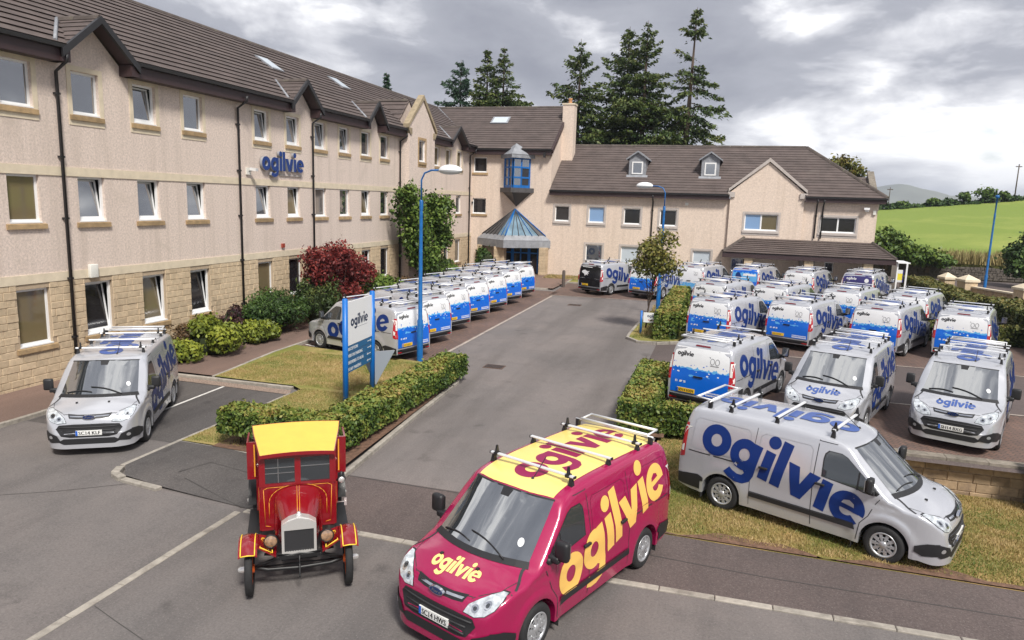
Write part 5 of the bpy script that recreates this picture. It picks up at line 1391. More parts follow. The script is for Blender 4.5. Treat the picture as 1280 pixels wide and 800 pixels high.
def plate_mesh(txt, colr, front):
    def f(mb):
        mb.mat(colr); sx = 1 if front else -1
        x0, z0, y0 = (2.482, .555, 0) if front else (-2.518, .60, .36)
        mb.box(x0 - .03, x0 + .012 if front else x0 + .03, y0 - .26, y0 + .26, z0 - .056, z0 + .056) if front else mb.box(x0 - .012, x0 + .04, y0 - .26, y0 + .26, z0 - .056, z0 + .056)
        xf_ = x0 + (.0135 if front else -.0135)
        mb.mat('plate_blue'); e = 1 if front else -1   # blue band on the plate's left as read
        mb.quad((xf_, y0 - e * .258, z0 - .054), (xf_, y0 - e * .218, z0 - .054), (xf_, y0 - e * .218, z0 + .054), (xf_, y0 - e * .258, z0 + .054))
        mb.mat('ink'); xi = xf_ + .0012 * e
        if txt:
            V, F, w = text_mesh2d(txt); h = .098; sc = .435 / w; sy = h / .70
            V3 = [(xi, y0 + e * (-.208 + v[0] * sc), z0 - .036 + v[1] * sy * .75) for v in V]
            mb.add(V3, F, False)
            mb.add([(p[0] + .0004 * e, p[1] + .006, p[2]) for p in V3], F, False)
        else:
            r = random.Random(3); y = -.19
            while y < .22:
                w = r.uniform(.028, .042)
                if r.random() < .85:
                    mb.quad((xi, y0 + e * y, z0 - .035), (xi, y0 + e * (y + w * .4), z0 - .035), (xi, y0 + e * (y + w * .4), z0 + .035), (xi, y0 + e * y, z0 + .035))
                y += w + .012
    return vm('number_plate|%s|%s|%s' % (txt, colr, front), f)
def f_badge(mb):
    # oval maker's badge on the grille
    mb.mat('chrome'); o = (2.425, 0, .897)
    mb.extr(ell(0, 0, .125, .052, n=24), lambda a, b: (o[0] - .02, a, o[2] + b), lambda a, b: (o[0] + .022, a, o[2] + b))
    mb.mat('badge_blue')
    mb.extr(ell(0, 0, .113, .043, n=24), lambda a, b: (o[0], a, o[2] + b), lambda a, b: (o[0] + .026, a, o[2] + b))
    mb.mat('chrome'); V, F, w = text_mesh2d('Ford')
    sc = .155 / w; mb.add([(o[0] + .0275, -.078 + v[0] * sc + v[1] * sc * .25, o[2] - .022 + v[1] * sc * .8) for v in V], F, False)
def f_tyre(mb):
    mb.mat('rubber')
    mb.lathe([(.20, -.10), (.225, -.105), (.29, -.108), (.325, -.092), (.337, -.06), (.338, 0), (.337, .06), (.325, .092), (.29, .108), (.225, .105), (.205, .085)], 'y', 32)
def f_rim(mb):
    mb.mat('black_plastic'); mb.lathe([(0.0, .060), (.215, .055), (.215, .07)], 'y', 28)
    mb.mat('hubcap'); mb.lathe([(.212, .085), (.222, .106), (.205, .108), (.186, .092), (.186, .06)], 'y', 32)
    mb.lathe([(0, .112), (.045, .110), (.065, .098), (.072, .07)], 'y', 20)
    for k in range(10):
        t = 2 * PI * k / 10; c, s_ = math.cos(t), math.sin(t); w0, w1 = .016, .030
        pts = []
        for r, w, yy in ((.06, w0, .10), (.19, w1, .094)):
            for q in (-1, 1): pts.append((r * c - q * w * s_, yy, r * s_ + q * w * c))
        lo = [(p[0], .058, p[2]) for p in pts]
        mb.hull8([lo[0], lo[1], lo[3], lo[2], pts[0], pts[1], pts[3], pts[2]])
        for q in (-1, 1):
            a = t + q * .31 / 2 * 1.0
    mb.lathe([(.118, .088), (.128, .095), (.138, .088)], 'y', 28)
def f_mirror(s):
    def f(mb):
        mb.mat('black_plastic')
        rbox(mb, .115, .20, .27, (1.22, s * 1.135, 1.37), .045)
        rbox(mb, .11, .18, .10, (1.24, s * 1.02, 1.235), .03)
        mb.tube([(1.30, s * .90, 1.19), (1.27, s * 1.0, 1.21)], .05, 8)
    return f
def f_mirror_glass(s):
    def f(mb):
        mb.mat('chrome'); mb.box(1.152, 1.163, s * 1.05 if s > 0 else s * 1.22, s * 1.22 if s > 0 else s * 1.05, 1.27, 1.47)
    return f
def f_bar(x):
    def f(mb):
        mb.mat('alu'); z = 2.055
        mb.extr([(-.022, -.016), (.022, -.016), (.030, 0), (.022, .016), (-.022, .016), (-.030, 0)], lambda a, b: (x + a, -.77, z + b), lambda a, b: (x + a, .77, z + b))
        mb.mat('black_plastic')
        for s in (-1, 1): mb.box(x - .031, x + .031, s * .772 - .008, s * .772 + .008, z - .018, z + .018)
    return f
def f_foot(x, s):
    def f(mb):
        mb.mat('black_plastic'); zr = v_T(x, .70)
        mb.hull8([(x - .045, s * .72 - .035, zr - .02), (x + .045, s * .72 - .035, zr - .02), (x + .045, s * .72 + .035, zr - .05), (x - .045, s * .72 + .035, zr - .05),
                  (x - .022, s * .71 - .02, 2.045), (x + .022, s * .71 - .02, 2.045), (x + .022, s * .71 + .02, 2.045), (x - .022, s * .71 + .02, 2.045)])
    return f
def f_stop(x, s):
    def f(mb):
        mb.mat('black_plastic')
        y = s * .66
        mb.extr([(-.04, 2.06), (.04, 2.06), (.014, 2.185), (-.010, 2.19)], lambda a, b: (x + a, y - .014, b), lambda a, b: (x + a, y + .014, b))
        mb.box(x - .05, x + .05, y - .03, y + .03, 2.036, 2.078)
    return f
def f_roller(mb):
    mb.mat('alu')
    for x in (-2.0, -2.34): mb.tube([(x, -.66, 2.08), (x, .66, 2.08)], .024, 8)
    for s in (-1, 1): mb.tube([(-1.98, s * .655, 2.07), (-2.36, s * .655, 2.085)], .018, 6)
    mb.tube([(-2.0, -.77, 2.055), (-2.0, .77, 2.055)], .018, 6)
    mb.mat('black_plastic')
    for s in (-1, 1): mb.box(-2.04, -1.96, s * .72 - .03, s * .72 + .03, 1.90, 2.06)
def f_aerial(mb):
    mb.mat('black_plastic'); mb.tube([(.62, .18, 1.93), (.50, .18, 2.02), (.30, .18, 2.18)], .007, 5); mb.lathe([(.03, 1.925), (.018, 1.96), (0, 1.965)], 'z', 8, (.62, .18, 0))
def f_jets(mb):
    mb.mat('black_plastic')
    for s in (-.35, .30):
        h = v_T(1.96, s); mb.box(1.94, 1.985, s - .02, s + .02, h - .01, h + .022)
def f_flap(mb):
    mb.mat('rubber'); mb.box(-1.95, -1.935, -.11, .11, .13, .44)
SIDE_TILT = R(12.5); SIDE_S = .57
LETTERS = ((0,), (1,), (2, 3), (4,), (5,), (6, 7), (8,)) if len(LOGO) == 9 else tuple((i,) for i in range(len(LOGO)))
def side_logo(side, matn, k):
    def f(mb):
        mb.mat(matn); f_ = -1 if side == 'left' else 1   # reading direction along x
        tilt = SIDE_TILT if side == 'left' else -SIDE_TILT
        P = xf_polys([LOGO[i] for i in LETTERS[k]], SIDE_S, tilt, -.55 if side == 'left' else -.42, 1.095, LOGO_W / 2, .5, f_)
        V, F = flat_tris(P); conform(mb, V, F, side, .0055, .10)
    return vm('side_letter|%s|%s|%d' % (side, matn, k), f)
def roof_logo(matn, k):
    def f(mb):
        mb.mat(matn); P = xf_polys([LOGO[i] for i in LETTERS[k]], .485, 0, 0, 0, LOGO_W / 2, .5)
        P = [([(-p[0] - .72, -p[1]) for p in o], [[(-p[0] - .72, -p[1]) for p in h] for h in hs]) for o, hs in P]
        V, F = flat_tris(P); conform(mb, V, F, 'top', .0105, .07)
    return vm('roof_letter|%s|%d' % (matn, k), f)
def bonnet_logo(matn, bold=1.0):
    def f(mb):
        mb.mat(matn); s = .145
        P = xf_polys(LOGO, s, 0, 0, 0, LOGO_W / 2, .5)
        # read from the front: left-to-right is +y, up is towards the windscreen
        def q(p): return (2.085 - p[1] * 1.25 - .20 * p[0] ** 2, p[0])
        P = [([q(p) for p in o], [[q(p) for p in h] for h in hs]) for o, hs in P]
        V, F = flat_tris(P); conform(mb, V, F, 'top', .005, .1)
    return vm('bonnet_lettering|' + matn, f)
def rear_wrap_fleet(seed, base_z, light=False):
    """white upper doors, splash-edged blue below"""
    def f(mb):
        W = .83
        mb.mat('paint_white'); patch(mb, [(-W, base_z - .1), (W, base_z - .1), (.80, 1.50), (.75, 1.80), (-.75, 1.80), (-.80, 1.50)], 'rear', .0035, .15)
        e2 = jag(-W, W, base_z + .035, .030, seed + 5); e1 = jag(-W, W, base_z - .02, .034, seed)
        mb.mat('wrap_bluelight'); patch(mb, [(-W, .52), (W, .52)] + e2[::-1], 'rear', .0050, .15)
        if not light:
            mb.mat('wrap_blue'); patch(mb, [(-W, .515), (W, .515)] + e1[::-1], 'rear', .0070, .15)
        r = random.Random(seed); mb.mat('wrap_blue' if not light else 'wrap_bluelight')
        for k in range(9):
            c = (r.uniform(-W + .05, W - .05), base_z + r.uniform(.08, .17)); rr = r.uniform(.008, .022)
            patch(mb, ell(c[0], c[1], rr, rr, n=7), 'rear', .0072, .2)
        mb.mat('paint_white')
        for k in range(7):
            c = (r.uniform(-W + .05, W - .05), base_z - r.uniform(.03, .12)); rr = r.uniform(.01, .024)
            patch(mb, ell(c[0], c[1], rr * 1.5, rr, n=7), 'rear', .0085, .2)
    return vm('rear_wrap|%d|%s|%s' % (seed, base_z, light), f)
def rear_text(full=True, dark='ink'):
    """small word mark, anniversary device, social icons and contact lines on the rear doors (read from behind: right is -y)"""
    def f(mb):
        mb.mat(dark)
        P = xf_polys(LOGO, .085, 0, .46, 1.60, LOGO_W / 2, .5, -1); V, F = flat_tris(P); conform(mb, V, F, 'rear', .0095, .3)
        mb.mat('ink_grey')     # '60' flourish in thin strokes over a line
        for cx in (-.33, -.47):
            o = ell(cx, 1.50, .062, .085, n=18); i = ell(cx, 1.50, .050, .073, n=18)[::-1]
            V, F = flat_tris([(o, [i])]); conform(mb, V, F, 'rear', .0095, .3)
        strip(mb, [(-.27, 1.585), (-.24, 1.62)], .014, 'rear', .0095)
        strip(mb, [(-.28, 1.385), (-.52, 1.385)], .016, 'rear', .0095)
        if full:
            mb.mat('paint_white')
            def ic(c): return [(c - .032, .80), (c + .032, .80), (c + .032, .86), (c - .032, .86)]
            patch(mb, ic(.66), 'rear', .0095, .2)
            patch(mb, [(.565, .80), (.50, .81), (.475, .865), (.50, .855), (.525, .87), (.54, .845), (.57, .86), (.56, .825), (.58, .81)], 'rear', .0095, .2)
            patch(mb, ic(.42), 'rear', .0095, .2)
            mb.mat('wrap_blue')
            strip(mb, [(.655, .80), (.655, .852)], .012, 'rear', .0105); strip(mb, [(.672, .832), (.640, .832)], .010, 'rear', .0105)
            strip(mb, [(.437, .807), (.437, .838)], .010, 'rear', .0105); strip(mb, [(.416, .807), (.416, .838)], .010, 'rear', .0105)
            mb.mat('paint_white')
            for z, y0, y1, h in ((.615, -.22, -.78, .035), (.545, -.22, -.76, .045)):
                y = y0; r = random.Random(int(z * 1000))
                while y > y1:
                    w = r.uniform(.022, .036); patch(mb, [(y, z), (y - w, z), (y - w, z + h), (y, z + h)], 'rear', .0095, .3); y -= w + .009
    return vm('rear_lettering|%s|%s' % (full, dark), f)

def van(label, x, y, yaw, z=0.0, kind='fleet', plate_f=None, plate_r=None, bonnet=False, seed=1, group=None, pitch=0.0, roll=0.0):
    paint = 'paint_maroon' if kind == 'maroon' else 'paint_silver'
    t = link('delivery_van', None, None, (x, y, z), (roll, pitch, R(yaw))); t.empty_display_size = .3; t.scale = (.972, 1, 1)
    setp(t, label, 'van', group)
    body = link('body', body_mesh(paint), t)
    def p(name, mesh, parent=t, loc=None, rot=None): return link(name, mesh, parent, loc, rot)
    p('underbody', vm('underbody', f_under, recalc=True))
    ws = p('windscreen', vm('windscreen', f_windscreen)); p('permit_sticker', vm('permit_sticker', f_sticker), ws)
    p('wiper', vm('wiper|1', f_wiper(1), recalc=True)); p('wiper', vm('wiper|0', f_wiper(0), recalc=True))
    for sd in ('left', 'right'):
        p('side_window', vm('side_window|' + sd, f_sidewin(sd)))
        p('pressing_shade', vm('pressing_shade|' + sd + '|' + paint, f_press_shade(sd, paint)), body)
        p('rubbing_strip', vm('rubbing_strip|' + sd, f_rub(sd)))
        for hx in (.36, -.70): p('door_handle', vm('door_handle|%s|%.2f' % (sd, hx), f_handle(sd, hx), recalc=True))
    p('panel_seam', vm('panel_seam', f_seams), body)
    for s in (1, -1):
        p('headlight', vm('headlight|%d' % s, f_headlight(s)))
        p('tail_light', vm('tail_light|%d' % s, f_tail(s)))
        m = p('wing_mirror', vm('wing_mirror|%d' % s, f_mirror(s), recalc=True)); p('mirror_glass', vm('mirror_glass|%d' % s, f_mirror_glass(s), recalc=True), m)
        for ax in (AX, -AX + .02):
            w = p('wheel', vm('tyre', f_tyre, recalc=True), t, (ax, s * .875, .338), (rng.uniform(0, 6) * 0, 0, 0 if s > 0 else PI))
            p('wheel_trim', vm('wheel_trim', f_rim, recalc=True), w)
    g = p('grille', vm('grille', f_grille))
    for zz_ in (.52, .60, .68): p('slat', vm('slat|%.2f' % zz_, f_slat(zz_), recalc=True), g)
    p('badge', vm('badge', f_badge, recalc=False))
    p('front_bumper', vm('front_bumper', f_bumper)); rb = p('rear_bumper', vm('rear_bumper', f_rbumper)); p('reflector', vm('reflector', f_rbumper_refl), rb)
    p('brake_light', vm('brake_light', f_brake)); p('rear_handle', vm('rear_handle', f_rhandle, recalc=True))
    [p('mud_flap', vm('mud_flap', f_flap, recalc=True), t, (dx_, s * .86, 0)) for s in (-1, 1) for dx_ in (0, 2.935)]; p('washer_jet', vm('washer_jet', f_jets, recalc=True)); p('aerial', vm('aerial', f_aerial, recalc=True))
    for bx in (.42, -.62, -1.55):
        b = p('roof_bar', vm('roof_bar|%.2f' % bx, f_bar(bx), recalc=True))
        for s in (1, -1):
            p('bar_foot', vm('bar_foot|%.2f|%d' % (bx, s), f_foot(bx, s), recalc=True), b)
            if bx in (.42, -1.55): p('load_stop', vm('load_stop|%.2f|%d' % (bx, s), f_stop(bx, s), recalc=True), b)
    p('rear_roller', vm('rear_roller', f_roller, recalc=True))
    lm = 'wrap_yellow' if kind == 'maroon' else 'wrap_navy'
    for k in range(len(LETTERS)):
        p('side_letter', side_logo('left', lm, k)); p('side_letter', side_logo('right', lm, k))
        p('roof_letter', roof_logo('wrap_maroon' if kind == 'maroon' else 'wrap_roofblue', k))
    if kind == 'maroon':
        def fr(mb):
            mb.mat('paint_yellow')
            pts = [(.915 - .27 * q * q, q) for q in np.linspace(-.67, .67, 9)] + [(-2.30, .69), (-2.30, -.69)]
            patch(mb, pts, 'top', .0065, .06)
        p('roof_panel', vm('roof_panel|yellow', fr))
    if bonnet: p('bonnet_lettering', bonnet_logo('wrap_cream' if kind == 'maroon' else 'wrap_roofblue'))
    if plate_f: p('number_plate', plate_mesh(plate_f, 'plate_white', True))
    if plate_r is not None: p('number_plate', plate_mesh(plate_r, 'plate_yellow', False))
    if kind in ('fleet', 'pale'):
        p('rear_wrap', rear_wrap_fleet(seed, 1.20 if kind == 'fleet' else .86, kind == 'pale'))
        p('rear_lettering', rear_text(True))
    elif kind == 'black':
        def fb(mb):
            mb.mat('wrap_black'); patch(mb, [(-.83, .51), (.83, .51), (.80, 1.50), (.76, 1.84), (-.76, 1.84), (-.80, 1.50)], 'rear', .004, .15)
            mb.mat('paint_white')
            patch(mb, [(.66, 1.38), (.56, 1.46), (.40, 1.50), (.22, 1.42), (.02, 1.44), (.16, 1.34), (.06, 1.27), (.22, 1.28), (.12, 1.17), (.30, 1.22), (.38, 1.12), (.44, 1.25), (.58, 1.30)], 'rear', .008, .15)
            y = .62
            for w in (.05, .04, .05, .02, .05, .06, .05, .05, .05, .04, .06, .05): patch(mb, [(y, 1.66), (y - w, 1.66), (y - w, 1.71), (y, 1.71)], 'rear', .008, .3); y -= w + .018
        p('rear_wrap', vm('rear_wrap|black', fb))
    elif kind == 'sky':
        def fs(mb):
            mb.mat('wrap_blue'); patch(mb, [(-.83, .51), (.83, .51), (.80, 1.50), (.76, 1.84), (-.76, 1.84), (-.80, 1.50)], 'rear', .004, .15)
            mb.mat('wrap_bluelight'); patch(mb, [(-.78, 1.1), (.78, 1.1)] + jag(-.78, .78, 1.62, .06, 8)[::-1], 'rear', .006, .15)
            mb.mat('wrap_navy'); patch(mb, ell(.42, 1.42, .17, .20, n=14), 'rear', .008, .2); patch(mb, ell(.30, 1.34, .12, .12, n=12), 'rear', .0085, .2)
            mb.mat('paint_white'); patch(mb, [(.10, 1.42)] + jag(.10, -.70, 1.56, .03, 4)[1:-1] + [(-.70, 1.44)], 'rear', .008, .2)
        p('rear_wrap', vm('rear_wrap|sky', fs))
    elif kind == 'purple':
        def fp(mb):
            mb.mat('wrap_purple'); patch(mb, [(-.83, .51), (.83, .51), (.80, 1.50), (.76, 1.84), (-.76, 1.84), (-.80, 1.50)], 'rear', .004, .15)
            mb.mat('paint_white')
            P = xf_polys(LOGO, .10, 0, .34, 1.58, LOGO_W / 2, .5, -1); V, F = flat_tris(P); conform(mb, V, F, 'rear', .008, .3)
            patch(mb, ell(-.50, 1.52, .12, .12, n=16), 'rear', .008, .2)
            y = .6
            while y > -.60: patch(mb, [(y, 1.31), (y - .045, 1.31), (y - .045, 1.345), (y, 1.345)], 'rear', .008, .3); y -= .06
        p('rear_wrap', vm('rear_wrap|purple', fp))
    return t
# front row
van('silver van seen side-on on the grass bank, big blue lettering along its flank', 2.03, 14.12, -24.3, -.03, 'plain', 'SC14', '', False, pitch=R(.6))
van('maroon van with yellow roof and yellow lettering parked across the footpath', -2.33, 10.01, -111.9, 0.0, 'maroon', 'SC14 HWS', '', True)
van('silver van with a plain bonnet parked against the stone building on the left', -14.33, 13.72, -58.7, 0.0, 'plain', 'SC14 KLF', '', False)
YG = 'silver vans parked in the right-hand yard'
van('silver van facing outward at the yard wall, nose above the stone retaining wall', 6.41, 20.95, -111.3, .27, 'plain', 'SH14 BXG', '', True, group=YG)
van('silver van facing outward behind the large side-lettered van on the grass', 3.41, 20.99, -110.9, .27, 'plain', 'SH14', '', True, group=YG)
van('nearest tail-on silver van of the yard, just behind the clipped hedge corner', .52, 21.8, 68.0, .25, 'fleet', None, 'SD14 HXM', seed=2, group=YG)
for (lab, x, y, yw, zz_, kd, sd, pl) in (
    ('tail-on van at the left end of the second yard row, beside the hedge', .62, 31.3, 64, .32, 'fleet', 3, ''),
    ('blue splash tail-on van, second from the hedge in the second yard row', 3.72, 32.2, 64, .30, 'fleet', 4, ''),
    ('blue splash tail-on van, third from the hedge in the second yard row', 6.95, 32.4, 63, .30, 'fleet', 5, ''),
    ('tail-on van at the right end of the second yard row, against the boundary hedge', 9.72, 32.5, 69, .30, 'fleet', 6, ''),
    ('tail-on van at the left end of the third yard row', .47, 37.9, 64.2, .31, 'fleet', 7, ''),
    ('tail-on van, second from the left in the third yard row', 3.29, 38.1, 64, .31, 'fleet', 8, ''),
    ('tail-on van third from the left in the third yard row, before the purple-backed one', 6.42, 38.17, 64.7, .31, 'fleet', 9, ''),
    ('tail-on van at the right end of the third yard row, beside the boundary hedge', 9.13, 37.8, 63.9, .31, 'fleet', 10, '')):
    van(lab, x, y, yw, zz_, kd, None, pl, seed=sd, group=YG)
BG = 'vans backed out along the wing at the rear'
van('silver van with glossy black tail doors and a white bird emblem', -6.73, 45.4, 62, .30, 'black', None, '', seed=1, group=BG)
van('blue-tailed van half hidden behind the small young tree', -3.66, 45.1, 67, .31, 'fleet', None, '', seed=12, group=BG)
van('van with pale blue and white splash doors, right of the small young tree', -.96, 47.3, 66, .33, 'pale', None, '', seed=13, group=BG)
van('van with sky blue tail doors and a dark cloud shape', 2.3, 48.2, 66, .33, 'sky', None, '', seed=1, group=BG)
van('white-backed tail-on van under the canopy edge, next to the sky blue one', 5.36, 47.8, 66, .33, 'fleet', None, '', seed=14, group=BG)
van('van with dark purple tail doors and white lettering', 8.72, 48.4, 66, .34, 'purple', None, '', seed=1, group=BG)
LG = 'silver vans lined up along the left of the drive'
_ord = ['nearest van of the left-hand line, partly behind the direction sign', 'second van of the left-hand line, just behind the blue lamp post', 'third van of the left-hand line counting from the direction sign',
        'middle van of the left-hand line, three vans on either side', 'fifth van of the left-hand line counting from the direction sign', 'last but one van of the left-hand line before the entrance', 'farthest van of the left-hand line, next to the glazed entrance porch']
for i in range(7):
    van(_ord[i], -12.86 - .45 * sstep(i, 0, 2), 23.85 + 2.82 * i, 162.2 + (.8, -.4, 1.0, -1.2, .2, -.6, .5)[i], .08 + .028 * i, 'fleet', None, '', seed=20 + i, group=LG)
# ================================================================== THE VINTAGE VAN
vv = thing('vintage_van', 'vintage red delivery van with yellow roof, nickel radiator and round headlamps, standing at the kerb', 'van', (-5.77, 8.62, 0), R(-56))
# local: x forward, origin on the ground under the front axle
def vpart(name, fn, par=None, sharp=None):
    mb = MB(); fn(mb); return mb.build(name, par or vv, sharp=sharp)
def wheel_v(x, s, r=.385):
    def ty(mb): mb.mat('rubber'); mb.lathe([(r - .075, -.034), (r - .05, -.056), (r - .015, -.050), (r, -.026), (r, .026), (r - .015, .050), (r - .05, .056), (r - .075, .034)], 'y', 36, (x, s * .71, r)); 
    w = vpart('wheel', ty)
    def rim(mb):
        mb.mat('spoke_orange'); mb.lathe([(r - .075, -.032), (r - .105, -.028), (r - .105, .028), (r - .075, .032)], 'y', 32, (x, s * .71, r)); mb.lathe([(0, -.075), (.06, -.07), (.075, 0), (.06, .07), (0, .075)], 'y', 16, (x, s * .71, r))
    vpart('rim', rim, w)
    for k in range(12):
        t = 2 * PI * k / 12
        def sp(mb): mb.mat('spoke_orange'); mb.tube([(x + .05 * math.cos(t), s * .71, r + .05 * math.sin(t)), (x + (r - .1) * math.cos(t), s * .71, r + (r - .1) * math.sin(t))], .021, 6)
        vpart('spoke', sp, w)
    def cap(mb): mb.mat('nickel'); mb.lathe([(.05, 0), (.045, s * .10), (.03, s * .13), (0, s * .135)], 'y', 12, (x, s * .74, r))
    vpart('hub_cap', cap, w)
for s in (1, -1): wheel_v(0, s); wheel_v(-2.54, s)
def axle(mb):
    mb.mat('iron'); mb.tube([(0, -.68, .40), (0, -.45, .34), (0, 0, .32), (0, .45, .34), (0, .68, .40)], .030, 8)
    mb.tube([(-.10, -.66, .34), (-.10, .66, .34)], .014, 6); mb.tube([(.02, -.62, .42), (.02, -.3, .52), (.02, 0, .56), (.02, .3, .52), (.02, .62, .42)], .026, 6)
    mb.tube([(0, -.6, .36), (-.55, 0, .42)], .015, 6); mb.tube([(0, .6, .36), (-.55, 0, .42)], .015, 6); mb.tube([(.10, 0, .56), (.12, 0, .30)], .012, 6); mb.tube([(-2.54, -.68, .38), (-2.54, .68, .38)], .04, 8)
    for s in (1, -1): mb.box(-2.9, .05, s * .34 - .03, s * .34 + .03, .50, .58)
    mb.box(-.75, -.05, -.26, .26, .42, .56)
vpart('chassis', axle)
# radiator
def rad(mb):
    mb.mat('nickel'); z0, z1, zp = .56, 1.02, 1.11
    o = [(-.25, z0), (.25, z0), (.25, z1), (.15, zp - .02), (0, zp + .02), (-.15, zp - .02), (-.25, z1)]
    mb.extr(o, lambda a, b: (-.14, a, b), lambda a, b: (.0, a, b))
    mb.extr([(-.25, z0), (-.213, z0), (-.213, .94), (-.25, .94)], lambda a, b: (0, a, b), lambda a, b: (.035, a, b)); mb.extr([(.25, z0), (.213, z0), (.213, .94), (.25, .94)], lambda a, b: (0, a, b), lambda a, b: (.035, a, b))
    mb.extr([(-.25, .94), (.25, .94), (.25, z1), (.15, zp - .03), (0, zp + .01), (-.15, zp - .03), (-.25, z1)], lambda a, b: (.0005, a, b), lambda a, b: (.036, a, b)); mb.box(.001, .034, -.213, .213, z0, z0 + .04)
    mb.lathe([(.045, 1.12), (.045, 1.15), (.025, 1.155), (.025, 1.18), (0, 1.185)], 'z', 14, (-.06, 0, 0))
rd = vpart('radiator', rad)
def core(mb):
    mb.mat('iron'); mb.mat('seam'); mb.box(.002, .010, -.212, .212, .60, .938)
    for k in range(12): y = -.198 + k * .036; mb.box(.010, .026, y - .006, y + .006, .60, .938)
vpart('radiator_core', core, rd)
def bonnet(mb):
    mb.mat('vintage_red'); V = []; secs = [(-.14, .24, .99, 1.10, .60), (-.45, .305, 1.06, 1.205, .60), (-.74, .37, 1.14, 1.315, .60)]
    for x, w, zs, zt, zb in secs:
        V += [(x, w, zb), (x, w, zs - .03), (x, w * .93, zs + .03), (x, w * .72, zt - .045), (x, w * .40, zt - .012), (x, 0, zt), (x, -w * .40, zt - .012), (x, -w * .72, zt - .045), (x, -w * .93, zs + .03), (x, -w, zs - .03), (x, -w, zb)]
    k = 11; mb.add(V, [(i * k + j, (i + 1) * k + j, (i + 1) * k + j + 1, i * k + j + 1) for i in range(2) for j in range(k - 1)], True)
    for s in (1, -1):
        for q in range(5): x = -.28 - q * .085; mb.hull8([(x, s * .30, .75), (x + .03, s * .315, .75), (x + .03, s * .315, .95), (x, s * .30, .95), (x + .03, s * .345, .76), (x + .055, s * .325, .76), (x + .055, s * .325, .94), (x + .03, s * .345, .94)])
bo = vpart('bonnet', bonnet, sharp=50)
def bl(mb):
    mb.mat('gold_line')
    for s in (-.018, .018): mb.tube([(-.16, s, 1.106), (-.45, s, 1.209), (-.74, s, 1.319)], .0045, 4)
vpart('coach_line', bl, bo)
# scuttle and cab
CW0, CW1 = .56, .60
def cab(mb):
    mb.mat('vintage_red')
    x0, x1 = -.76, -1.55
    # scuttle panel
    mb.hull8([(x0 - .02, -CW0, .60), (x0, -CW0, .60), (x0, CW0, .60), (x0 - .02, CW0, .60), (x0 - .02, -CW0, 1.34), (x0, -CW0, 1.34), (x0, CW0, 1.34), (x0 - .02, CW0, 1.34)])
    # pillars, header, centre post
    for s in (-1, 1):
        mb.box(x0 - .06, x0 + .005, s * .535 - .045, s * .535 + .045, 1.342, 1.86)
        mb.box(x1, x0 - .021, s * .575 - .015, s * .575 + .015, .60, 1.33); mb.box(x1, x0 - .061, s * .572 - .02, s * .572 + .02, 1.74, 1.86); mb.box(x1, x1 + .08, s * .572 - .021, s * .572 + .021, 1.33, 1.74)
    mb.box(x0 - .05, x0 + .006, -.045, .045, 1.342, 1.80); mb.box(x0 - .055, x0 + .008, -.49, .49, 1.782, 1.86); mb.box(x0 - .055, x0 + .010, -.58, .58, 1.33, 1.37)
    mb.box(x1 - .03, x1, -.58, .58, .60, 1.86); mb.box(-1.5, x0 - .02, -.56, .56, .58, .62)
cb = vpart('cab', cab)
def cabin_in(mb): mb.mat('room'); mb.box(-1.52, -1.30, -.55, .55, .62, 1.25); mb.box(-1.52, -1.40, -.55, .55, 1.25, 1.6)
vpart('seat', cabin_in)
def swheel(mb):
    mb.mat('iron')
    for k in range(18):
        a, b = 2 * PI * k / 18, 2 * PI * (k + 1) / 18; mb.tube([(-1.02 + .09 * math.sin(a), -.28 + .19 * math.cos(a), 1.36 + .17 * math.sin(a)), (-1.02 + .09 * math.sin(b), -.28 + .19 * math.cos(b), 1.36 + .17 * math.sin(b))], .012, 5, cap=False)
    mb.tube([(-1.02, -.28, 1.36), (-.8, -.2, 1.0)], .014, 6)
vpart('steering_wheel', swheel)
for s in (-1, 1):
    def pn(mb):
        mb.mat('glass_van'); mb.box(-.79, -.782, s * .27 - .225, s * .27 + .225, 1.372, 1.78)
    pw = vpart('windscreen', pn)
    def pf(mb):
        mb.mat('steel'); mb.box(-.780, -.774, s * .27 - .22, s * .27 + .22, 1.62, 1.632)
        if s < 0: mb.box(-.780, -.774, s * .27 - .03, s * .27 - .02, 1.38, 1.77); mb.box(-.780, -.774, s * .27 - .22, s * .27 + .22, 1.53, 1.54)
    vpart('glazing_bar', pf, pw)
def panel_lines(mb):
    mb.mat('gold_line'); x = -.757
    def ln(P):
        for a, b in zip(P, P[1:]): mb.tube([(x, *a), (x, *b)], .0045, 4)
    for s in (-1, 1):
        ln([(s * .50, .68), (s * .52, 1.28), (s * .46, 1.31), (s * .20, 1.31)]); ln([(s * .50, .68), (s * .42, .66)])
        ln([(s * .03, 1.335)] + [(s * (.03 + .41 * math.sin(R(a))), 1.335 - .27 * (1 - math.cos(R(a)))) for a in range(15, 91, 15)] + [(s * .44, .80)])
    x = -.748
    ln([(-.48 + .04 * k, 1.845 - .012 * abs(math.sin(k * .26))) for k in range(25)])
vpart('coach_line', panel_lines, cb)
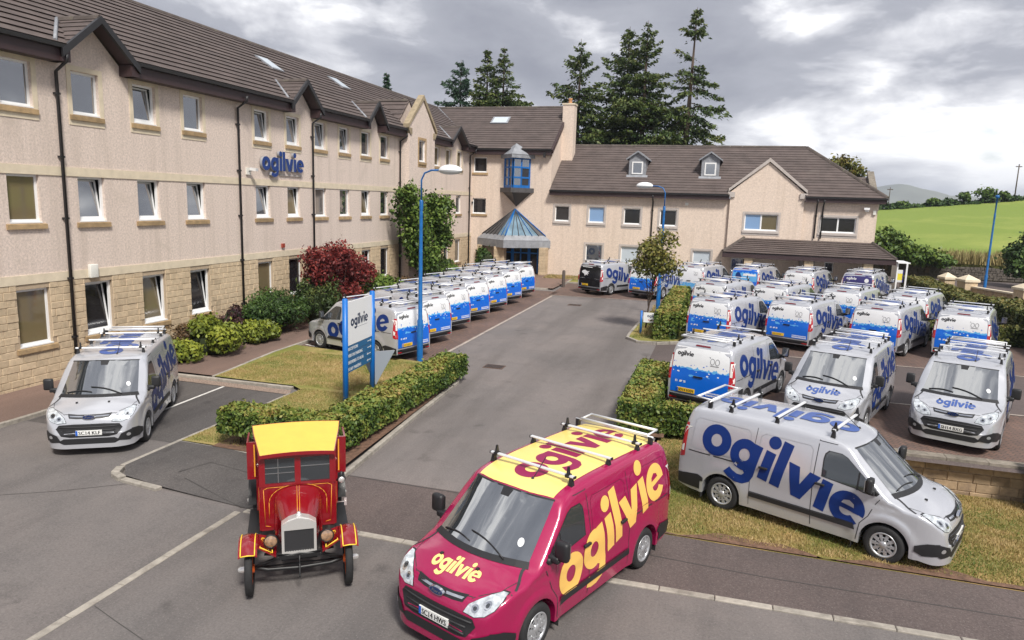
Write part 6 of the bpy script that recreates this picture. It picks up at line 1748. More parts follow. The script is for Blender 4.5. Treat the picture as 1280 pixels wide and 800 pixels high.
# yellow roof, wider at the back, gently arched
def roof(mb):
    mb.mat('vintage_roof'); V = []; n = 10
    for x, w in ((-.66, .555), (-1.2, .62), (-1.75, .69), (-2.20, .73)):
        for k in range(n + 1):
            u = -1 + 2 * k / n; V.append((x, u * w, 1.88 + .028 * (1 - u * u)))
    k = n + 1; mb.add(V, [(i * k + j, i * k + j + 1, (i + 1) * k + j + 1, (i + 1) * k + j) for i in range(3) for j in range(n)], True)
    mb.mat('vintage_red')
    for i in range(3):
        for j in (0, n):
            a, b = V[i * k + j], V[(i + 1) * k + j]; e = -1 if j == 0 else 1
            mb.hull8([(a[0], a[1], a[2] - .07), (b[0], b[1], b[2] - .07), (b[0], b[1] + e * .012, b[2] - .07), (a[0], a[1] + e * .012, a[2] - .07), (a[0], a[1], a[2] + .006), (b[0], b[1], b[2] + .006), (b[0], b[1] + e * .012, b[2] + .006), (a[0], a[1] + e * .012, a[2] + .006)])
    for i in (0, 3):
        for j in range(n):
            a, b = V[i * k + j], V[i * k + j + 1]; e = .014 if i == 0 else -.014
            mb.hull8([(a[0], a[1], a[2] - .05), (b[0], b[1], b[2] - .05), (b[0] + e, b[1], b[2] - .05), (a[0] + e, a[1], a[2] - .05), (a[0], a[1], a[2] + .004), (b[0], b[1], b[2] + .004), (b[0] + e, b[1], b[2] + .004), (a[0] + e, a[1], a[2] + .004)])
vpart('roof', roof)
def box(mb):
    mb.mat('vintage_red'); mb.hull8([(-1.56, -.66, .60), (-2.95, -.70, .60), (-2.95, .70, .60), (-1.56, .66, .60), (-1.56, -.66, 1.84), (-2.20, -.70, 1.84), (-2.20, .70, 1.84), (-1.56, .66, 1.84)])
    mb.box(-2.95, -2.2, -.69, .69, .601, 1.55)
vpart('box_body', box)
for s in (-1, 1):
    def sb(mb):
        mb.mat('vintage_red'); mb.box(-1.60, -1.56, min(s * .64, s * .80), max(s * .64, s * .80), 1.16, 1.80); mb.box(-2.1, -1.60, s * .785 - .014, s * .785 + .014, 1.16, 1.80)
    b_ = vpart('side_board', sb)
    def sg(mb):
        mb.mat('gold_line')
        y = s * .801
        for z in (1.24, 1.34, 1.44, 1.54, 1.64):
            mb.box(-2.0, -1.70, min(y, y + s * .004), max(y, y + s * .004), z, z + .05)
        mb.box(-1.559, -1.556, min(s * .67, s * .69), max(s * .67, s * .69), 1.2, 1.76)
    vpart('gold_lettering', sg, b_)
    def dl(mb):
        mb.mat('gold_line'); y = s * .592
        P = [(-.86, .70), (-1.48, .70), (-1.48, 1.27), (-.86, 1.27), (-.86, .70)]
        for a, b in zip(P, P[1:]): mb.tube([(a[0], y, a[1]), (b[0], y, b[1])], .006, 4)
        for k in range(6): mb.box(-.95 - k * .09, -.90 - k * .09, y - .003, y + .003, .85, 1.02)
    vpart('coach_line', dl, cb)
# wings with yellow lines, running boards
def wing(s):
    Y0, Y1 = s * .585, s * .845
    pts = [(R(a), .47) for a in range(46, 131, 6)]
    cl = [(.47 * math.cos(a), .40 + .47 * math.sin(a) * .98) for a, _ in pts] + [(-.50, .62), (-.75, .46), (-.95, .40)]
    def f(mb):
        mb.mat('vintage_red'); V = []; m_ = 6
        for (x, z) in cl:
            for k in range(m_):
                u = k / (m_ - 1); V.append((x, Y0 + (Y1 - Y0) * u, z + .035 * math.sin(PI * u)))
        F = [(i * m_ + k, i * m_ + k + 1, (i + 1) * m_ + k + 1, (i + 1) * m_ + k) for i in range(len(cl) - 1) for k in range(m_ - 1)]
        mb.add(V, F, True); mb.add([(v[0], v[1], v[2] - .012) for v in V], F, True)
        # inner apron to the frame
        mb.hull8([(.20, s * .33, .62), (-.42, s * .33, .62), (-.42, s * .60, .70), (.20, s * .60, .80), (.20, s * .33, .635), (-.42, s * .33, .635), (-.42, s * .60, .72), (.20, s * .60, .825)])
    w = vpart('front_wing', f)
    def g(mb):
        mb.mat('yellow_line'); c2 = cl[:14]
        for y in (Y0 + (Y1 - Y0) * .13, Y0 + (Y1 - Y0) * .87): mb.tube([(x, y, z + .022) for x, z in c2], .0085, 6)
        mb.tube([(c2[0][0] + .004, Y0 + (Y1 - Y0) * .13, c2[0][1] + .02), (c2[0][0] + .006, Y0 + (Y1 - Y0) * .5, c2[0][1] + .03), (c2[0][0] + .004, Y0 + (Y1 - Y0) * .87, c2[0][1] + .02)], .0085, 6)
        q = lambda x, y: (x, s * y, .647 + (y - .33) * .62 + .0 * x - (.0 if x > 0 else .10 * (y - .33) / .27) + .006)
        P = [(.17, .38), (.17, .55), (-.1, .56), (-.3, .54), (-.3, .40), (.17, .38)]
        mb.tube([q(*p) for p in P], .008, 5)
    vpart('coach_line', g, w)
    def rwg(mb):
        mb.mat('iron'); V = []; m_ = 4; c3 = [(-2.54 + .47 * math.cos(R(a)), .40 + .47 * math.sin(R(a))) for a in range(10, 171, 16)]
        for (x, z) in c3:
            for k in range(m_): V.append((x, s * (.70 + .13 * k / (m_ - 1)), z))
        mb.add(V, [(i * m_ + k, i * m_ + k + 1, (i + 1) * m_ + k + 1, (i + 1) * m_ + k) for i in range(len(c3) - 1) for k in range(m_ - 1)], True)
    vpart('rear_wing', rwg)
    def run(mb): mb.mat('iron'); mb.box(-2.1, -.85, min(s * .58, s * .80), max(s * .58, s * .80), .365, .395)
    vpart('running_board', run)
for s in (1, -1): wing(s)
for s in (1, -1):
    def hl(mb): mb.mat('iron'); mb.lathe([(0, -.12), (.05, -.115), (.085, -.06), (.100, 0), (.104, .02), (.096, .03), (.088, .022)], 'x', 20, (.10, s * .40, .84)); mb.tube([(.06, s * .40, .74), (.03, s * .36, .60)], .018, 6)
    h = vpart('headlamp', hl)
    def hg(mb): mb.mat('amber_glass'); mb.lathe([(.090, .018), (.07, .033), (.035, .040), (0, .042)], 'x', 20, (.10, s * .40, .84))
    vpart('lens', hg, h)
def sl(mb): mb.mat('iron'); mb.tube([(-.80, .60, 1.33), (-.76, .66, 1.36)], .015, 6); mb.lathe([(.0, -.07), (.05, -.06), (.07, 0), (.05, .05)], 'x', 14, (-.72, .67, 1.38)); mb.mat('nickel'); mb.lathe([(.05, .05), (.03, .06), (0, .062)], 'x', 14, (-.72, .67, 1.38)); mb.mat('iron'); mb.lathe([(.03, 1.44), (.02, 1.50), (0, 1.505)], 'z', 10, (-.72, .67, 0))
vpart('side_lamp', sl)
def mir(mb): mb.mat('nickel'); mb.tube([(-.80, .60, .95), (-.70, .74, 1.0)], .008, 5); mb.box(-.72, -.70, .71, .75, .93, 1.05)
vpart('step_bracket', mir)
def crank(mb): mb.mat('iron'); mb.tube([(0, 0, .46), (.16, 0, .44), (.17, 0, .30), (.24, 0, .295)], .014, 6)
vpart('starting_handle', crank)
def horn(mb): mb.mat('iron'); mb.box(.03, .06, -.30, .30, .50, .55); mb.tube([(.02, -.5, .60), (.02, 0, .54), (.02, .5, .60)], .02, 6)
vpart('cross_member', horn)
# ================================================================== PLANTS
def hedge(label, boxes, size, dens, matn, stems=False, group=None, loc=None, top_bias=.27, skirt=0.0, seed=1):
    """boxes: (x0,x1,y0,y1,z0,z1); clipped hedge: dark core + leaf faces over its surfaces"""
    r = np.random.RandomState(seed)
    b0 = boxes[0]; t = thing('hedge', label, 'hedge', (0, 0, 0), 0, group)
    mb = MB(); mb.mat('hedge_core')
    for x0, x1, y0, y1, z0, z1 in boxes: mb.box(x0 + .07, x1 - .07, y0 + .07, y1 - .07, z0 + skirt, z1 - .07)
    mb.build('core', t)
    C = []; Nn = []; Q = []
    for x0, x1, y0, y1, z0, z1 in boxes:
        z0 = z0 + skirt
        fs = [((x0, y0, z1), (x1 - x0, 0, 0), (0, y1 - y0, 0), (0, 0, 1), 1), ((x0, y0, z0), (x1 - x0, 0, 0), (0, 0, z1 - z0), (0, -1, 0), 0), ((x0, y1, z0), (x1 - x0, 0, 0), (0, 0, z1 - z0), (0, 1, 0), 0),
              ((x0, y0, z0), (0, y1 - y0, 0), (0, 0, z1 - z0), (-1, 0, 0), 0), ((x1, y0, z0), (0, y1 - y0, 0), (0, 0, z1 - z0), (1, 0, 0), 0)]
        for o, u, v, nrm, top in fs:
            a = np.linalg.norm(u) * np.linalg.norm(v); k = int(a * dens)
            s, q = r.rand(k, 1), r.rand(k, 1)
            C.append(np.array(o) + s * np.array(u) + q * np.array(v)); Nn.append(np.tile(nrm, (k, 1))); Q.append(np.full(k, top))
    C = np.concatenate(C); Nn = np.concatenate(Nn).astype(float); Q = np.concatenate(Q)
    lump = vnoise(C, 1.5, seed) * .6 + vnoise(C, 4.5, seed + 1) * .4
    # soften the arrises: pull points near the edges inwards
    C = C + Nn * ((lump[:, None] - .55) * .17 + r.normal(size=(len(C), 1)) * .018)
    sh = r.rand(len(C)) < .035; C[sh] += Nn[sh] * r.uniform(.02, .13, (int(sh.sum()), 1))
    zt = max(b[5] for b in boxes)
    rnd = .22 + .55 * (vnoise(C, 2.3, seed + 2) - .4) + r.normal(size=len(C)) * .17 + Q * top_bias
    ok = np.ones(len(C), bool)
    for x0, x1, y0, y1, z0, z1 in boxes:
        ins = (C[:, 0] > x0 + .12) & (C[:, 0] < x1 - .12) & (C[:, 1] > y0 + .12) & (C[:, 1] < y1 - .12) & (C[:, 2] < z1 - .14)
        ok &= ~ins
    C, Nn, rnd = C[ok], Nn[ok], rnd[ok]
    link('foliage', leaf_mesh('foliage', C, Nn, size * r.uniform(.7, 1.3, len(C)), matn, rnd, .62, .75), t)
    if stems:
        for x0, x1, y0, y1, z0, z1 in boxes:
            n = int(max(x1 - x0, y1 - y0) / .32)
            for k in range(n):
                x, y = r.uniform(x0 + .1, x1 - .1), r.uniform(y0 + .1, y1 - .1)
                mb = MB(); mb.mat('bark'); mb.tube([(x, y, z0 - .05), (x + r.normal() * .03, y + r.normal() * .03, z0 + skirt + .25)], .018, 5); mb.build('stem', t)
    return t
hedge('clipped hedge along the kerb behind the vintage van, bronze tips on top', [(-8.66, -7.78, 13.55, 21.2, .12, .86)], .052, 900, 'leaf_hedge', True, seed=3, skirt=.14)
hedge('short clipped hedge across the lawn end, bare stems below, left of the vintage van', [(-10.78, -7.9, 13.0, 13.72, .12, .98)], .052, 900, 'leaf_hedge', True, seed=4, skirt=.32)
hedge('clipped corner hedge at the yard mouth, bronze on top, behind the maroon van', [(-2.28, -1.36, 17.62, 22.95, .10, .88), (-1.40, .9, 17.66, 18.35, .10, .84)], .052, 850, 'leaf_hedge', seed=5, skirt=.05)
hedge('clipped L-shaped hedge on the grassed island beside the small white sign', [(-2.58, -1.68, 30.0, 41.0, .25, 1.38), (-1.72, -.75, 32.0, 33.0, .25, 1.22)], .075, 420, 'leaf_hedge', seed=6, top_bias=.33)
hedge('tall boundary hedge down the right side of the yard', [(12.7, 14.6, 25, 41.5, .2, 1.75), (12.35, 14.0, 41.2, 56.5, .25, 1.45)], .095, 170, 'leaf_yardhedge', seed=7, top_bias=.30)
hedge('low hedge between the second and third yard rows by the boundary', [(7.9, 12.6, 34.9, 35.7, .25, 1.15)], .09, 200, 'leaf_yardhedge', seed=8, top_bias=.2)

def blob_cloud(c, rad, n, r, lumps=14, lr=(.26, .54), flat=0.15):
    """points and normals over a lumpy ellipsoid"""
    c = np.array(c, float); rad = np.array(rad, float)
    d = r.normal(size=(lumps, 3)); d /= np.linalg.norm(d, axis=1)[:, None]; d[:, 2] = np.abs(d[:, 2]) * .9 - flat
    lc = d * r.uniform(.5, .78, (lumps, 1)); lrad = r.uniform(lr[0], lr[1], lumps)
    k = r.randint(0, lumps, n); e = r.normal(size=(n, 3)); e /= np.linalg.norm(e, axis=1)[:, None]
    depth = 1 - .35 * r.rand(n, 1) ** 2
    p = lc[k] + e * lrad[k][:, None] * depth
    stray = r.rand(n) < .05; p[stray] += e[stray] * r.uniform(.05, .28, (int(stray.sum()), 1))
    return c + p * rad, e, k
def shrub(label, c, rad, n, size, matn, group=None, seed=1, lumps=14, aspect=.55, jit=.7, core=True, name='shrub', stems=3):
    r = np.random.RandomState(seed); t = thing(name, label, name.replace('_', ' '), (0, 0, 0), 0, group)
    P, e, k = blob_cloud(c, rad, n, r, lumps)
    ok = P[:, 2] > .06; P, e, k = P[ok], e[ok], k[ok]
    lc = r.rand(lumps)
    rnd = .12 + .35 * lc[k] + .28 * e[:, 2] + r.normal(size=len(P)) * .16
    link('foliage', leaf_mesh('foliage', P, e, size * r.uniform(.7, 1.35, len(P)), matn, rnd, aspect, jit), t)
    for i in range(stems):
        a = r.uniform(0, 6.28); mb = MB(); mb.mat('bark')
        mb.tube([(c[0], c[1], 0.0), (c[0] + .2 * rad[0] * math.cos(a), c[1] + .2 * rad[1] * math.sin(a), c[2] * .6), (c[0] + .5 * rad[0] * math.cos(a), c[1] + .5 * rad[1] * math.sin(a), c[2] + .3 * rad[2])], .035, 5, .012); mb.build('stem', t)
    if core:
        bm = bmesh.new(); bmesh.ops.create_icosphere(bm, subdivisions=2, radius=1)
        for v in bm.verts: v.co = Vector((c[0] + v.co.x * rad[0] * .62, c[1] + v.co.y * rad[1] * .62, max(.03, c[2] + v.co.z * rad[2] * .62)))
        me = bpy.data.meshes.new('core'); bm.to_mesh(me); bm.free(); me.materials.append(MAT['hedge_core']); link('core', me, t)
    return t
SH = 'shrubs in the bed along the left block'
shrub('round lime green rhododendron, the larger one, in front of the stone wall', (-17.45, 21.0, .55), (1.15, 1.25, .95), 5200, .085, 'leaf_lime', SH, 21, 12)
shrub('round lime green rhododendron, the smaller one, next to the purple-leaved bush', (-17.2, 23.15, .45), (.85, .9, .72), 3400, .08, 'leaf_lime', SH, 22, 10)
shrub('low green shrub spreading at the tail of the parked silver van', (-17.5, 19.5, .35), (.7, .8, .55), 2200, .075, 'leaf_lime', SH, 23, 9)
shrub('thin brownish heather-like shrub against the stone wall', (-18.35, 20.3, .55), (.55, .7, .75), 1500, .05, 'leaf_brown', SH, 24, 9, core=False, stems=6)
shrub('dark purple-leaved bush between the lime rhododendrons and the big green one', (-18.2, 23.0, .75), (.6, .75, .95), 2200, .06, 'leaf_purple', SH, 25, 9)
shrub('big clipped dark green bush below the second downpipe', (-17.75, 25.1, .95), (1.15, 1.95, 1.15), 9000, .075, 'leaf_dark', SH, 26, 22, .35)
shrub('spreading dull green juniper beside the red maple', (-17.35, 27.6, 1.15), (1.05, 1.1, 1.55), 4200, .10, 'needles', SH, 27, 16, .22)
shrub('rounded green bush right of the red maple', (-17.35, 33.8, .9), (1.3, 2.0, 1.1), 5200, .095, 'leaf_green', SH, 28, 16)
shrub('brown-tinged low bush at the foot of the leafy wall tree', (-17.4, 37.0, .7), (.9, 1.2, .75), 2400, .09, 'leaf_brown', SH, 29, 10)
shrub('green bush right of the leafy wall tree', (-17.3, 42.6, 1.1), (1.2, 2.2, 1.1), 3800, .11, 'leaf_green', SH, 30, 12)
shrub('orange-tipped low shrub behind the nearest van of the left line', (-16.7, 29.3, .6), (.6, 1.1, .8), 1800, .07, 'leaf_brown', SH, 32, 8)
shrub('small dark conifer bush at the foot of the entrance porch', (-17.2, 50.6, 1.2), (.8, .7, 1.5), 2200, .11, 'leaf_dark', SH, 31, 10)

def broadleaf(label, base, blobs, matn, n, size, trunk_r, limbs, group=None, seed=1, aspect=.6, name='tree', jit=.9):
    """trunk and limbs reaching into foliage blobs: (centre, radii)"""
    r = np.random.RandomState(seed); t = thing(name, label, 'tree', (0, 0, 0), 0, group)
    b = np.array(base, float)
    mb = MB(); mb.mat('bark')
    top = max(bb[0][2] for bb in blobs)
    cen = np.mean([bb[0] for bb in blobs], 0)
    trunk = [b, b * .5 + np.array([(b[0] + cen[0]) / 2, (b[1] + cen[1]) / 2, b[2] + (top - b[2]) * .35]) * .5 + np.array([0, 0, (top - b[2]) * .06]), np.array([cen[0], cen[1], b[2] + (top - b[2]) * .55]), np.array([cen[0], cen[1], top])]
    mb.tube([tuple(p) for p in trunk], [trunk_r, trunk_r * .8, trunk_r * .55, trunk_r * .15], 8, 1)
    mb.build('trunk', t)
    lb = MB(); lb.mat('bark')
    for (c, rad) in blobs:
        for k in range(limbs):
            tgt = np.array(c) + r.normal(size=3) * np.array(rad) * .45
            s0 = trunk[1] + (trunk[2] - trunk[1]) * r.uniform(0, 1.1)
            mid = (s0 + tgt) / 2 + np.array([0, 0, .12 * np.linalg.norm(tgt - s0)])
            lb.tube([tuple(s0), tuple(mid), tuple(tgt)], [trunk_r * .38, trunk_r * .22, trunk_r * .06], 5, 1)
    lb.build('limbs', t)
    C = []; E = []; Q = []
    vol = [rd[0] * rd[1] * rd[2] for _, rd in blobs]; tot = sum(v ** .67 for v in vol)
    for (c, rad), v in zip(blobs, vol):
        P, e, k = blob_cloud(c, rad, int(n * v ** .67 / tot), r, 11, (.28, .5), -.0)
        lc = r.rand(11); P = P + r.normal(size=P.shape) * np.array(rad) * .13; C.append(P); E.append(e); Q.append(.22 + .35 * lc[k] + .25 * e[:, 2])
    C = np.concatenate(C); E = np.concatenate(E); Q = np.concatenate(Q) + r.normal(size=len(C)) * .16
    E[:, 2] += .4
    link('crown', leaf_mesh('crown', C, E, size * r.uniform(.7, 1.3, len(C)), matn, Q, aspect, jit), t)
    return t
broadleaf('dark red Japanese maple in front of the left block', (-17.2, 29.5, .1), [((-17.2, 28.5, 2.9), (1.0, 1.2, 1.0)), ((-17.1, 29.9, 2.4), (1.1, 1.4, 1.1)), ((-16.9, 30.9, 1.9), (.9, 1.0, .8)), ((-17.2, 29.2, 1.3), (1.1, 1.6, .9)), ((-17.3, 27.9, 2.1), (.9, 1.0, .9)), ((-17.2, 31.6, 2.3), (.5, .6, .35))], 'leaf_red', 11000, .085, .12, 4, None, 41, .5)
broadleaf('tall leafy green tree growing against the left block by the blue lamp post', (-17.6, 39.3, .1), [((-17.5, 37.7, 4.6), (1.0, .8, 1.9)), ((-17.4, 38.3, 3.0), (1.0, 1.1, 1.9)), ((-17.3, 40.6, 4.6), (1.1, 1.0, 1.6)), ((-17.3, 41.4, 3.2), (1.0, 1.0, 1.7)), ((-17.3, 39.6, 1.9), (1.0, 1.6, 1.3)), ((-17.5, 37.2, 5.9), (.6, .5, .9)), ((-17.2, 42.2, 5.3), (.7, .7, .7))], 'leaf_green', 13000, .115, .12, 5, None, 42)
broadleaf('slender young tree with thin yellow-green leaves beside the right lamp post', (-3.2, 32.6, .25), [((-2.9, 32.6, 3.4), (.95, .9, .9)), ((-2.3, 32.5, 2.9), (.75, .7, .7)), ((-3.6, 32.6, 3.0), (.75, .7, .7)), ((-2.6, 32.6, 4.2), (.6, .6, .6)), ((-3.3, 32.6, 3.9), (.5, .5, .5))], 'leaf_young', 2600, .085, .045, 6, None, 43, .55)
broadleaf('broad rounded bush at the foot of the field, the taller of the pair', (14.6, 73.5, .6), [((14.4, 73.5, 2.7), (2.1, 1.8, 1.8)), ((13.7, 73.3, 1.9), (1.4, 1.5, 1.3)), ((15.6, 73.2, 1.9), (1.4, 1.5, 1.2))], 'leaf_green', 5200, .19, .25, 3, 'bushes at the foot of the field', 44, name='bush')
broadleaf('lower darker bush beside the taller rounded one at the foot of the field', (18.0, 73.2, .6), [((17.5, 73.2, 1.8), (1.7, 1.6, 1.15)), ((18.5, 73.0, 1.5), (1.4, 1.4, .95))], 'leaf_green', 3600, .17, .25, 3, 'bushes at the foot of the field', 45, name='bush')
broadleaf('dark tree cut off by the right edge of the picture beyond the pillared wall', (23.4, 66.0, .2), [((23.5, 66.0, 2.4), (1.7, 1.8, 1.9)), ((23.7, 66, 3.7), (1.2, 1.4, 1.2)), ((22.9, 65.8, 1.5), (1.1, 1.3, 1.0))], 'leaf_dark', 5200, .17, .25, 3, None, 46)
broadleaf('pale sparse tree whose top shows over the hipped roof', (10.3, 75, 0), [((10.3, 75, 9.9), (1.4, 1.4, 1.3)), ((11.6, 75, 9.3), (.8, .8, .9)), ((9.4, 75, 9.4), (.8, .8, .8))], 'leaf_young', 1500, .16, .2, 4, None, 47)

def conifer(label, x, y, h, rmax, z0=0.0, matn='needles', seed=1, group='tall conifers behind the buildings', bare=(), droop=.35, dens=1.0, lean=0.0, from_=.22):
    r = np.random.RandomState(seed); t = thing('conifer', label, 'tree', (x, y, z0), 0, group)
    mb = MB(); mb.mat('bark')
    mb.tube([(0, 0, 0), (lean * .3, 0, h * .5), (lean, 0, h)], [h * .013 + .08, h * .009 + .04, .015], 8, 1); mb.build('trunk', t)
    bb = MB(); bb.mat('bark'); C = []; A = []; S = []; Q = []
    n = int(h * 9 * (1 - from_)); Z = from_ * h + (h * .985 - from_ * h) * np.sort(r.rand(n)) ** .92
    a = r.uniform(0, 6.28)
    for z in Z:
        f = 1 - z / h; a += 2.4 + r.normal() * .5
        if any(lo < z / h < hi and r.rand() < pr for lo, hi, pr in bare): continue
        big = 1.0 if r.rand() < .7 else 1.35
        l = rmax * min(1.0, f * 1.8 + .025) * r.uniform(.45, .92) * big; l = max(l, .22); ox = lean * (z / h)
        d = np.array([math.cos(a), math.sin(a), 0]); rise = (.55 if f < .2 else .18) + r.normal() * .09; dr = droop * (1.2 if f > .3 else .6) * r.uniform(.5, 1.5)
        PT_ = np.array([np.array([ox, 0, z]) + d * (l * s) + np.array([0, 0, l * (rise * s - dr * s * s + .5 * dr * s ** 4)]) for s in np.linspace(0, 1, 7)])
        bb.tube([tuple(p) for p in PT_[::2]], [.02 + l * .010, .014 + l * .006, .010, .005], 4, 1, cap=False)
        m = int((20 + l * 46) * dens); s = r.uniform(.06, 1.0, m) ** .75; i = s * 6; i0 = np.minimum(i.astype(int), 5); fr = (i - i0)[:, None]
        p = PT_[i0] * (1 - fr) + PT_[i0 + 1] * fr
        side = np.array([-d[1], d[0], 0]); w = l * .34 * np.sin(PI * np.clip(.12 + .88 * (1 - s), 0, 1) * .62) + .08
        q = r.normal(size=m) * .55 * w
        tw = vnoise(p * 1.0, 2.2, seed)
        p = p + side[None] * q[:, None] + np.array([0, 0, 1])[None] * (-np.abs(q) * .45 - r.rand(m) * .24 * (.5 + l * .12) + .08)[:, None] + r.normal(size=(m, 3)) * .05
        C.append(p); A.append(d[None] * .7 + side[None] * (q / (w + .05))[:, None] * .9 + np.array([0, 0, -1]) * (r.rand(m, 1) * 1.1 - .25) + r.normal(size=(m, 3)) * .25)
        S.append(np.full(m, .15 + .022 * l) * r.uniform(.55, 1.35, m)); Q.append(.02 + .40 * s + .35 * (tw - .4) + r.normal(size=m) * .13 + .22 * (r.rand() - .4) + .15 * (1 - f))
    bb.build('branches', t)
    C = np.concatenate(C); A = np.concatenate(A); S = np.concatenate(S)[:, None]; Q = np.concatenate(Q)
    A /= np.linalg.norm(A, axis=1)[:, None]; B = np.cross(A, r.normal(size=A.shape)); B /= np.linalg.norm(B, axis=1)[:, None]
    V = np.stack([C - A * S * .6, C + B * S * .34, C + A * S, C - B * S * .34], 1).reshape(-1, 3)
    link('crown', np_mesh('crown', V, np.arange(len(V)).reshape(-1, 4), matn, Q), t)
    return t
conifer('tall spruce rising behind the chimney, left of the main conifer group', -13.6, 65, 20.3, 6.1, 0, 'needles', 51, dens=.95)
conifer('tall spruce in the middle of the conifer group with a rusty tip', -9.4, 65.5, 21.3, 6.0, 0, 'needles', 52, dens=.95)
conifer('tall spruce just right of the rusty-tipped one, tops side by side', -7.7, 64.5, 21.5, 5.8, 0, 'needles', 53, dens=.95)
conifer('ragged tall fir with a bare gap below its top, right end of the conifer group', -4.0, 64.5, 22.4, 6.0, 0, 'needles', 54, bare=((.82, .88, 1), (.70, .82, .5), (.3, .6, .2)), droop=.75, dens=1.1, lean=.3)
conifer('lone blue-green spruce behind the ridge of the entrance block', -27.3, 71, 20.0, 5.6, 0, 'needles_blue', 55, dens=1.1)
conifer('first of two close firs behind the entrance block ridge, the left one', -23.9, 69.5, 20.7, 5.2, 0, 'needles', 56, droop=.6)
conifer('second of two close firs behind the entrance block ridge, the right one', -22.2, 69.5, 20.8, 5.4, 0, 'needles', 57, droop=.6)
conifer('small conifer tip peeping over the left block roof ridge', -33.2, 66, 18.0, 2.6, 0, 'needles_blue', 58)
o = link('ridge_hedge', None); 
bpy.data.objects.remove(o)
# hedge line along the top of the field, with its separate trees
r_ = np.random.RandomState(61); C = []
for x in np.arange(24, 78, .22):
    y = 150 + r_.normal() * .6; k = 26
    P = np.column_stack([x + r_.normal(size=k) * .35, y + r_.normal(size=k) * .5, field_z(x, 150) + .1 + r_.rand(k) * (.75 + .4 * math.sin(x * .7) + .2 * math.sin(x * 2.3))]); C.append(P)
C = np.concatenate(C)
o = link('field_hedge', leaf_mesh('field_hedge', C, np.tile([0., -.5, .6], (len(C), 1)), .33 * r_.uniform(.6, 1.3, len(C)), 'leaf_dark', .35 + r_.normal(size=len(C)) * .2))
setp(o, 'dark hedgerow running along the skyline at the top of the green field', 'hedge')
for k, (u, w, hh) in enumerate(((31.5, .8, 1.3), (36.4, 1.0, 1.5), (41.2, .9, 2.3), (44.6, 1.9, 2.7), (47.6, .9, 1.7), (52.6, 1.3, 3.2))):
    zf = field_z(u, 150)
    broadleaf(('hedgerow bush on the skyline nearest the wing, the leftmost', 'low hedgerow bush on the skyline, second from the left', 'upright hedgerow tree on the skyline, third from the left', 'widest hedgerow tree on the skyline', 'hedgerow tree on the skyline, just right of the widest', 'tallest hedgerow tree on the skyline, near the wooden pole')[k],
              (u, 149.5, zf), [((u, 149.5, zf + hh * .55), (w, 1.2, hh * .5)), ((u + w * .6, 149.5, zf + hh * .4), (w * .7, 1.0, hh * .38))], 'leaf_green', 700, .26, .12, 2, 'hedgerow trees on the skyline', 70 + k)
# rough straw-coloured growth under the field
r_ = np.random.RandomState(62); n = 9000
P = np.column_stack([r_.uniform(13, 60, n), r_.uniform(74.9, 78.4, n)]); Z = np.array([terrain_z(*p) for p in P])
C = np.column_stack([P, Z]); hgt = r_.uniform(.5, 1.3, n)
a = r_.uniform(0, 6.28, n); D = np.column_stack([np.cos(a), np.sin(a), a * 0]) * .07; ln = r_.normal(size=(n, 3)) * .2; ln[:, 2] = 1
V = np.stack([C - D, C + D, C + ln * hgt[:, None]], 1).reshape(-1, 3)
o = link('tall_grass', np_mesh('tall_grass', V, np.arange(3 * n).reshape(n, 3), 'straw', r_.rand(n) * .7 + .25 * vnoise(C, .35, 5)))
setp(o, 'tall straw-coloured grass between the stone dyke and the green field', 'grass', kind='stuff')
# ================================================================== WALLS AND FENCES
rw = thing('retaining_wall', 'low tan stone retaining wall below the yard, in front of the outward-facing van', 'wall', (0, 18.2, 0)); at_world(rw)
WFc = Face((0, 18.2, 0), (1, 0, 0), (0, -1, 0))
mb = MB(); mb.mat('mortar'); mb.box(.9, 12.4, 18.2, 18.36, -1.0, .17); mb.build('core', rw)
stones(rw, WFc, .9, 12.4, -.74, .165, [], .215, .34, .56, 'wall_stone', 200, lambda a, b, c, d: a, proud=.022, seed=31)
x = .88
while x < 12.3:
    l = rng.uniform(.75, 1.0); mb = MB(); mb.mat('coping'); j = rng.uniform(-.006, .006); mb.box(x, x + l - .012, 18.13 + j, 18.44, .168, .255 + j); mb.build('coping_stone', rw); x += l
tb = thing('green_cabinet', 'grey-green metal cabinet at the right edge of the grass bank', 'cabinet', (7.35, 17.6, -.62)); at_world(tb)
mb = MB(); mb.mat('teal_box'); rbox(mb, .9, .8, 1.25, (7.47, 17.75, -.05), .03); mb.build('housing', tb)
mb = MB(); mb.mat('teal_box'); mb.box(6.99, 7.96, 17.30, 18.12, .575, .62); mb.build('lid', tb)
# boundary wall with capped piers by the road
PIERS = [(14.7, 54.6), (15.6, 53.4), (17.5, 49.3), (19.6, 44.0), (21.7, 38.4)]
bw = thing('boundary_wall', 'tan stone boundary wall between capped piers beyond the yard hedge', 'wall', (17, 49, 0)); at_world(bw)
for (ax, ay), (bx, by) in zip(PIERS[1:], PIERS[2:]):
    d = Vector((bx - ax, by - ay, 0)); l = d.length; d.normalize(); f = Face((ax, ay, 0), d, (d.y, -d.x, 0)); f = Face((ax, ay, 0), d, (-abs(d.y), -abs(d.x) * 0 + d.x if d.y > 0 else d.x, 0)) if False else Face((ax, ay, 0), d, Vector((d.y, -d.x, 0)) * (1 if d.y > 0 else 1))
    if f.n.x > 0: f.n = -f.n
    mb = MB(f); mb.mat('mortar'); mb.box(.3, l - .3, -.24, 0, -.4, 1.18); mb.build('core', bw)
    stones(bw, f, .3, l - .3, -.1, 1.17, [], .21, .3, .55, 'wall_stone', 0, lambda *a: 0, seed=int(ax * 10))
    mb = MB(f); mb.mat('band'); mb.box(.25, l - .25, -.30, .06, 1.182, 1.28); mb.build('coping', bw)
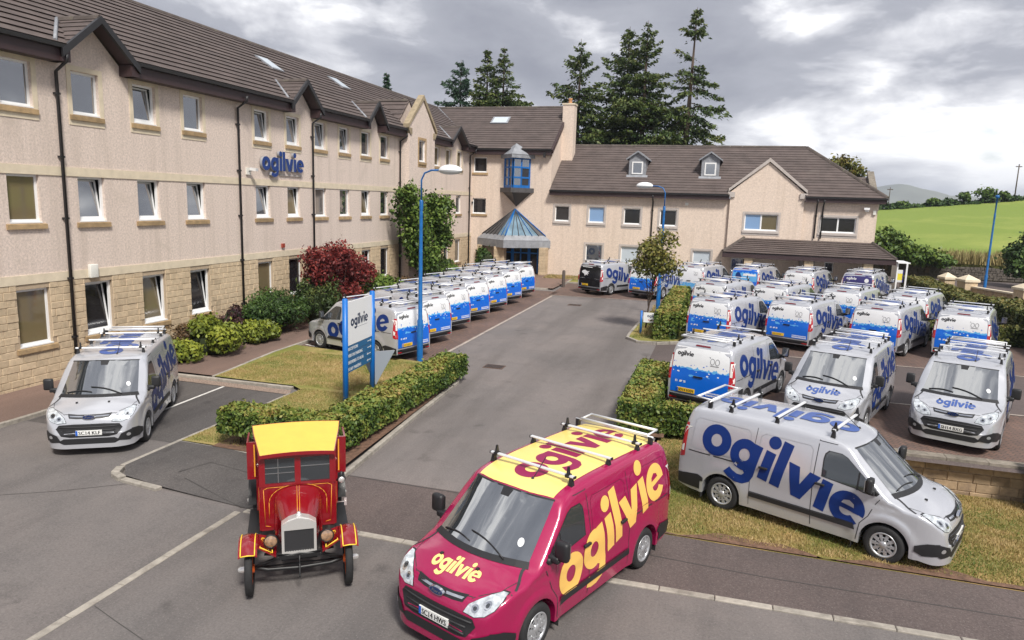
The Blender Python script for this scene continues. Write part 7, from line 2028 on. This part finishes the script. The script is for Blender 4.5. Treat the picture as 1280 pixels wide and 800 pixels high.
for k, (x, y) in enumerate(PIERS):
    t = thing('wall_pier', ('stone pier with pyramid cap at the far left end of the boundary wall', 'stone pier with pyramid cap, the broader of the close pair at the wall end', 'stone pier with pyramid cap right of the tall blue pole', 'stone wall pier at the right edge, nearer than the pole', 'nearest stone wall pier, mostly behind the hedge')[k], 'pier', (x, y, 0), .32, 'capped piers of the boundary wall')
    w = .42 if k else .34
    mb = MB(); mb.mat('stone'); mb.box(-w, w, -w, w, -.5, 1.55); mb.build('shaft', t)
    mb = MB(); mb.mat('band'); c = w + .09; mb.box(-c, c, -c, c, 1.553, 1.70)
    mb.add([(-c, -c, 1.70), (c, -c, 1.70), (c, c, 1.70), (-c, c, 1.70), (0, 0, 2.02)], [(0, 1, 4), (1, 2, 4), (2, 3, 4), (3, 0, 4)], False); mb.build('cap', t)
dk = thing('stone_dyke', 'dark rubble stone wall along the far side of the road', 'wall', (20, 74, 0)); at_world(dk)
mb = MB(); mb.mat('rubble'); mb.box(12.5, 90, 74.05, 74.5, -.3, 1.05); mb.build('core', dk)
r_ = random.Random(9); mb = MB(); mb.mat('rubble')
for zc in (.1, .32, .54, .76, .98):
    x = 12.5
    while x < 60:
        l = r_.uniform(.25, .55); h = r_.uniform(.17, .24); p = r_.uniform(.02, .10); mb.hull8([(x, 74.0 - p, zc), (x + l - .02, 74.0 - p, zc + .01), (x + l - .02, 74.3, zc), (x, 74.3, zc), (x + .02, 74.01 - p, zc + h), (x + l - .04, 74.01 - p, zc + h), (x + l - .03, 74.3, zc + h), (x, 74.3, zc + h)]); x += l
o = mb.build('stones', dk); o['kind'] = 'stuff'
# ================================================================== STREET FURNITURE
def lamp(label, x, y, z0, h, arm, name='lamp_post', head=True, tilt=0.0):
    t = thing(name, label, 'street lamp', (x, y, z0), 0, 'blue lamp posts')
    mb = MB(); mb.mat('lamp_blue')
    mb.lathe([(.11, 0), (.105, 1.5), (.075, 1.56), (.058, h * .80), (.050, h * .82)], 'z', 14); mb.lathe([(.066, h * .80), (.066, h * .845), (.045, h * .85)], 'z', 14); mb.build('column', t)
    if head:
        a = Vector(arm); mb = MB(); mb.mat('lamp_blue' if True else 'steel')
        mb.tube([(0, 0, h * .84), (0, 0, h * .95), tuple(a * .10 + Vector((0, 0, h * .985))), tuple(a * .32 + Vector((0, 0, h))), tuple(a * .62 + Vector((0, 0, h + .01)))], .030, 8); mb.build('arm', t)
        d = a.normalized(); s = d.cross(Vector((0, 0, 1))); c = a * .62 + Vector((0, 0, h + .0)); l = a.length * .62
        def dome(fz, z_, w): 
            V = []; F = []; m_, n = 12, 5
            for j in range(n + 1):
                ph = (PI / 2) * j / n
                for k in range(m_):
                    th = 2 * PI * k / m_; V.append(c + d * (l * .5 + l * .62 * math.cos(th) * math.cos(ph)) + s * (w * math.sin(th) * math.cos(ph)) + Vector((0, 0, fz * z_ * math.sin(ph))))
            for j in range(n):
                for k in range(m_): F.append((j * m_ + k, j * m_ + (k + 1) % m_, (j + 1) * m_ + (k + 1) % m_, (j + 1) * m_ + k))
            return V, F
        mb = MB(); mb.mat('paint_white'); V, F = dome(1, .20, .17); mb.add(V, F, True); mb.build('lamp_hood', t)
        mb = MB(); mb.mat('grey_glass'); V, F = dome(-1, .13, .16); mb.add([v + Vector((0, 0, -.005)) for v in V], F, True); mb.build('lamp_bowl', t)
    else:
        mb = MB(); mb.mat('lamp_blue'); mb.lathe([(.05, h * .84), (.05, h), (.10, h + .02), (.14, h + .10), (.12, h + .22), (0, h + .26)], 'z', 12); mb.build('lamp_head', t)
    return t
lamp('tall blue lamp post with white hood beside the left-hand line of vans', -10.12, 22.75, .1, 6.72, (1.15, -.05, 0))
lamp('blue lamp post with white hood behind the small white sign, hood to the left', -3.1, 37.3, .3, 6.55, (-1.15, .12, 0))
lamp('tall blue pole without a hood beyond the boundary hedge, far right', 18.05, 58, .2, 6.9, (1, 0, 0), head=False)
def uppole(label, x, y, z0, h, r=.14):
    t = thing('utility_pole', label, 'pole', (x, y, z0), 0)
    mb = MB(); mb.mat('utility'); mb.tube([(0, 0, 0), (0, 0, h)], r, 7, r * .75); mb.build('pole', t)
    mb = MB(); mb.mat('utility'); mb.box(-.5, .5, -.06, .06, h - .5, h - .35); mb.build('crossarm', t)
uppole('thin wooden utility pole on the skyline at the far right', 49.2, 149.5, field_z(49.2, 149.5), 6.6, .12)
uppole('thin distant pole just right of the hipped roof corner', 28.9, 149.5, field_z(28.9, 149.5), 4.2, .09)
# direction sign on two blue posts
SA, SB = Vector((-9.42, 16.35, 0)), Vector((-9.56, 18.12, 0))
ds = thing('direction_sign', 'white and blue direction sign board on two blue posts on the lawn', 'sign', SA); at_world(ds)
sd_ = (SB - SA).normalized(); sn = Vector((sd_.y, -sd_.x, 0))
SF = Face(SA, sd_, sn)
wS = (SB - SA).length
for u in (0, wS):
    mb = MB(SF); mb.mat('sign_blue'); mb.tube([(u, 0, 0), (u, 0, 3.18)], .075, 14); mb.lathe([(.075, 3.18), (.06, 3.21), (0, 3.22)], 'z', 14, (u, 0, 0)); mb.build('post', ds)
mb = MB(SF); mb.mat('sign_white'); mb.box(.075, wS - .075, -.02, .02, 1.92, 3.10); bd = mb.build('board', ds)
zz_ = 1.905
txt = (('RECEPTION', 1), ('VISITOR PARKING', 1), ('DELIVERIES TO REAR', -1), ('STAFF PARKING', -1))
for k, (s_, ar) in enumerate(txt):
    z1_ = 1.90 - k * .185; z0_ = z1_ - .165
    mb = MB(SF); mb.mat('sign_band'); mb.box(.075, wS - .075, -.02, .02, z0_, z1_)
    mb.mat('sign_white'); V, F, w = text_mesh2d(s_); sc = min(.115, .98 / w)
    for e in (0, .006, -.006): mb.add([(.13 + v[0] * sc * 1.0 + e, .0215 + abs(e) * .05, z0_ + .042 + v[1] * .125) for v in V], F, False)
    ua = wS - .40; d = 1 if ar > 0 else -1; c = ua + .12
    mb.add([(c - .12, .0215, z0_ + .075), (c + .12, .0215, z0_ + .075), (c + .12, .0215, z0_ + .095), (c - .12, .0215, z0_ + .095)], [(0, 1, 2, 3)], False)
    mb.add([(c + d * .16, .0215, z0_ + .085), (c + d * .08, .0215, z0_ + .125), (c + d * .08, .0215, z0_ + .045)], [(0, 1, 2)], False)
    mb.build('sign_strip', ds, recalc=False)
mb = MB(SF); mb.mat('sign_ink'); P = xf_polys(LOGO, 1.12 / LOGO_W); V, F = flat_tris(P)
mb.add([(.30 + v[0], .0215, 2.42 + v[1]) for v in V], F, False); mb.add([(.62, .0215, 2.345), (1.38, .0215, 2.345), (1.38, .0215, 2.352), (.62, .0215, 2.352)], [(0, 1, 2, 3)], False); mb.build('board_lettering', bd, recalc=False)
tp = thing('hanging_bag', 'pale grey translucent triangular bag hanging behind the direction sign', 'bag', (-9.75, 18.6, .2)); at_world(tp)
mb = MB(); mb.mat('bag_film')
mb.add([(-10.05, 18.25, 1.33), (-9.15, 18.75, 1.38), (-9.62, 18.45, .35), (-9.95, 18.45, 1.32), (-9.25, 18.90, 1.36)], [(0, 1, 2), (3, 2, 4), (0, 3, 4, 1), (0, 2, 3), (1, 4, 2)], False); mb.build('bag', tp)
# small white sign on the island
ss = thing('small_sign', 'small white sign board with dark lettering on blue posts by the island hedge', 'sign', (-3.2, 31.2, .25)); at_world(ss)
for x in (-3.28, -2.52): 
    mb = MB(); mb.mat('sign_blue'); mb.tube([(x, 31.25, .2), (x, 31.25, 1.28 if x < -3 else 1.0)], .05, 8); mb.build('post', ss)
mb = MB(); mb.mat('sign_white'); mb.box(-3.18, -2.35, 31.19, 31.215, .78, 1.22); b2 = mb.build('board', ss)
mb = MB(); mb.mat('sign_ink'); V, F = flat_tris(xf_polys(LOGO, .5 / LOGO_W)); mb.add([(-3.02 + v[0], 31.188, 1.02 + v[1]) for v in V], F, False)
mb.mat('lamp_red'); mb.add([(-2.98, 31.188, .88), (-2.55, 31.188, .88), (-2.55, 31.188, .91), (-2.98, 31.188, .91)], [(0, 1, 2, 3)], False); mb.build('board_lettering', b2, recalc=False)
t = thing('bollard', 'dark brown timber bollard on the grass strip left of the black-backed van', 'bollard', (-10.15, 46.2, .3))
mb = MB(); mb.mat('utility'); mb.lathe([(.11, 0), (.11, 1.05), (.08, 1.12), (0, 1.13)], 'z', 12); mb.build('shaft', t)
t = thing('notice_board', 'yellow and white notice standing behind the far end of the boundary hedge', 'sign', (11.6, 54.0, .3))
mb = MB(); mb.mat('card_yellow'); mb.box(-.28, .22, 0, .03, .9, 1.75); mb.build('board', t)
mb = MB(); mb.mat('paint_white'); mb.box(-.28, .22, -.004, -.001, 1.5, 1.75); mb.box(-.28, .22, -.004, -.001, .9, 1.05); mb.build('board_band', t)
mb = MB(); mb.mat('wrap_purple'); mb.box(.222, .30, -.005, .035, .9, 1.75); mb.build('board_edge', t)
for x in (-.2, .15): 
    mb = MB(); mb.mat('utility'); mb.box(x - .03, x + .03, .031, .08, 0, .95); mb.build('leg', t)
# ================================================================== AIR
hz_m = bpy.data.materials.new('haze'); hz_m.use_nodes = True
_t = hz_m.node_tree; _t.nodes.clear()
_o = N(_t, 'ShaderNodeOutputMaterial'); _v = N(_t, 'ShaderNodeVolumePrincipled')
_v.inputs['Color'].default_value = (0.78, 0.86, 1.0, 1); _v.inputs['Density'].default_value = 0.00024; _v.inputs['Anisotropy'].default_value = 0.2
L(_t, _v.outputs[0], _o.inputs['Volume']); MAT['haze'] = hz_m
mb = MB(); mb.mat('haze'); mb.box(-4100, 4100, -4100, 4100, -42, 130); o = mb.build('haze'); o['kind'] = 'stuff'
setp(o, 'thin pale air over the far moorland hill', 'haze')
